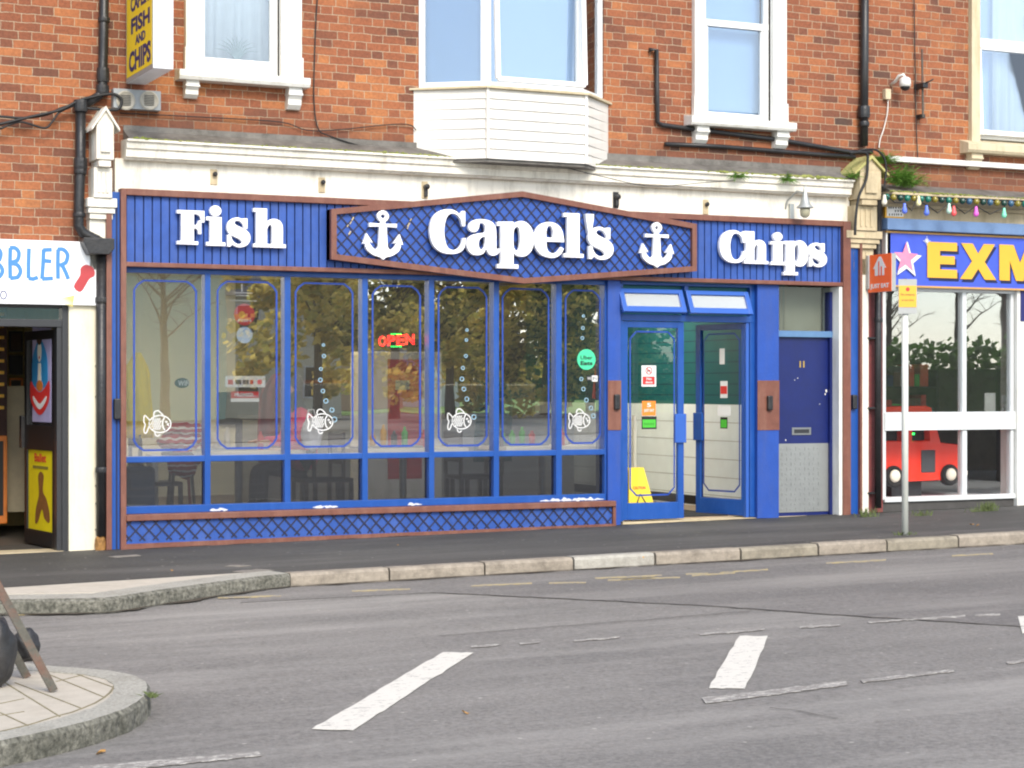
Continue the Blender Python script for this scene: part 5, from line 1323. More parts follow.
# people
def skin_figure(name, verts, edges, radii, m, parent):
    me = bpy.data.meshes.new(name); base = org(parent)
    me.from_pydata([tuple(Vector(v)-base) for v in verts], edges, []); o = bpy.data.objects.new(name, me); COL.objects.link(o)
    o.parent = parent; ORG[o.name] = base
    md = o.modifiers.new('skin', 'SKIN')
    for i, r in enumerate(radii):
        q = me.skin_vertices[0].data[i]; q.radius = (r, r) if not isinstance(r, tuple) else r; q.use_root = (i == 0)
    o.modifiers.new('sub', 'SUBSURF').levels = 2; o.modifiers['sub'].render_levels = 2
    me.materials.append(m); return o
def seated(x, y, f, lab, m_top, m_leg, group=None):
    # f = +1 faces +x
    t = thing('person', (x, y, .088), lab, 'person')
    p = lambda a, b, c: (x+f*a, y+b, c)
    body = skin_figure('body', [p(0, 0, .66), p(.0, 0, .85), p(.0, 0, 1.05), p(.02, 0, 1.16), p(.05, 0, 1.27), p(.07, 0, 1.34), p(.09, 0, 1.43),
        p(.04, .10, .64), p(.42, .12, .64), p(.44, .12, .18), p(.54, .12, .13), p(.04, -.10, .64), p(.42, -.12, .64), p(.44, -.12, .18), p(.54, -.12, .13)],
        [(0, 1), (1, 2), (2, 3), (3, 4), (4, 5), (5, 6), (0, 7), (7, 8), (8, 9), (9, 10), (0, 11), (11, 12), (12, 13), (13, 14)],
        [.13, .13, .13, .10, .05, .085, .075, .09, .065, .05, .035, .09, .065, .05, .035], m_leg, t)
    body.data.materials.clear(); body.data.materials.append(m_leg)
    hd = MB().blob(p(.09, 0, 1.40), (.078, .07, .105), 3).blob(p(.165, 0, 1.385), (.016, .012, .018), 1).blob(p(.085, .07, 1.39), (.018, .01, .026), 1).blob(p(.085, -.07, 1.39), (.018, .01, .026), 1)
    hd.blob(p(.158, .027, 1.415), (.006, .01, .006), 1).blob(p(.158, -.027, 1.415), (.006, .01, .006), 1).blob(p(.155, 0, 1.345), (.008, .02, .006), 1).build('face', M_SKIN, t, smooth=True)
    MB().blob(p(.068, 0, 1.425), (.086, .082, .105), 3, .1).blob(p(.02, 0, 1.34), (.05, .065, .10), 2, .2).build('hair', M_HAIR, t, smooth=True)
    skin_figure('jacket', [p(-.01, 0, .60), p(0, 0, .80), p(0, 0, 1.02), p(.02, 0, 1.15), p(.045, 0, 1.235), p(.03, .18, 1.12), p(.12, .22, .90), p(.34, .14, .90), p(.03, -.18, 1.12), p(.12, -.22, .90), p(.34, -.14, .90)],
        [(0, 1), (1, 2), (2, 3), (3, 4), (3, 5), (5, 6), (6, 7), (3, 8), (8, 9), (9, 10)], [.17, .15, .16, .12, .06, .07, .055, .042, .07, .055, .042], m_top, t)
    for s in (-1, 1):
        h = MB().blob(p(.40, s*.13, .90), (.05, .04, .02), 2)
        for k in range(4): h.tube([p(.43, s*(.10+k*.019), .90), p(.465, s*(.10+k*.019), .897), p(.49-abs(k-1.5)*.006, s*(.10+k*.018), .885)], [.009, .0085, .007], 6)
        h.tube([p(.39, s*.095, .90), p(.42, s*.075, .905), p(.445, s*.07, .90)], [.011, .0095, .008], 6)
        h.build('hand', M_SKIN, t, smooth=True)
    return t
seated(FX(302, .62), .62, -1, 'person in a pink coat sitting behind the third window', M_PINK, M_JEANS)
def knit():
    m = bpy.data.materials.new('patterned_red_knit'); n, l, p = nodes_of(m)
    g = n.new('ShaderNodeNewGeometry'); w = n.new('ShaderNodeTexWave'); w.bands_direction = 'Z'; w.inputs['Scale'].default_value = 6.5; w.inputs['Distortion'].default_value = 3; w.inputs['Detail Scale'].default_value = 2
    l.new(g.outputs['Position'], w.inputs['Vector']); r = n.new('ShaderNodeValToRGB'); e = r.color_ramp.elements
    e[0].position = .74; e[0].color = (*lin((170, 26, 36)), 1); e[1].position = .8; e[1].color = (*lin((226, 220, 214)), 1)
    l.new(w.outputs['Fac'], r.inputs['Fac']); l.new(r.outputs[0], p.inputs['Base Color']); p.inputs['Roughness'].default_value = .95
    return m
# red patterned jumper folded on a stool
t = thing('stool', (FX(181, .45), .45, .088), 'dark stool carrying folded red knitwear behind the first window', 'stool')
xs_ = FX(181, .45)
MB().lathe([(.17, 0), (.18, .02), (.17, .04)], (xs_, .45, .78)).build('seat', M_CHAIR, t)
for a in range(4): q = a*math.pi/2+.7; MB().tube([(xs_+.10*math.cos(q), .45+.10*math.sin(q), .78), (xs_+.17*math.cos(q), .45+.17*math.sin(q), .088)], .014).build('leg', M_REDKNIT if a == 0 else M_CHAIR, t)
kn = MB(); kn.blob((xs_, .45, .92), (.19, .15, .09), 3, .35, 2).blob((xs_+.02, .42, 1.02), (.17, .13, .07), 3, .4, 5).blob((xs_+.0, .40, .72), (.15, .10, .14), 3, .4, 9)
tag(kn.build('knitwear', knit(), smooth=True), 'red and white patterned knitwear heaped on a stool in the first window', 'knitwear')
xg = FX(311, .22); bag = thing('carrier_bag', (xg, .24, .82), 'pale carrier bag hanging beside the person in the pink coat', 'carrier bag')
MB().blob((xg, .2, .98), (.10, .06, .155), 3, .25, 3).build('bag_body', M_BAG, bag, smooth=True)
MB().tube([(xg-.06, .2, 1.08), (xg-.03, .2, 1.2), (xg+.02, .2, 1.2), (xg+.05, .2, 1.08)], .008).build('handle', M_BAG, bag)

# ================================================================== COBBLER'S ON THE LEFT
M_CREAMC = mat('warm_cream_render', (224, 216, 192), .75, .05, 4, .2, 40, dirt=(170, 158, 128), dirt_amt=.22, streak=True)
cb = thing('cobbler_shopfront', (3.3, .1, 0), 'cobbler shopfront with a black door frame standing open on the far left', 'shopfront')
MB().box(FX(69), FX(97), .0, .35, -.05, FZ(80, 305)).build('pier', M_CREAMC, cb)
MB().box(FX(102), FX(107), .01, .3, -.05, 3.0).build('pier', M_CREAMC, cb)
MB().box(FX(96), FX(103), .05, .3, -.05, 3.0).build('pier', M_CREAMC, cb)
zt_c = FZ(40, 304)
fr = MB(); fr.box(FX(63), FX(69.5), .03, .2, -.03, zt_c).box(FX(58), FX(63.5), .05, .2, -.03, FZ(60, 325)).box(0.5, FX(64), .04, .2, FZ(60, 327), FZ(60, 319.5)).box(.5, FX(64), .05, .2, zt_c-.03, zt_c)
fr.build('door_frame', M_DARKMETAL, cb, bevel=.004)
MB().box(.5, FX(64), .1, .106, FZ(60, 320), zt_c-.02).build('transom_pane', M_GLASSR, cb)
MB().box(.5, 2.4, .05, .25, -.03, .35).build('stall_riser', M_CREAM, cb)
MB().box(-4, .5, .0, .35, -.05, zt_c).build('pier', M_CREAM, cb)
MB().box(.5, 2.75, .06, .14, .35, .42).build('window_frame', M_DARKMETAL, cb)
MB().box(2.70, 2.77, .05, .2, -.03, zt_c).build('door_frame', M_DARKMETAL, cb)
MB().box(.5, 2.7, .09, .096, .42, FZ(60, 327)).build('window_pane', M_GLASSR, cb)
MB().box(2.75, FX(64), .0, .3, -.05, -.003).build('threshold', M_CREAM2, cb)
# room
MB().box(-4, 3.9, .2, 5, -.05, -.01).build('floor', mat('dark_shop_floor', (70, 66, 60), .7), cb)
MB().box(-4, 3.9, 3.2, 3.3, 0, 2.9).box(3.84, 3.88, .36, 3.2, 0, 2.9).build('room_wall', mat('beige_interior', (170, 156, 112), .8), cb)
MB().box(-4, 3.9, .4, 3.2, 2.5, 2.6).build('ceiling', M_INTW, cb)
# open leaf
hxp = FX(58.5, .1); ang = R(83); rot = Matrix.Rotation(-ang, 3, 'Z'); Hh = Vector((hxp-.005, .14, 0)); Wl = .82
def lb_(mb, a0, a1, b0, b1, c0, c1):
    c = Hh+rot @ Vector((-(a0+a1)/2, (b0+b1)/2, (c0+c1)/2)); mb.obox(c, abs(a1-a0)/2, abs(b1-b0)/2, abs(c1-c0)/2, rot)
mb = MB(); zl0, zl1 = .01, FZ(60, 329)
lb_(mb, 0, .07, -.02, .02, zl0, zl1); lb_(mb, Wl-.07, Wl, -.02, .02, zl0, zl1); lb_(mb, .07, Wl-.07, -.02, .02, zl1-.08, zl1); lb_(mb, .07, Wl-.07, -.02, .02, .85, 1.07); lb_(mb, .07, Wl-.07, -.02, .02, zl0, .14)
dr = mb.build('door', M_BLK, cb, bevel=.003); dr['label'] = 'black door leaf opened inwards with two posters'
mb = MB(); lb_(mb, Wl-.01, Wl+.05, -.05, .02, .86, 1.15); mb.build('handle', M_BLACK, dr)
mb = MB(); lb_(mb, .07, Wl-.07, .0, .006, 1.07, zl1-.08); mb.build('pane', M_GLASSR, dr)
mb = MB(); lb_(mb, .07, Wl-.07, -.004, .004, .14, .85); yp = mb.build('yellow_poster', mat('yellow_poster', (226, 206, 20), .5, .06, 8), dr)
def leafmap(a, b, c): return Hh+rot @ Vector((-(Wl-a), -.006-c, b))
# poster artwork as simple flat shapes on the leaf
def lpoly(name, pts, m, parent, dep=.001):
    return solid([pts], .001, lambda a, b, c: leafmap(a, b, dep+c)).build(name, m, parent)
def lx(s): return .08+s*(Wl-.16)
text('Ballet', lx(.25), lx(.72), .745, .82, 0, .001, .02, lambda a, b, c: leafmap(a, b, .002+c)).build('poster_title', M_RED, yp)
lpoly('poster_line', [(lx(.18), .685), (lx(.80), .685), (lx(.80), .71), (lx(.18), .71)], mat('olive_print', (130, 120, 50), .6), yp)
M_POSB = mat('brown_print', (128, 84, 40), .6, .3, 30)
lpoly('poster_figure', smooth([(lx(.5), .66), (lx(.62), .63), (lx(.60), .55), (lx(.60), .48), (lx(.74), .42), (lx(.86), .30), (lx(.84), .22), (lx(.66), .25), (lx(.55), .33), (lx(.40), .22), (lx(.28), .20), (lx(.30), .32), (lx(.42), .44), (lx(.42), .52), (lx(.40), .62)], 4), M_POSB, yp)
mb = MB(); lb_(mb, .12, Wl-.2, -.012, -.008, 1.10, 1.95); bp2 = mb.build('picture_poster', mat('lilac_poster', (168, 160, 196), .5, .15, 6), dr)
lpoly('poster_figure', smooth([(lx(.5), 1.84), (lx(.66), 1.78), (lx(.80), 1.66), (lx(.82), 1.48), (lx(.78), 1.42), (lx(.50), 1.40), (lx(.22), 1.42), (lx(.18), 1.48), (lx(.20), 1.66), (lx(.34), 1.78)], 4), mat('poster_blue', (40, 130, 184), .5), bp2, .008)
lpoly('poster_face', circ(lx(.49), 1.72, .055, .09, 14), M_HUB, bp2, .010); lpoly('poster_hair', circ(lx(.49), 1.83, .07, .05, 14), M_HAIR, bp2, .0115)
lpoly('poster_lips', circ(lx(.49), 1.67, .016, .014, 8), M_RED, bp2, .0115)
lpoly('poster_band', smooth([(lx(.12), 1.46), (lx(.30), 1.40), (lx(.5), 1.36), (lx(.70), 1.40), (lx(.88), 1.46), (lx(.86), 1.28), (lx(.5), 1.16), (lx(.14), 1.28)], 4), M_RED, bp2, .009); lpoly('poster_band', circ(lx(.5), 1.42, .09, .05, 12), M_WOOD, bp2, .0105); lpoly('poster_smile', smooth([(lx(.24), 1.33), (lx(.5), 1.26), (lx(.76), 1.33), (lx(.74), 1.28), (lx(.5), 1.21), (lx(.26), 1.28)], 4), M_DECAL, bp2, .0105); lpoly('poster_tie', [(lx(.44), 1.62), (lx(.54), 1.62), (lx(.56), 1.46), (lx(.42), 1.46)], M_HUB, bp2, .0102)
# things inside the doorway
xq = FX(14, 1.6)
tag(MB().box(FX(5, 2.2)-.05, FX(30, 2.2)+.15, 2.2, 2.3, .2, 1.42).build('tall_board', mat('pale_panel', (206, 194, 164), .6), bevel=.01), 'tall pale panel standing inside the cobbler doorway', 'panel')
o = thing('key_cabinet', (FX(2, 1.8), 1.9, 0), 'orange wooden cabinet of keys at the left edge of the cobbler doorway', 'cabinet')
xk = FX(7.5, 1.8)
MB().box(xk-1.2, xk, 1.8, 2.1, .12, .95).build('lower_case', M_WOOD, o, bevel=.01)
MB().box(xk-1.2, xk-.0, 1.82, 2.1, .95, 2.2).build('key_board', mat('dark_brown_board', (56, 30, 24), .7), o)
mb = MB()
for k in range(9): mb.box(xk-.10, xk-.03, 1.805, 1.82, 1.2+k*.11, 1.23+k*.11)
mb.build('key_row', M_YELL2, o)
mb = MB(); mb.box(xk-.10, xk-.04, 1.79, 1.8, .2, .9); mb.build('glass_slot', M_BLK, o)
for k, (v0, v1, m) in enumerate(((331, 352, M_HAIR), (355, 375, M_BLK), (378, 396, M_CHAIR))):
    y = 2.6; tt = thing('picture_frame', (FX(16, y), y, FZ(16, v1, y)), ['black framed picture topmost on the wall inside the cobbler doorway', 'dark framed picture in the middle of the wall inside the cobbler doorway', 'gilt framed picture lowest on the wall inside the cobbler doorway'][k], 'picture')
    MB().box(FX(9.5, y), FX(23, y), y, y+.03, FZ(16, v1, y), FZ(16, v0, y)).build('frame', M_BLK if k < 2 else M_WOOD, tt)
    MB().box(FX(11, y), FX(21, y), y-.004, y, FZ(16, v1-2, y), FZ(16, v0+2, y)).build('picture', m, tt)
# sign board with blue letters
x0s, x1s = -1.2, FX(97, -.02); zs0, zs1 = FZ(40, 304.5, -.03), FZ(40, 240.5, -.03)
cs = thing('cobbler_sign', (1.3, -.02, zs0), 'white sign board with hand painted blue letters BBLER and a small red brush', 'shop sign')
bd = MB().box(x0s, x1s, -.05, .05, zs0, zs1).build('board', mat('white_sign_board', (238, 240, 242), .45, .03, 4, dirt=(200, 202, 204), dirt_amt=.2), cs, bevel=.004)
M_SKYB = mat('sky_blue_letter', (66, 128, 222), .5, .04, 6)
yb = -.0525
def stroke_letter(lines, u0, u1, v0, v1, w=.034):
    mb = MB(); x0, x1 = FX(u0, yb), FX(u1, yb); um = (u0+u1)/2; z0, z1 = FZ(um, v1, yb), FZ(um, v0, yb)
    for i, L in enumerate(lines): mb.ribbon([(x0+a*(x1-x0), z0+b*(z1-z0)) for a, b in L], w, yb-.0004*i, th=.0015)
    mb.build('letter', M_SKYB, bd)
Bs = [[(0.05, 0), (0.02, .5), (0.05, 1)], smooth([(0, 1, 1), (.5, 1.0), (.85, .85), (.7, .6), (.1, .5, 1)], 5)[:-5]+[(.1, .5)], smooth([(.1, .5, 1), (.7, .45), (1, .25), (.7, .04), (0.03, .0, 1)], 5)[:-5]+[(.03, 0)]]
stroke_letter(Bs, -9, 2.5, 248, 278); stroke_letter(Bs, 9.8, 20.5, 248, 278.5)
stroke_letter([[(.1, 1), (.05, .5), (.05, 0.02)], [(.05, 0.02), (.5, 0.0), (1, .06)]], 28, 38, 248.5, 279)
stroke_letter([[(.15, 1), (.1, .5), (.0, 0)], [(.1, .98), (.9, 1)], [(.1, .62), (.85, .6)], [(0, .0), (1, .03)]], 42, 53, 249.5, 279)
stroke_letter([[(0.05, 0), (0.03, .5), (0.05, 1)], smooth([(0, 1, 1), (.5, 1.0), (.88, .82), (.7, .55), (.2, .45, 1)], 5)[:-5]+[(.2, .45)], [(.4, .48), (.75, .2), (.95, 0)]], 57.5, 69, 249.5, 279)
x, z = F(3.5, 295, yb); MB().ribbon(circ(x, z, .024, .034, 16), .009, yb, True).build('digit', M_NAVYP, bd)
# little brush
def rot2(px, ang, c): return [(c[0]+a*math.cos(ang)-b*math.sin(ang), c[1]+a*math.sin(ang)+b*math.cos(ang)) for a, b in px]
cxz = F(84, 279, yb)
hp = rot2(smooth([(-.045, -.10), (.03, -.11), (.04, .02), (.065, .07), (.03, .12), (-.04, .12), (-.07, .07), (-.045, .01)], 4), -.5, cxz)
solid([hp], .002, facade_map(yb, 0)).build('brush_handle', mat('brick_red_print', (176, 58, 62), .5), bd)
hp = rot2([(-.035, -.17), (.03, -.17), (.04, -.12), (-.045, -.12)], -.5, cxz); solid([hp], .002, facade_map(yb-.001, 0)).build('brush_ferrule', M_DECAL, bd)
mb = MB(); c0 = rot2([(-.005, -.17)], -.5, cxz)[0]
for k in range(9): a = R(195+k*8); mb.ribbon([c0, (c0[0]+.13*math.cos(a)*(1-k*.05), c0[1]+.10*math.sin(a))], .006, yb-.0003*k)
mb.build('brush_bristles', mat('straw_yellow', (222, 208, 120), .6), bd)

# ================================================================== TOY SHOP ON THE RIGHT
ts = thing('toy_shopfront', (16, .1, .08), 'toy shop window front with white frames on the far right', 'shopfront')
bx0 = FX(884.5); gx0 = FX(885)
zf0, zf1 = FZ(950, 287), FZ(950, 236)
zsill = FZ(950, 498)
def zz(v, u=950): return FZ(u, v)
MB().box(bx0, 20, .03, .3, -.05, zsill-.02).build('plinth', mat('charcoal_render', (70, 68, 66), .8, .2, 9, .3), ts)
fr = MB(); fr.box(gx0, 20, .0, .12, zsill-.025, zsill+.025).box(gx0, 20, -.004, .11, zz(430), zz(412)).box(gx0, 20, .0, .12, zz(292), zz(285.5))
fr.box(gx0-.02, gx0+.02, .01, .1, zsill, zz(286)).box(FX(963.5), FX(967.5), .015, .1, zz(412), zz(292)).box(FX(963.5), FX(968), .015, .1, zsill, zz(430))
fr.box(FX(1012), FX(1015), .02, .1, zsill, zz(292))
fr.build('window_frame', M_GREYM if False else mat('white_aluminium', (204, 207, 207), .35, .03, 6), ts, bevel=.003)
MB().box(FX(1015.5), FX(1015.5)+.25, -.03, .25, .0, zz(286)).build('post', M_WHITE, ts, bevel=.004)
MB().box(FX(1018.5), FX(1018.5)+.1, -.036, -.03, zz(320), zz(285)).build('post_panel', M_NAVYP, ts)
xrp = FX(1015.5)+.25
MB().box(xrp, 20, .0, .1, zsill, zsill+.05).build('window_frame', M_WHITE, ts)
PNR = [MB().box(gx0+.02, FX(963.5), .05, .056, zsill+.02, zz(430)).build('window_pane', M_GLASSRL, ts), MB().box(gx0+.02, FX(963.5), .05, .056, zz(412), zz(292)).build('window_pane', M_GLASSR, ts),
       MB().box(FX(967.8), FX(1012), .05, .056, zsill+.02, zz(430)).build('window_pane', M_GLASSRL, ts), MB().box(FX(967.5), FX(1012), .05, .056, zz(412), zz(292)).build('window_pane', M_GLASSR, ts)]
MB().box(xrp, 20, .05, .056, zsill+.02, zz(292)).build('window_pane', M_GLASSR, ts)
MB().box(20, 24, .0, .3, -.1, 3.12).build('pier', M_CREAM2, ts)
# display floor and dark room
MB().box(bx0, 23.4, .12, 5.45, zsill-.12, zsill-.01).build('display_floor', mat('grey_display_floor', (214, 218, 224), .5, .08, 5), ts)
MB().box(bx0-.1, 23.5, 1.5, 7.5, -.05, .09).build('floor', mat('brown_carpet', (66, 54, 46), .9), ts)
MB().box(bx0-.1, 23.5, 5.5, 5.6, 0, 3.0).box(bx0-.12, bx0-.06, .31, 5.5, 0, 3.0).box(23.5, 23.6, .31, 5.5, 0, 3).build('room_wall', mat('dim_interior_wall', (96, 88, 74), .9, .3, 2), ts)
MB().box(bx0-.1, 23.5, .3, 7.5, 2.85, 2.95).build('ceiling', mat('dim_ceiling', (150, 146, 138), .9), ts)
def shelf(x, y, lab, seed):
    t = thing('display_shelf', (x, y, .09), lab, 'shelving', 'shelving inside the toy shop')
    MB().box(x-.6, x-.57, y-.2, y+.2, .09, 1.7).box(x+.57, x+.6, y-.2, y+.2, .09, 1.7).build('upright', M_CHAIR, t)
    rnd = random.Random(seed); cl = [M_RED, M_GREENP, M_YELL2, M_NAVYP, M_WHITE, M_ORANGE, M_TEAL, M_BROWN]
    for k in range(4):
        z = .2+k*.4; MB().box(x-.57, x+.57, y-.2, y+.2, z, z+.02).build('shelf', M_CHAIR, t)
        g = MB(); xx = x-.52
        while xx < x+.45:
            w = rnd.uniform(.08, .2); g.cur = rnd.randrange(len(cl)); g.box(xx, xx+w*.9, y-.15, y+.1, z+.021, z+.021+rnd.uniform(.12, .3)); xx += w
        g.build('boxed_toys', cl, t)
shelf(12.9, 3.0, 'shelf unit of boxed toys left in the dim toy shop', 2); shelf(14.8, 3.4, 'shelf unit of boxed toys in the middle of the dim toy shop', 5); shelf(16.6, 2.6, 'shelf unit of boxed toys right in the dim toy shop', 9)
# cards in window
for i, (u0, u1, v0, v1) in enumerate(((985, 995.5, 393, 411.5), (1002, 1016, 395, 411))):
    o = MB().box(FX(u0, .16), FX(u1, .16), .16, .17, FZ(1000, v1, .16), FZ(1000, v0, .16)).build('display_card', M_DECAL if i == 0 else M_BAG)
    tag(o, ['white card standing on the rail of the toy shop window', 'pale green card beside the white post of the toy shop window'][i], 'card')
# toy car ride
ty = .45
tc = thing('toy_car', (FX(925, ty), ty+.25, zsill), 'red ride-on toy car with cream hubcaps in the toy shop window', 'toy car')
def cf(u, v): return F(u, v, ty)
prof = [cf(862, 482), cf(862, 424), cf(866, 411), cf(929, 409.5), cf(933, 413), cf(941, 444), cf(962, 446), cf(965.5, 450), cf(965.5, 474), cf(962, 480)]
prof = prof[::-1]
xsill = lambda u, v: cf(u, v)
outer = [cf(859, 481), cf(859, 425), cf(862, 412), cf(868, 408.2), cf(926, 406.8), cf(931, 408.5), cf(934, 420), cf(940.5, 443.5), cf(958, 445.5), cf(964, 447.5), cf(965.5, 456), cf(965.5, 478), cf(945, 479), cf(900, 481)]
winh = [cf(912, 427.5), cf(930.5, 427.0), cf(931, 441.5), cf(911.5, 442)]
wb = [cf(874, 427.5), cf(903, 427.5), cf(903, 442), cf(874, 442)]
dy = .42
solid([outer, winh, wb], dy, lambda a, b, c: (a, ty+dy/2-c, b), .012).build('body', M_TOYRED, tc)
solid([[cf(875, 428), cf(903, 428), cf(903, 441.5), cf(875, 441.5)]], .3, lambda a, b, c: (a, ty+.24-c, b)).build('rear_window', M_BLK, tc)
MB().box(cf(912, 430)[0], cf(930, 430)[0], ty+.1, ty+.3, cf(920, 441)[1], cf(920, 428)[1]).build('cab', M_BLK, tc)
MB().box(cf(921, 451)[0], cf(935, 451)[0], ty-.012, ty+.01, cf(928, 472.5)[1], cf(928, 450)[1]).build('side_vent', mat('grey_rubber_vent', (70, 72, 76), .7), tc, bevel=.012)
x_, z_ = cf(918, 434); MB().blob((x_, ty+.08, z_), (.016, .01, .01), 2).build('green_lamp', ME_G, tc)
for u, v in ((893, 475.5), (949, 474)):
    x_, z_ = cf(u, v)
    w_ = MB().lathe([(.075, -.012), (.105, -.02), (.118, .0), (.118, .05), (.10, .07)], (x_, ty-.02, z_-.01), 26, 'y').build('wheel', M_TYRE, tc, smooth=False)
    MB().lathe([(.02, -.048), (.055, -.04), (.068, -.022), (.07, -.01)], (x_, ty-.02, z_-.004), 24, 'y').build('hubcap', M_HUB, w_, smooth=True)
x_, z_ = cf(962, 473); MB().box(x_-.01, x_+.075, ty-.01, ty+dy, z_-.03, z_+.03).build('bumper', M_HUB, tc, bevel=.012)
MB().box(cf(900, 480)[0], cf(930, 480)[0], ty+.15, ty+.3, zsill-.01, cf(920, 481)[1]+.005).build('plinth', M_DARKMETAL, tc)
# name board
tb = thing('toy_shop_sign', (14, -.05, zf0), 'blue name board with a pink star and big yellow letters EXM', 'shop sign')
bd = MB().box(FX(887.5, -.06), 20, -.06, .05, zf0, zf1).build('board', mat('bright_blue_board', (60, 84, 196), .4, .08, 9), tb)
mb = MB(); mb.box(FX(886, -.07), 20, -.075, -.05, zf1, zf1+.02); mb.box(FX(886, -.07), 20, -.075, -.05, zf0-.02, zf0); mb.build('gold_edge', mat('ochre_edge', (196, 150, 84), .5), tb)
MB().box(FX(882.5), FX(887), -.06, .1, zf0-.03, zf1+.05).build('white_edge', M_WHITE, tb)
yy = -.062
cst = F(905, 259, yy)
def star(r, rin, c, rotd): return [(c[0]+(r if k % 2 == 0 else rin)*math.sin(R(rotd+36*k)), c[1]+(r if k % 2 == 0 else rin)*math.cos(R(rotd+36*k))) for k in range(10)]
solid([star(.20, .085, (cst[0]+.012, cst[1]-.015), 2)], .02, facade_map(yy, .02)).build('star_edge', M_DECAL, bd)
solid([star(.165, .068, (cst[0]-.006, cst[1]+.01), 2)], .004, facade_map(yy-.021, .004)).build('star', mat('pink_star_paint', (214, 130, 160), .5), bd)
def blk(outs, u0, u1, v0, v1):
    um = (u0+u1)/2; x0, x1 = FX(u0, yy), FX(u1, yy); z0, z1 = FZ(um, v1, yy), FZ(um, v0, yy)
    for nm, m, dx, dz, yv, dp in (('letter_shadow', M_GROOVE, .028, -.03, yy, .004), ('letter', M_YELL2, 0, 0, yy-.005, .006)):
        solid([[(x0+a*(x1-x0)+dx, z0+b*(z1-z0)+dz) for a, b in o] for o in outs], dp, facade_map(yv, dp)).build(nm, m, bd)
blk([[(0, 0), (1, 0), (1, .24), (.42, .24), (.42, .385), (.92, .385), (.92, .62), (.42, .62), (.42, .76), (1, .76), (1, 1), (0, 1)]], 926.8, 956.5, 242.3, 278)
blk([[(0, 0), (.32, 0), (.5, .30), (.68, 0), (1, 0), (.68, .5), (.97, 1), (.66, 1), (.5, .72), (.35, 1), (.03, 1), (.33, .5)]], 959.5, 995.5, 243.8, 279.5)
blk([[(0, 0), (.25, 0), (.25, .55), (.40, 0), (.58, 0), (.74, .55), (.74, 0), (1, 0), (1, 1), (.66, 1), (.5, .5), (.34, 1), (0, 1)]], 998.8, 1040, 245.3, 281)
# sparkle
mb = MB(); xs_, zs_ = F(926, 241, yy)
for k in range(6): a = R(k*30); r = .05 if k % 3 == 0 else .03; mb.ribbon([(xs_-r*math.cos(a), zs_-r*math.sin(a)), (xs_+r*math.cos(a), zs_+r*math.sin(a))], .005, yy-.014-.0003*k, th=.0002)
mb.build('sparkle', M_DECAL, bd)
MB().box(FX(886, -.1), 20, -.13, .05, FZ(950, 231.5, -.1)-.01, FZ(950, 221, -.1)).build('shutter_box', mat('faded_blue_grey', (104, 132, 172), .6, .08, 5, dirt=(80, 100, 130), dirt_amt=.3), ts, bevel=.008)
# small yellow-edged house agent style plate
t = thing('name_plate', (FX(898), -.03, 2.99), 'small yellow edged plate with three lines of print at the corner of the toy shop', 'plate')
MB().box(FX(885.5, -.05), FX(904, -.05), -.05, -.02, FZ(895, 218, -.05), FZ(895, 204.5, -.05)).build('back', M_YELL2, t)
MB().box(FX(887, -.055), FX(903.5, -.055), -.056, -.05, FZ(895, 216.5, -.05), FZ(895, 205, -.05)).build('face', M_DECAL, t)
for s_, v in (('ABLE MEN', 206.5), ('LTD', 210.3), ('01 3 0000', 213.8)): 
    pass
mb = MB()
for v, u0, u1 in ((207.5, 888.5, 902), (211, 895, 901), (214.5, 889, 902)):
    u = u0
    while u < u1: x_, z_ = F(u, v, -.058); mb.box(x_, x_+.014, -.058, -.0565, z_-.011, z_+.011); u += random.uniform(2.0, 2.9)
mb.build('print', M_BLK, t)

# ================================================================== THINGS FIXED TO THE WALLS
def wallpipe(name, px, r, y, m, lab, cat, extra=None, n=10, clamps=()):
    t = thing(name, (F(*px[-1], y)[0], y, F(*px[-1], y)[1]), lab, cat)
    mb = MB(); mb.tube([(F(u, v, y)[0], y, F(u, v, y)[1]) for u, v in px], r, n); mb.build('pipe', m, t, smooth=True)
    for (u, v, w, h) in clamps:
        x, z = F(u, v, y); MB().lathe([(r*w, -h/2), (r*w*1.05, -h/4), (r*w*1.05, h/4), (r*w, h/2)], (x, y, z), 14).build('collar', m, t)
    return t
t = wallpipe('drainpipe', [(104.5, -60), (103.5, 40), (102.5, 92), (96, 98), (84, 104)], .042, .0, M_BLACK, 'black cast iron drainpipe coming down beside the yellow projecting sign', 'drainpipe', clamps=((103, 75, 1.25, .12), (102.5, 90, 1.3, .08), (104, 20, 1.2, .04)))
t = wallpipe('drainpipe', [(80.5, 104), (80.5, 160), (79, 200), (78.5, 226), (83, 233), (97, 240), (101, 243)], .045, -.04, M_BLACK, 'black drainpipe beside the little gabled hood ending in a hopper', 'drainpipe', clamps=((80.5, 106, 1.3, .1), (80.5, 164, 1.25, .10), (80.2, 172, 1.2, .04), (79, 215, 1.15, .04)))
x0, z0 = F(85, 254, -.16); x1, z1 = F(113.5, 241, -.16)
MB().prism_xz([(x0+.03, z0), (x1-.045, z0), (x1, z0+.05), (x1, z1+.02), (x0-.02, z1+.02), (x0-.02, z1-.02)], -.2, -.02).build('hopper', M_BLACK, t, bevel=.006)
t = wallpipe('drainpipe', [(101.3, 250), (101.3, 400), (101.5, 536)], .046, -.06, M_BLACK, 'long black drainpipe from the hopper down the cream pier', 'drainpipe', clamps=((101.3, 300, 1.12, .05), (101.3, 470, 1.12, .05)))
for v in (366, 397, 486, 504, 530):
    x, z = F(99, v, -.06); MB().box(x-.02, x+.06, -.065, .01, z-.008, z+.008).build('bracket', M_BLACK, t)
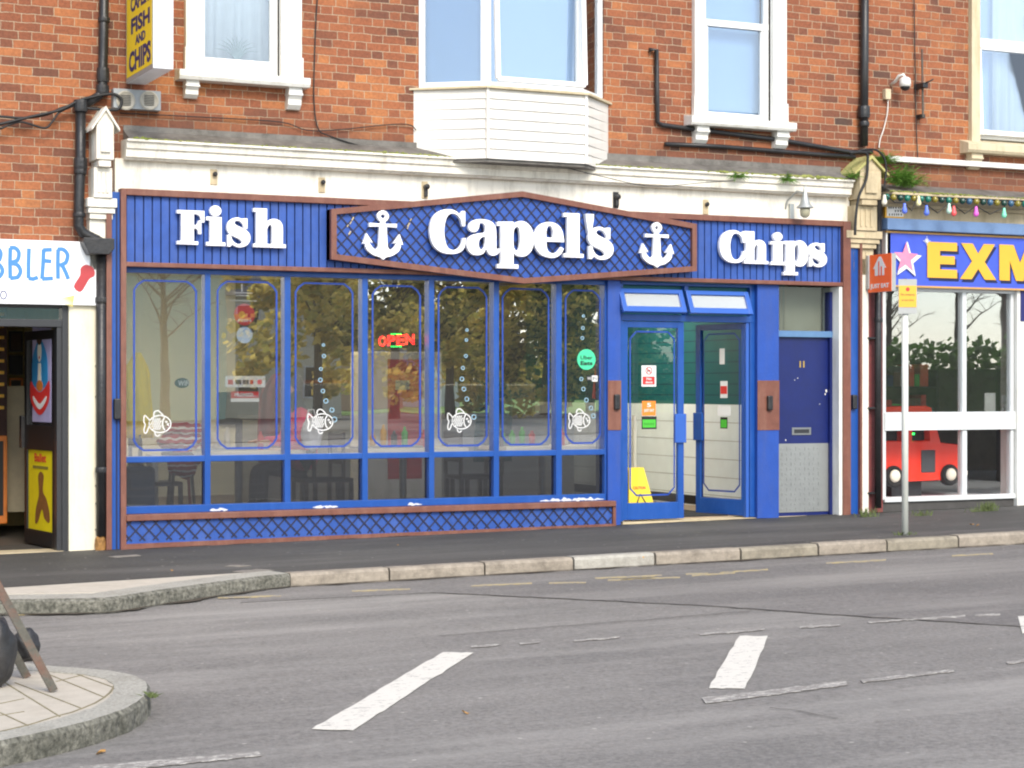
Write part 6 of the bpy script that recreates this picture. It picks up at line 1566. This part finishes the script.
x, z = F(101, 544, -.06); MB().blob((x, -.05, z), (.05, .05, .11), 2, .5, 3).build('rusty_foot', mat('rust_moss', (150, 110, 60), .9, .4, 20, .8, 40), t)
t = wallpipe('drainpipe', [(865, -60), (864.5, 60), (864, 146)], .045, .0, M_BLACK, 'black drainpipe on the upper wall beside the dome camera', 'drainpipe', clamps=((864, 112, 1.35, .12), (864, 124, 1.2, .05)))
t = wallpipe('drainpipe', [(878.5, 196), (878, 350), (878, 508)], .038, -.06, M_BLACK, 'black drainpipe on the maroon brick pier beside the toy shop', 'drainpipe', clamps=((878.4, 320, 1.15, .05),))
for v in (338, 408, 493):
    x, z = F(876, v, -.06); MB().box(x-.10, x+.07, -.065, .03, z-.008, z+.008).build('bracket', M_BLACK, t)
wallpipe('waste_pipe', [(649.5, 50), (656.5, 50), (657, 90), (657.5, 122), (662, 125), (700, 130), (780, 140), (850, 152), (872, 152)], .024, .02, M_BLACK, 'thick black waste pipe running under the window above Chips', 'pipe', clamps=())
wallpipe('waste_pipe', [(665, 144), (720, 146.5), (800, 153), (855, 157)], .022, .02, M_BLACK, 'thin black pipe running along just above the mossy cornice', 'pipe')
# cables
def cable(px, y, r, lab, m=M_CABLE, name='cable'):
    P = [(F(u, v, yy_)[0], yy_, F(u, v, yy_)[1]) for (u, v, yy_) in [(p+(y,)) if len(p) == 2 else p for p in px]]
    # smooth through the points
    out = []
    V = [Vector(p) for p in P]
    for i in range(len(V)-1):
        p0 = V[max(i-1, 0)]; p1 = V[i]; p2 = V[i+1]; p3 = V[min(i+2, len(V)-1)]
        for k in range(6):
            t_ = k/6; out.append(.5*((2*p1)+(p2-p0)*t_+(2*p0-5*p1+4*p2-p3)*t_*t_+(3*p1-p0-3*p2+p3)*t_**3))
    out.append(V[-1]); o = MB().tube(out, r, 6).build(name, m, smooth=True); return tag(o, lab, 'cable')
cable([(-20, 126), (0, 124), (30, 117), (60, 110), (78, 101), (92, 97), (112, 94), (121, 99), (120, 107), (113, 110), (84, 108)], -.06, .014, 'thick black cable looping over the hood by the left drainpipe')
cable([(-20, 117), (0, 116.5), (22, 118), (45, 115), (62, 108), (76, 104)], -.03, .012, 'black cable along the brick above the thicker one at left')
cable([(0, 129), (20, 122), (44, 128), (52, 122), (60, 112), (78, 104)], -.05, .010, 'sagging black cable lowest of the bundle at left')
cable([(318, -10), (316, 20), (314.5, 60), (314, 100), (318, 128), (330, 136), (370, 148), (430, 157), (454, 159)], .03, .006, 'thin black cable dropping down the brick beside the left window')
cable([(120, 113), (200, 117), (280, 122), (316, 131), (400, 124), (416, 130)], .03, .005, 'thin dark wire strung along the brick above the cornice')
cable([(914, -10), (915, 60), (916, 120), (918, 162)], .03, .006, 'thin black cable hanging down the brick beside the aerial bracket')
cable([(888, 100), (887.5, 112), (884, 128), (880, 140), (879, 148)], .03, .006, 'white cable running down from the small junction box', M_WHITE)
cable([(850, 153), (866, 153), (867.5, 165), (866, 180), (859, 196), (856, 215), (855, 235)], -.27, .014, 'black cable draped in front of the mossy gabled hood')
cable([(850, 155), (862, 150), (876, 150), (884, 158), (886, 170), (884, 190)], -.26, .011, 'black cable curling round the right gabled hood')
cable([(560, 166, -.2), (600, 176, -.2), (650, 186, -.2), (700, 183, -.2), (735, 180, -.2)], -.2, .004, 'thin wire slack across the white cornice under the bay')
# projecting sign
ys0, ys1 = .0, -.90
px0, px1 = F(126, 78, ys0), F(173.5, 69, ys1)
sx0, sx1 = FX(153.3, ys1), FX(173.5, ys1)
zb_ = FZ(153, 68, ys1); zt_ = zb_+1.25
ps = thing('projecting_sign', (sx0, -.3, zb_), 'yellow and white projecting lightbox sign reading FISH AND CHIPS fixed to the brick', 'projecting sign')
MB().box(sx0, sx1, ys1, ys0, zb_, zt_).build('box', mat('white_box_enamel', (236, 240, 244), .35, .03, 5, dirt=(190, 190, 184), dirt_amt=.12), ps, bevel=.008)
MB().box(sx0-.006, sx0, ys1+.03, ys0-.03, zb_+.04, zt_-.04).build('face_panel', M_YELLOW, ps)
MB().box(sx0-.004, sx0+.0, ys1+.002, ys0-.002, zb_+.002, zt_-.002).build('face_rim', M_GREYM, ps)
MB().box(sx1, sx1+.006, ys1+.03, ys0-.03, zb_+.04, zt_-.04).build('face_panel', M_YELLOW, ps)
def side(a, b, c): return (sx0-.007-c, -a, b)
def pv(v, frac): # height on the panel from a reading on the photo at its place along the panel
    y = ys0+(ys1-ys0)*frac; return EZ+(HOR-v)/FPX*((y+D)/ray(140, v)[1])
for s_, a0, a1, v0, v1 in (("CAPEL'S", .12, .56, -8, 7.5), ('FISH', .13, .56, 14, 30), ('AND', .23, .46, 33.5, 43), ('CHIPS', .08, .58, 47, 68)):
    text(s_, a0*1.45, a1*1.45, pv(v1, .5), pv(v0, .5), 0, .002, .035, side).build('letters', M_NAVYP, ps)
# vent unit
vx0, vz1 = F(113.5, 88, -.03); vx1, vz0 = F(161, 113, -.03)
vu = thing('vent_unit', ((vx0+vx1)/2, 0, vz0), 'grey wall vent plate with two round grilles under the projecting sign', 'vent')
MB().box(vx0, vx1, -.03, .06, vz0+.02, vz1).build('plate', mat('grey_vent_plate', (150, 154, 156), .5, .06, 8), vu, bevel=.005)
for u in (125.5, 149):
    x, z = F(u, 100.5, -.03); g = MB().lathe([(.075, .0), (.085, -.012), (.075, -.016), (.052, -.005)], (x, -.03, z), 24, 'y').build('grille', mat('beige_grille', (170, 164, 150), .6), vu)
    mb = MB()
    for k in range(-3, 4): mb.box(x-.045, x+.045, -.040, -.036, z+k*.014-.003, z+k*.014+.003)
    mb.build('slot', M_BLK, g)
# dome camera, junction box, aerial bracket
x, z = F(900, 84, -.06)
t = thing('dome_camera', (x, -.02, z-.05), 'white dome security camera on a curved arm on the upper brick wall', 'security camera')
MB().lathe([(.035, -.04), (.058, -.035), (.062, 0), (.055, .05), (.03, .065)], (x+.02, -.12, z), 20).build('housing', M_WHITE, t, smooth=True)
MB().blob((x+.02, -.12, z-.035), (.052, .052, .045), 3).build('dome', M_BLACK, t, smooth=True)
MB().tube([(x-.03, .06, z+.01), (x-.035, -.03, z+.03), (x-.03, -.08, z+.08), (x+.0, -.12, z+.09), (x+.02, -.12, z+.06)], .016).build('arm', M_WHITE, t, smooth=True)
x, z = F(888.5, 94, .0); tag(MB().box(x-.035, x+.035, .0, .06, z-.055, z+.055).build('junction_box', M_STONEB, bevel=.005), 'small beige junction box below the dome camera', 'junction box')
t = thing('aerial_bracket', (FX(922), .0, FZ(922, 118)), 'rusty aerial bracket with a short mast on the upper brick wall', 'bracket')
MB().tube([(FX(922, -.04), -.04, FZ(922, 50)), (FX(923, -.04), -.04, FZ(923, 118))], .012).build('mast', M_RUST, t)
x, z = F(923, 85, -.05); MB().box(x-.035, x+.03, -.1, .06, z-.035, z+.02).build('clamp', M_BLACK, t, bevel=.005); MB().tube([(x-.03, -.04, z+.0), (x+.02, -.15, z+.03), (x+.05, -.16, z+.05)], .008).build('stay', M_BLACK, t)
x, z = F(923, 116, -.03); MB().box(x-.03, x+.03, -.03, .06, z-.02, z+.02).build('foot', M_BLACK, t)
# swan neck lamp on the frieze
x, z = F(805, 207, -.28)
t = thing('wall_lamp', (x, -.1, z-.1), 'galvanised conical wall lamp with a glass bowl above the word Chips', 'lamp')
MB().lathe([(.004, .22), (.012, .20), (.03, .10), (.055, .03), (.085, -.002), (.088, -.01), (.06, -.012)], (x, -.28, z), 22).build('shade', M_GALV, t, smooth=True)
MB().lathe([(.05, -.012), (.055, -.04), (.045, -.09), (.02, -.11)], (x, -.28, z), 18).build('bowl', mat('frosted_bowl', (168, 164, 140), .3, .05, 5), t, smooth=True)
MB().tube([(x-.0, -.28, z+.14), (x-.03, -.18, z+.17), (x-.06, -.05, z+.08), (x-.065, -.02, z-.0)], .01).build('arm', M_GALV, t)
xb, zb2 = F(791, 212, -.03); MB().box(xb-.025, xb+.03, -.05, -.018, zb2-.085, zb2+.085).build('back_plate', M_GALV, t, bevel=.008)
for (u, v, h, dark, lab) in ((214, 177, .07, 0, 'small pale lamp bracket on the frieze above the word Fish'), (322, 185, .07, 0, 'rounded pale bracket on the frieze left of the hexagonal sign'), (425, 190, .08, 1, 'narrow dark fitting on the frieze above the letter C'), (616, 200, .08, 2, 'black fitting on the frieze above the right half of the hexagonal sign'), (706, 207, .075, 0, 'pale bracket on the frieze where the hexagonal sign ends')):
    x, z = F(u, v, -.03); t = thing('wall_fitting', (x, -.02, z-h), lab, 'fitting')
    MB().box(x-.032, x+.032, -.03, -.018, z-h, z+h).build('plate', M_CREAM2 if dark < 2 else M_BLACK, t, bevel=.01)
    MB().lathe([(.018, 0), (.022, -.03), (.01, -.04)] if dark == 0 else [(.024, 0), (.026, -.05), (.01, -.06)], (x+.004, -.03, z+h*.35), 12, 'y').build('lamp_socket', M_BLACK, t)
    if dark: MB().box(x-.014, x+.02, -.06, -.03, z-h*.8, z+h*.3).build('lamp_stub', M_BLACK, t, bevel=.006)
# projecting orange sign
yj0, yj1 = -.07, -.47
sxj = FX(891.5, yj1); zjt = FZ(891, 253, yj1); zjb = FZ(891, 291, yj1)
sxi = sxj-.0001
t = thing('orange_sign', (sxj, -.3, zjb), 'small orange projecting sign with a white house and cutlery symbol', 'projecting sign')
xj = (sxj+sxi)/2
# a thin lightbox turned a little towards the road
v0_, v1_ = Vector((sxi, yj0, 0)), Vector((sxj, yj1, 0)); dd = (v1_-v0_); Lj = dd.length; dd.normalize(); nj = Vector((-abs(dd.y), -dd.x, 0)).normalized()
if nj.x > 0: nj = -nj
rj = Matrix(((dd.x, nj.x, 0), (dd.y, nj.y, 0), (0, 0, 1)))
cj = (v0_+v1_)/2; hz_ = (zjt-zjb)/2; mz = (zjt+zjb)/2
mb = MB(); mb.obox(cj+Vector((0, 0, mz))-nj*.03, Lj/2, .028, hz_, rj); mb.build('box', M_GREYM, t, bevel=.004)
mb = MB(); mb.obox(cj+Vector((0, 0, mz))+nj*.0005, Lj/2, .002, hz_, rj); fp = mb.build('face_panel', mat('orange_face', (246, 104, 44), .4, .03, 5), t)
mb = MB(); mb.box(FX(866, -.06), FX(871, -.06), -.10, -.04, FZ(869, 290), FZ(869, 256)); mb.build('mount', M_GREYM, t, bevel=.01)
def jm(a, b, c): p = cj+dd*(a)+nj*(.003+c); return (p.x, p.y, mz+b)
w_ = Lj/2; h_ = hz_
house = [(-.40, -.28), (-.40, .10), (-.56, .08), (-.05, .72), (.12, .72), (.56, .10), (.40, .12), (.40, -.28)]
solid([[(a*w_, b*h_+.03) for a, b in house]], .002, jm).build('house_symbol', M_DECAL, fp)
mb = MB()
solid([[(a*w_, b*h_+.03) for a, b in ((-.10, -.28), (-.10, .42), (-.01, .5), (-.01, -.28))], [(a*w_, b*h_+.03) for a, b in ((.12, -.28), (.12, .2), (.22, .2), (.22, -.28))]], .002, lambda a, b, c: jm(a, b, c+.0015)).build('cutlery_symbol', M_ORANGE, fp)
text('JUST EAT', -w_*.8, w_*.8, -h_*.86, -h_*.55, 0, .002, .03, jm).build('letters', M_DECAL, fp)
# parking plate on a pole by the kerb
gp = G(905, 535); x, y_ = gp[0], gp[1]
zt_ = EZ+(HOR-281)/FPX*((y_+D)/ray(909, 300)[1]); sc = ((y_+D)/ray(909, 300)[1])/FPX
t = thing('parking_sign', (x, y_, gp[2]), 'grey metal pole at the kerb carrying a small yellow parking plate', 'sign post')
MB().tube([(x, y_, gp[2]-.05), (x, y_, zt_+.0)], 3.3*sc, 16).build('pole', mat('pale_grey_pole', (206, 208, 200), .5, .05, 9), t, smooth=True)
pz = lambda v: EZ+(HOR-v)*sc
rz = Matrix.Rotation(-PHI*.9, 3, 'Z')
def pl(name, du, dv0, dv1, off_, m):
    mb = MB(); mb.obox(Vector((x, y_, (pz(dv0)+pz(dv1))/2))+rz @ Vector((.012, -.045-off_, 0)), du*sc, .0015, (pz(dv0)-pz(dv1))/2, rz); return mb.build(name, m, t)
pl('backing_plate', 9.3, 279.5, 314, 0, M_GREYM); pf = pl('yellow_plate', 8.8, 286, 307.5, .004, M_YELL2)
def pm(a, b, c): q = Vector((x, y_, 0))+rz @ Vector((.012+a, -.052-c, 0)); return (q.x, q.y, b)
text('No stopping', -6.8*sc, 6.8*sc, pz(296.5), pz(293.8), 0, .001, .0, pm).build('print', M_RUST, pf)
text('at any time', -6*sc, 6*sc, pz(302), pz(299.3), 0, .001, .0, pm).build('print', M_RUST, pf)
mb = MB(); c_ = circ(0, pz(289.7), 2.0*sc, 2.0*sc, 14); solid([c_], .001, pm).build('symbol', M_RED, pf)
MB().lathe([(3.5*sc, 0), (3.5*sc, .012), (1.5*sc, .02)], (x, y_, zt_), 14).build('cap', M_BLACK, t)

# festoon lamps over the toy shop
t = thing('festoon_lights', (FX(950, -.3), -.3, FZ(950, 205, -.3)), 'string of green, yellow and blue festoon bulbs along the toy shop cornice', 'string lights')
cols = [mat('bulb_green', (20, 110, 92), .2, .05, 5, coat=.5), mat('bulb_yellow', (130, 118, 36), .2, .05, 5, coat=.5), mat('bulb_darkgreen', (14, 58, 48), .2, .05, 5, coat=.5), mat('bulb_blue', (50, 90, 120), .2, .05, 5, coat=.5)]
yf = -.30
MB().tube([(FX(882, yf), yf, FZ(882, 194.5, yf)), (FX(950, yf), yf, FZ(950, 198, yf)), (FX(1060, yf), yf, FZ(1060, 203, yf))], .012, 6).build('cord', M_CABLE, t)
order = [0, 1, 2, 0, 1, 0, 0, 1, 2, 0, 1, 2, 3, 1, 2, 3, 1, 2, 3, 1, 0, 2, 1, 3]
for k in range(22):
    u = 886+k*6.9; x_, z_ = F(u, 196.2+(u-886)*.052, yf)
    MB().blob((x_, yf-.01, z_-.01), (.034, .034, .038), 2).build('bulb', cols[order[k]], t, smooth=True)
BUL = [(884.5, 201, (226, 220, 200)), (904.5, 209.5, (92, 118, 225)), (918.5, 202, (230, 222, 170)), (926.5, 211.5, (90, 120, 225)), (949, 209.5, (190, 225, 205)), (953.8, 212, (240, 90, 90)), (976, 212.5, (235, 100, 205)), (1004, 214, (130, 225, 185))]
nmz = ['cream', 'violet blue', 'pale yellow', 'blue', 'pale mint', 'red', 'magenta', 'mint green']
t = thing('festoon_lights', (FX(940, -.34), -.34, FZ(940, 212, -.34)), 'looser string of eight larger coloured bulbs hanging below the dense string', 'string lights')
P = []
for k, (u, v, c) in enumerate(BUL):
    x_, z_ = F(u, v, -.36); P.append((x_, -.36, z_+.07))
    if k < 7:
        xn = FX(BUL[k+1][0], -.36); P.append(((x_+xn)/2, -.36, z_+(.045 if abs(xn-x_) < .1 else -.01)))
    MB().lathe([(.012, .065), (.016, .055), (.017, .03), (.029, -.008), (.027, -.028), (.012, -.045)], (x_, -.36, z_), 14).build('bulb', mat('painted_bulb_'+nmz[k].replace(' ', '_'), c, .25, .02, 5, coat=.5), t, smooth=True)
MB().tube(P, .006, 6).build('cord', M_CABLE, t)

# ferns and weeds growing from the cornice
def fern(x, y, z, n, L, lab, seed, m=M_FERN, up=.5):
    rnd = random.Random(seed); mb = MB()
    for k in range(n):
        a = rnd.uniform(0, 2*math.pi); tilt_ = rnd.uniform(.2, 1.2); l_ = L*rnd.uniform(.5, 1)
        pts_ = []; p = Vector((x+rnd.uniform(-.05, .05)*L*6, y+rnd.uniform(-.02, .02), z)); d = Vector((math.cos(a)*tilt_, -abs(math.sin(a))*tilt_*.8, up+rnd.uniform(0, .6))).normalized()
        for i in range(7):
            pts_.append(p.copy()); p += d*l_/6; d.z -= .22; d.normalize()
        for i in range(1, 7):
            b = pts_[i]; dr_ = (pts_[i]-pts_[i-1]).normalized(); sd = dr_.cross(Vector((0, 0, 1))); 
            if sd.length < .1: sd = Vector((1, 0, 0))
            sd.normalize(); w = l_*.30*(1-i/8)
            for sg in (-1, 1):
                tip = b+sd*sg*w+dr_*w*.5+Vector((0, 0, rnd.uniform(-.3, .1)*w)); q = b+dr_*w*.35
                mb.add([b, tip, q], [(0, 1, 2)])
        mb.tube(pts_, .0022, 4)
    return tag(mb.build('fern', m, loc=(x, y, z)), lab, 'fern', None)
fern(FX(899, -.1), -.12, FZ(897, 186, -.1), 70, .32, 'bushy green fern beside the right gabled hood', 3)
fern(FX(905, -.1), -.12, FZ(905, 188, -.1), 40, .28, 'low green fern spreading right along the toy shop cornice', 13)
fern(FX(882, .0), -.02, FZ(882, 164, .0), 50, .24, 'small fern sprouting from the pipe end above the right hood', 5)
fern(FX(738, -.18), -.18, FZ(738, 178, -.18), 40, .14, 'tuft of weed on the cornice below the window over Chips', 7, up=.1)
fern(FX(786, -.18), -.18, FZ(786, 181, -.18), 40, .14, 'tuft of weed hanging on the cornice above the wall lamp', 8, up=.1)
fern(FX(852, -.2), -.2, FZ(852, 178, -.2), 24, .14, 'tuft of weed at the end of the cornice by the mossy hood', 9, up=.2)
def weeds(u, v, n, h, lab, seed, sp=.06):
    rnd = random.Random(seed); x, y, z = G(u, v); mb = MB()
    for k in range(n):
        bx_, by_ = x+rnd.gauss(0, sp), y+rnd.gauss(0, .02); hh = h*rnd.uniform(.4, 1); dx, dy = rnd.gauss(0, .03), rnd.gauss(0, .03)
        w = .004; mb.add([(bx_-w, by_, z), (bx_+w, by_, z), (bx_+w+dx*.5, by_+dy*.5, z+hh*.6), (bx_+dx, by_+dy, z+hh), (bx_-w+dx*.5, by_+dy*.5, z+hh*.6)], [(0, 1, 2, 3, 4)])
    tag(mb.build('weed', M_WEED, loc=(x, y, z)), lab, 'weed')
weeds(988, 511, 90, .12, 'clump of grass at the foot of the toy shop window', 1); weeds(975, 512, 22, .07, 'low grass left of the clump under the toy shop window', 2)
weeds(866, 517, 50, .11, 'weeds at the foot of the drainpipe between the two shops', 3); weeds(922, 516, 30, .08, 'thin weeds at the plinth behind the sign pole', 4)
weeds(903, 535, 40, .04, 'grass tuft at the foot of the parking sign pole', 5); weeds(152, 697, 30, .03, 'green tuft in the gutter at the tip of the traffic island', 6, .012)
# fallen leaves in the gutter and on the pavement
rnd = random.Random(4)
leafm = None
spots = [(293, 585, -.1), (296, 586, -.1), (266, 585, -.1), (345, 583.5, -.1), (139, 605, -.1), (142, 607, -.1), (134, 606, -.1), (146, 606, -.1), (172, 600, -.1), (978, 526, 0), (972, 525, 0), (172, 571, 0), (398, 546, 0), (466, 714, -.1), (644, 558, 0), (803, 557, -.1), (100, 754, -.1)]
lead = ['beside the kerb joint near the granite end', 'in the gutter right of the granite corner']
for k, (u, v, dz) in enumerate(spots):
    x, y, z = G(u, v, dz); z += .008
    s = rnd.uniform(.014, .03); a = rnd.uniform(0, 6)
    if leafm is None:
        n = 10; vs = []
        for q in range(n):
            t_ = 2*math.pi*q/n; r = 1+.25*math.cos(3*t_); vs.append((r*math.cos(t_), .6*r*math.sin(t_), .25*math.sin(t_*2)))
        me = bpy.data.meshes.new('fallen_leaf'); me.from_pydata(vs, [], [tuple(range(n))]); me.materials.append(M_LITTER); leafm = me
    o = bpy.data.objects.new('fallen_leaf', leafm); COL.objects.link(o); o.location = (x, y, z); o.scale = (s, s, s); o.rotation_euler = (rnd.uniform(-.3, .3), rnd.uniform(-.3, .3), a)
    tag(o, 'single curled ochre leaf lying on the road or pavement', 'leaf', 'fallen leaves lying along the gutter and pavement')
x, y, z = G(255, 588, -.1); tag(MB().blob((x, y, z+.03), (.07, .03, .028), 2, .4, 2).build('litter', M_BAG, smooth=True), 'crumpled white wrapper in the gutter at the end of the granite kerb', 'litter')

# A-frame road sign with sandbags on the island
fa = Vector(G(54, 691, .006)); fb = Vector(G(27, 677, .006))
ua = Vector((F(0, 587, fa.y)[0], fa.y, F(0, 587, fa.y)[1])); da = (ua-fa)
apex = fa+da*2.3+Vector((0, .12, 0))
t = thing('road_sign_frame', (fa.x-.3, fa.y+.1, gz(fa.x)), 'rusty steel A-frame of a temporary road sign standing on the island', 'sign frame')
def bar(p, q, w, th, name, m=M_RUST):
    p, q = Vector(p), Vector(q); d = (q-p); L = d.length; d.normalize(); s = d.cross(Vector((0, 1, 0))).normalized(); r = s.cross(d)
    rot_ = Matrix(((s.x, r.x, d.x), (s.y, r.y, d.y), (s.z, r.z, d.z)))
    mb = MB(); mb.obox((p+q)/2, w, th, L/2, rot_); return mb.build(name, m, t)
bar(fa, apex, .019, .014, 'leg'); bar(fb, apex+Vector((-.05, .25, -.02)), .019, .014, 'leg')
ga = fa+Vector((-1.3, .0, 0)); ga.z = gz(ga.x)+.006; gb = fb+Vector((-1.25, 0, 0)); gb.z = gz(gb.x)+.006
bar(ga, apex+Vector((-.1, 0, 0)), .019, .014, 'leg'); bar(gb, apex+Vector((-.15, .25, -.02)), .019, .014, 'leg')
bar(apex+Vector((-.15, .0, -.3)), apex+Vector((.05, .28, -.3)), .014, .014, 'stretcher')
def sandbag(c, r, lab, seed, neck):
    o = thing('sandbag', (c[0], c[1], gz(c[0])), lab, 'sandbag')
    MB().blob(c, r, 4, .22, seed).build('sack', M_SAND, o, smooth=True)
    MB().blob(neck, (.018, .016, .02), 2, .5, seed).build('knot', M_RUST, o, smooth=True)
def IS(u, v, h): # point on the island plane raised by h metres, read at its base
    p = G(u, v, .006); return (p[0], p[1], p[2]+h)
sandbag(IS(-7, 687, .17), (.105, .10, .172), 'black sandbag slumped upright at the left edge of the island', 3, IS(-1, 687, .32))
kx, kz = F(27, 646, fb.y); sandbag((kx, fb.y+.04, kz), (.064, .07, .085), 'smaller round black sandbag hung behind the rusty leg', 8, (F(28, 631, fb.y)[0], fb.y+.02, F(28, 632, fb.y)[1]))

# ================================================================== WHAT STANDS ACROSS THE ROAD (seen in the glass)
def make_crown(seed, n, r, h, leafsize):
    rnd = random.Random(seed); v = []; f = []
    cl = [(rnd.gauss(0, .5)*r, rnd.gauss(0, .5)*r, h*rnd.uniform(.2, 1.0), rnd.uniform(.12, .27)*r) for _ in range(34)]
    for k in range(n):
        c = cl[rnd.randrange(len(cl))]; d = Vector((rnd.gauss(0, 1), rnd.gauss(0, 1), rnd.gauss(0, 1))).normalized()*c[3]*rnd.uniform(.6, 1.1)
        p = Vector((c[0], c[1], c[2]))+d; a = Vector((rnd.gauss(0, 1), rnd.gauss(0, 1), rnd.gauss(0, .6))).normalized()*leafsize; b = a.orthogonal().normalized()*leafsize*.7
        i = len(v); v += [tuple(p-a), tuple(p+b), tuple(p+a), tuple(p-b)]; f.append((i, i+1, i+2, i+3))
    me = bpy.data.meshes.new('crown'); me.from_pydata(v, [], f)
    mi = [int(rnd.random()**1.5*3) for _ in f]
    for q, k in zip(me.polygons, mi): q.material_index = k
    return me
def make_trunk(seed, h, r):
    rnd = random.Random(seed); mb = MB(); mb.tube([(0, 0, -.2), (.05, 0, h*.3), (-.05, .05, h*.6), (0, 0, h*.95)], [r*1.3, r, r*.7, r*.2], 8)
    for k in range(11):
        a = rnd.uniform(0, 6.28); z = h*rnd.uniform(.25, .75); l_ = h*rnd.uniform(.2, .42)
        q = Vector((math.cos(a)*l_*.5, math.sin(a)*l_*.5, z+l_*.45)); e_ = Vector((math.cos(a)*l_, math.sin(a)*l_, z+l_*.8))
        mb.tube([(0, 0, z), q, e_], [r*.3, r*.16, r*.03], 5)
        for j in range(7):
            p_ = Vector((0, 0, z)).lerp(q, rnd.random()) if j < 2 else q.lerp(e_, rnd.random()); d_ = Vector((rnd.gauss(0, 1), rnd.gauss(0, 1), rnd.uniform(0, 1.4))).normalized()*l_*.45
            mb.tube([p_, p_+d_*.5+Vector((0, 0, .05)), p_+d_], [r*.1, r*.06, r*.02], 4)
            for i in range(3):
                p2 = p_+d_*rnd.uniform(.3, 1); mb.tube([p2, p2+Vector((rnd.gauss(0, 1), rnd.gauss(0, 1), rnd.uniform(-.3, 1))).normalized()*l_*.2], [r*.035, r*.012], 3)
    me = bpy.data.meshes.new('trunk'); me.from_pydata(mb.v, [], mb.f); me.materials.append(M_BARK); return me
CR = []
for s, m in ((1, M_LEAF1), (2, M_LEAF2), (3, M_LEAF3), (4, M_LEAF1)):
    c = make_crown(s, 3600, 3.6, 8, .20)
    for q in {1: (m, M_LEAFD, M_LEAFY), 2: (m, M_LEAF1, M_LEAFY), 3: (m, M_LEAFD, M_LEAF1), 4: (m, M_LEAF2, M_LEAFD)}[s]: c.materials.append(q)
    CR.append(c)
TRK = make_trunk(5, 8.5, .19)
def tree(x, y, s, k, lab, crown=True, zoff=0):
    t = thing('tree', (x, y, gz(x)-.1), lab, 'tree', 'trees in the park across the road')
    a = bpy.data.objects.new('trunk', TRK); COL.objects.link(a); a.parent = t
    if crown: b = bpy.data.objects.new('crown', CR[k]); COL.objects.link(b); b.parent = t; b.rotation_euler.z = s*7; b.location.z = zoff
    t.scale = (s, s, s)
rnd = random.Random(21)
def Rf(u, dist):       # where the reflection seen at column u meets the plane y = -dist
    th = PHI+math.atan((u-512)/FPX); return (D+dist)*math.tan(th), -dist
for (u, d, s, k, z) in ((318, 40, .78, 1, 0), (395, 52, .95, 0, 0), (450, 60, 1.0, 1, -1), (500, 66, 1.05, 0, -1), (545, 62, .95, 0, -1), (590, 70, 1.1, 0, -1), (268, 75, .85, 1, 0)):
    x, y = Rf(u, d); tree(x, y, s, k, 'olive leaved autumn tree in the park across the road', zoff=z)
for (u, d, s, k) in ((360, 175, 1.5, 2), (420, 170, 1.5, 2), (470, 165, 1.4, 0), (520, 160, 1.2, 2), (560, 160, 1.2, 2), (600, 160, 1.3, 2), (640, 165, 1.4, 2), (700, 150, 1.3, 2)):
    x, y = Rf(u, d); tree(x, y, s, k, 'dark green tree at the far side of the park', zoff=-3)
for (u, d, s) in ((890, 55, .9), (960, 50, 1.0), (1005, 60, 1.1)):
    x, y = Rf(u, d); tree(x, y, s, 0, 'bare branched tree across the road from the toy shop', crown=False)
# hedge
def hedge(u0, u1, d, h, lab, m=M_LEAF3):
    x0, y0 = Rf(u0, d); x1, _ = Rf(u1, d); rnd = random.Random(u0); v = []; f = []
    for k in range(int((x1-x0)*170)):
        p = Vector((rnd.uniform(x0, x1), y0+rnd.uniform(-1, 1), h*rnd.random()**.6*(1+.25*noise.noise(Vector((k*.01, 0, 0)))))); a = Vector((rnd.gauss(0, 1), rnd.gauss(0, 1), rnd.gauss(0, 1))).normalized()*.16; b = a.orthogonal().normalized()*.12
        i = len(v); v += [tuple(p-a), tuple(p+b), tuple(p+a), tuple(p-b)]; f.append((i, i+1, i+2, i+3))
    mb = MB(); mb.add(v, f); mb.box(x0, x1, y0-.7, y0+.7, -.1, h*.7); tag(mb.build('hedge', m, loc=((x0+x1)/2, y0, 0)), lab, 'hedge')
hedge(860, 1060, 40, 3.0, 'tall dark hedge across the road from the toy shop')
hedge(480, 660, 158, 5.5, 'long dark green hedge beyond the park grass')
# pale houses
def house(u, d, w, h, m, lab, roofc=M_ROOF):
    x, y = Rf(u, d); t = thing('house', (x, y, 0), lab, 'house')
    MB().box(x-w/2, x+w/2, y-4, y+3, -.2, h).build('wall', m, t)
    MB().prism_yz([(y-4.3, h), (y-.5, h+2.2), (y+3.3, h)], x-w/2-.2, x+w/2+.2).build('roof', roofc, t)
    n = int(w/2.4) if 'cream' in lab else 0
    for k in range(n):
        xx = x-w/2+1.2+k*(w-2.4)/max(1, n-1)
        for z in (1.0, 3.6):
            if z+1.2 < h:
                o = MB().box(xx-.5, xx+.5, y+3.0, y+3.05, z, z+1.3).build('window', M_WHITE, t); MB().box(xx-.42, xx+.42, y+3.05, y+3.06, z+.08, z+1.22).build('pane', M_BLK, o)
house(160, 62, 14, 5.2, mat('cream_render', (222, 214, 190), .9, .05), 'cream rendered house across the road')
house(250, 85, 16, 3.2, mat('peach_render', (216, 178, 150), .9, .05), 'low peach coloured building beyond the road')
house(352, 95, 12, 2.8, mat('white_render', (232, 228, 220), .9, .05), 'low white building among the trees')
x, y = Rf(165, 50); tree(x, y, .85, 0, 'bare branched tree across the road from the cobbler', crown=False)
house(60, 60, 12, 6, mat('pale_green_render', (170, 196, 176), .9, .05), 'pale green house across the road')
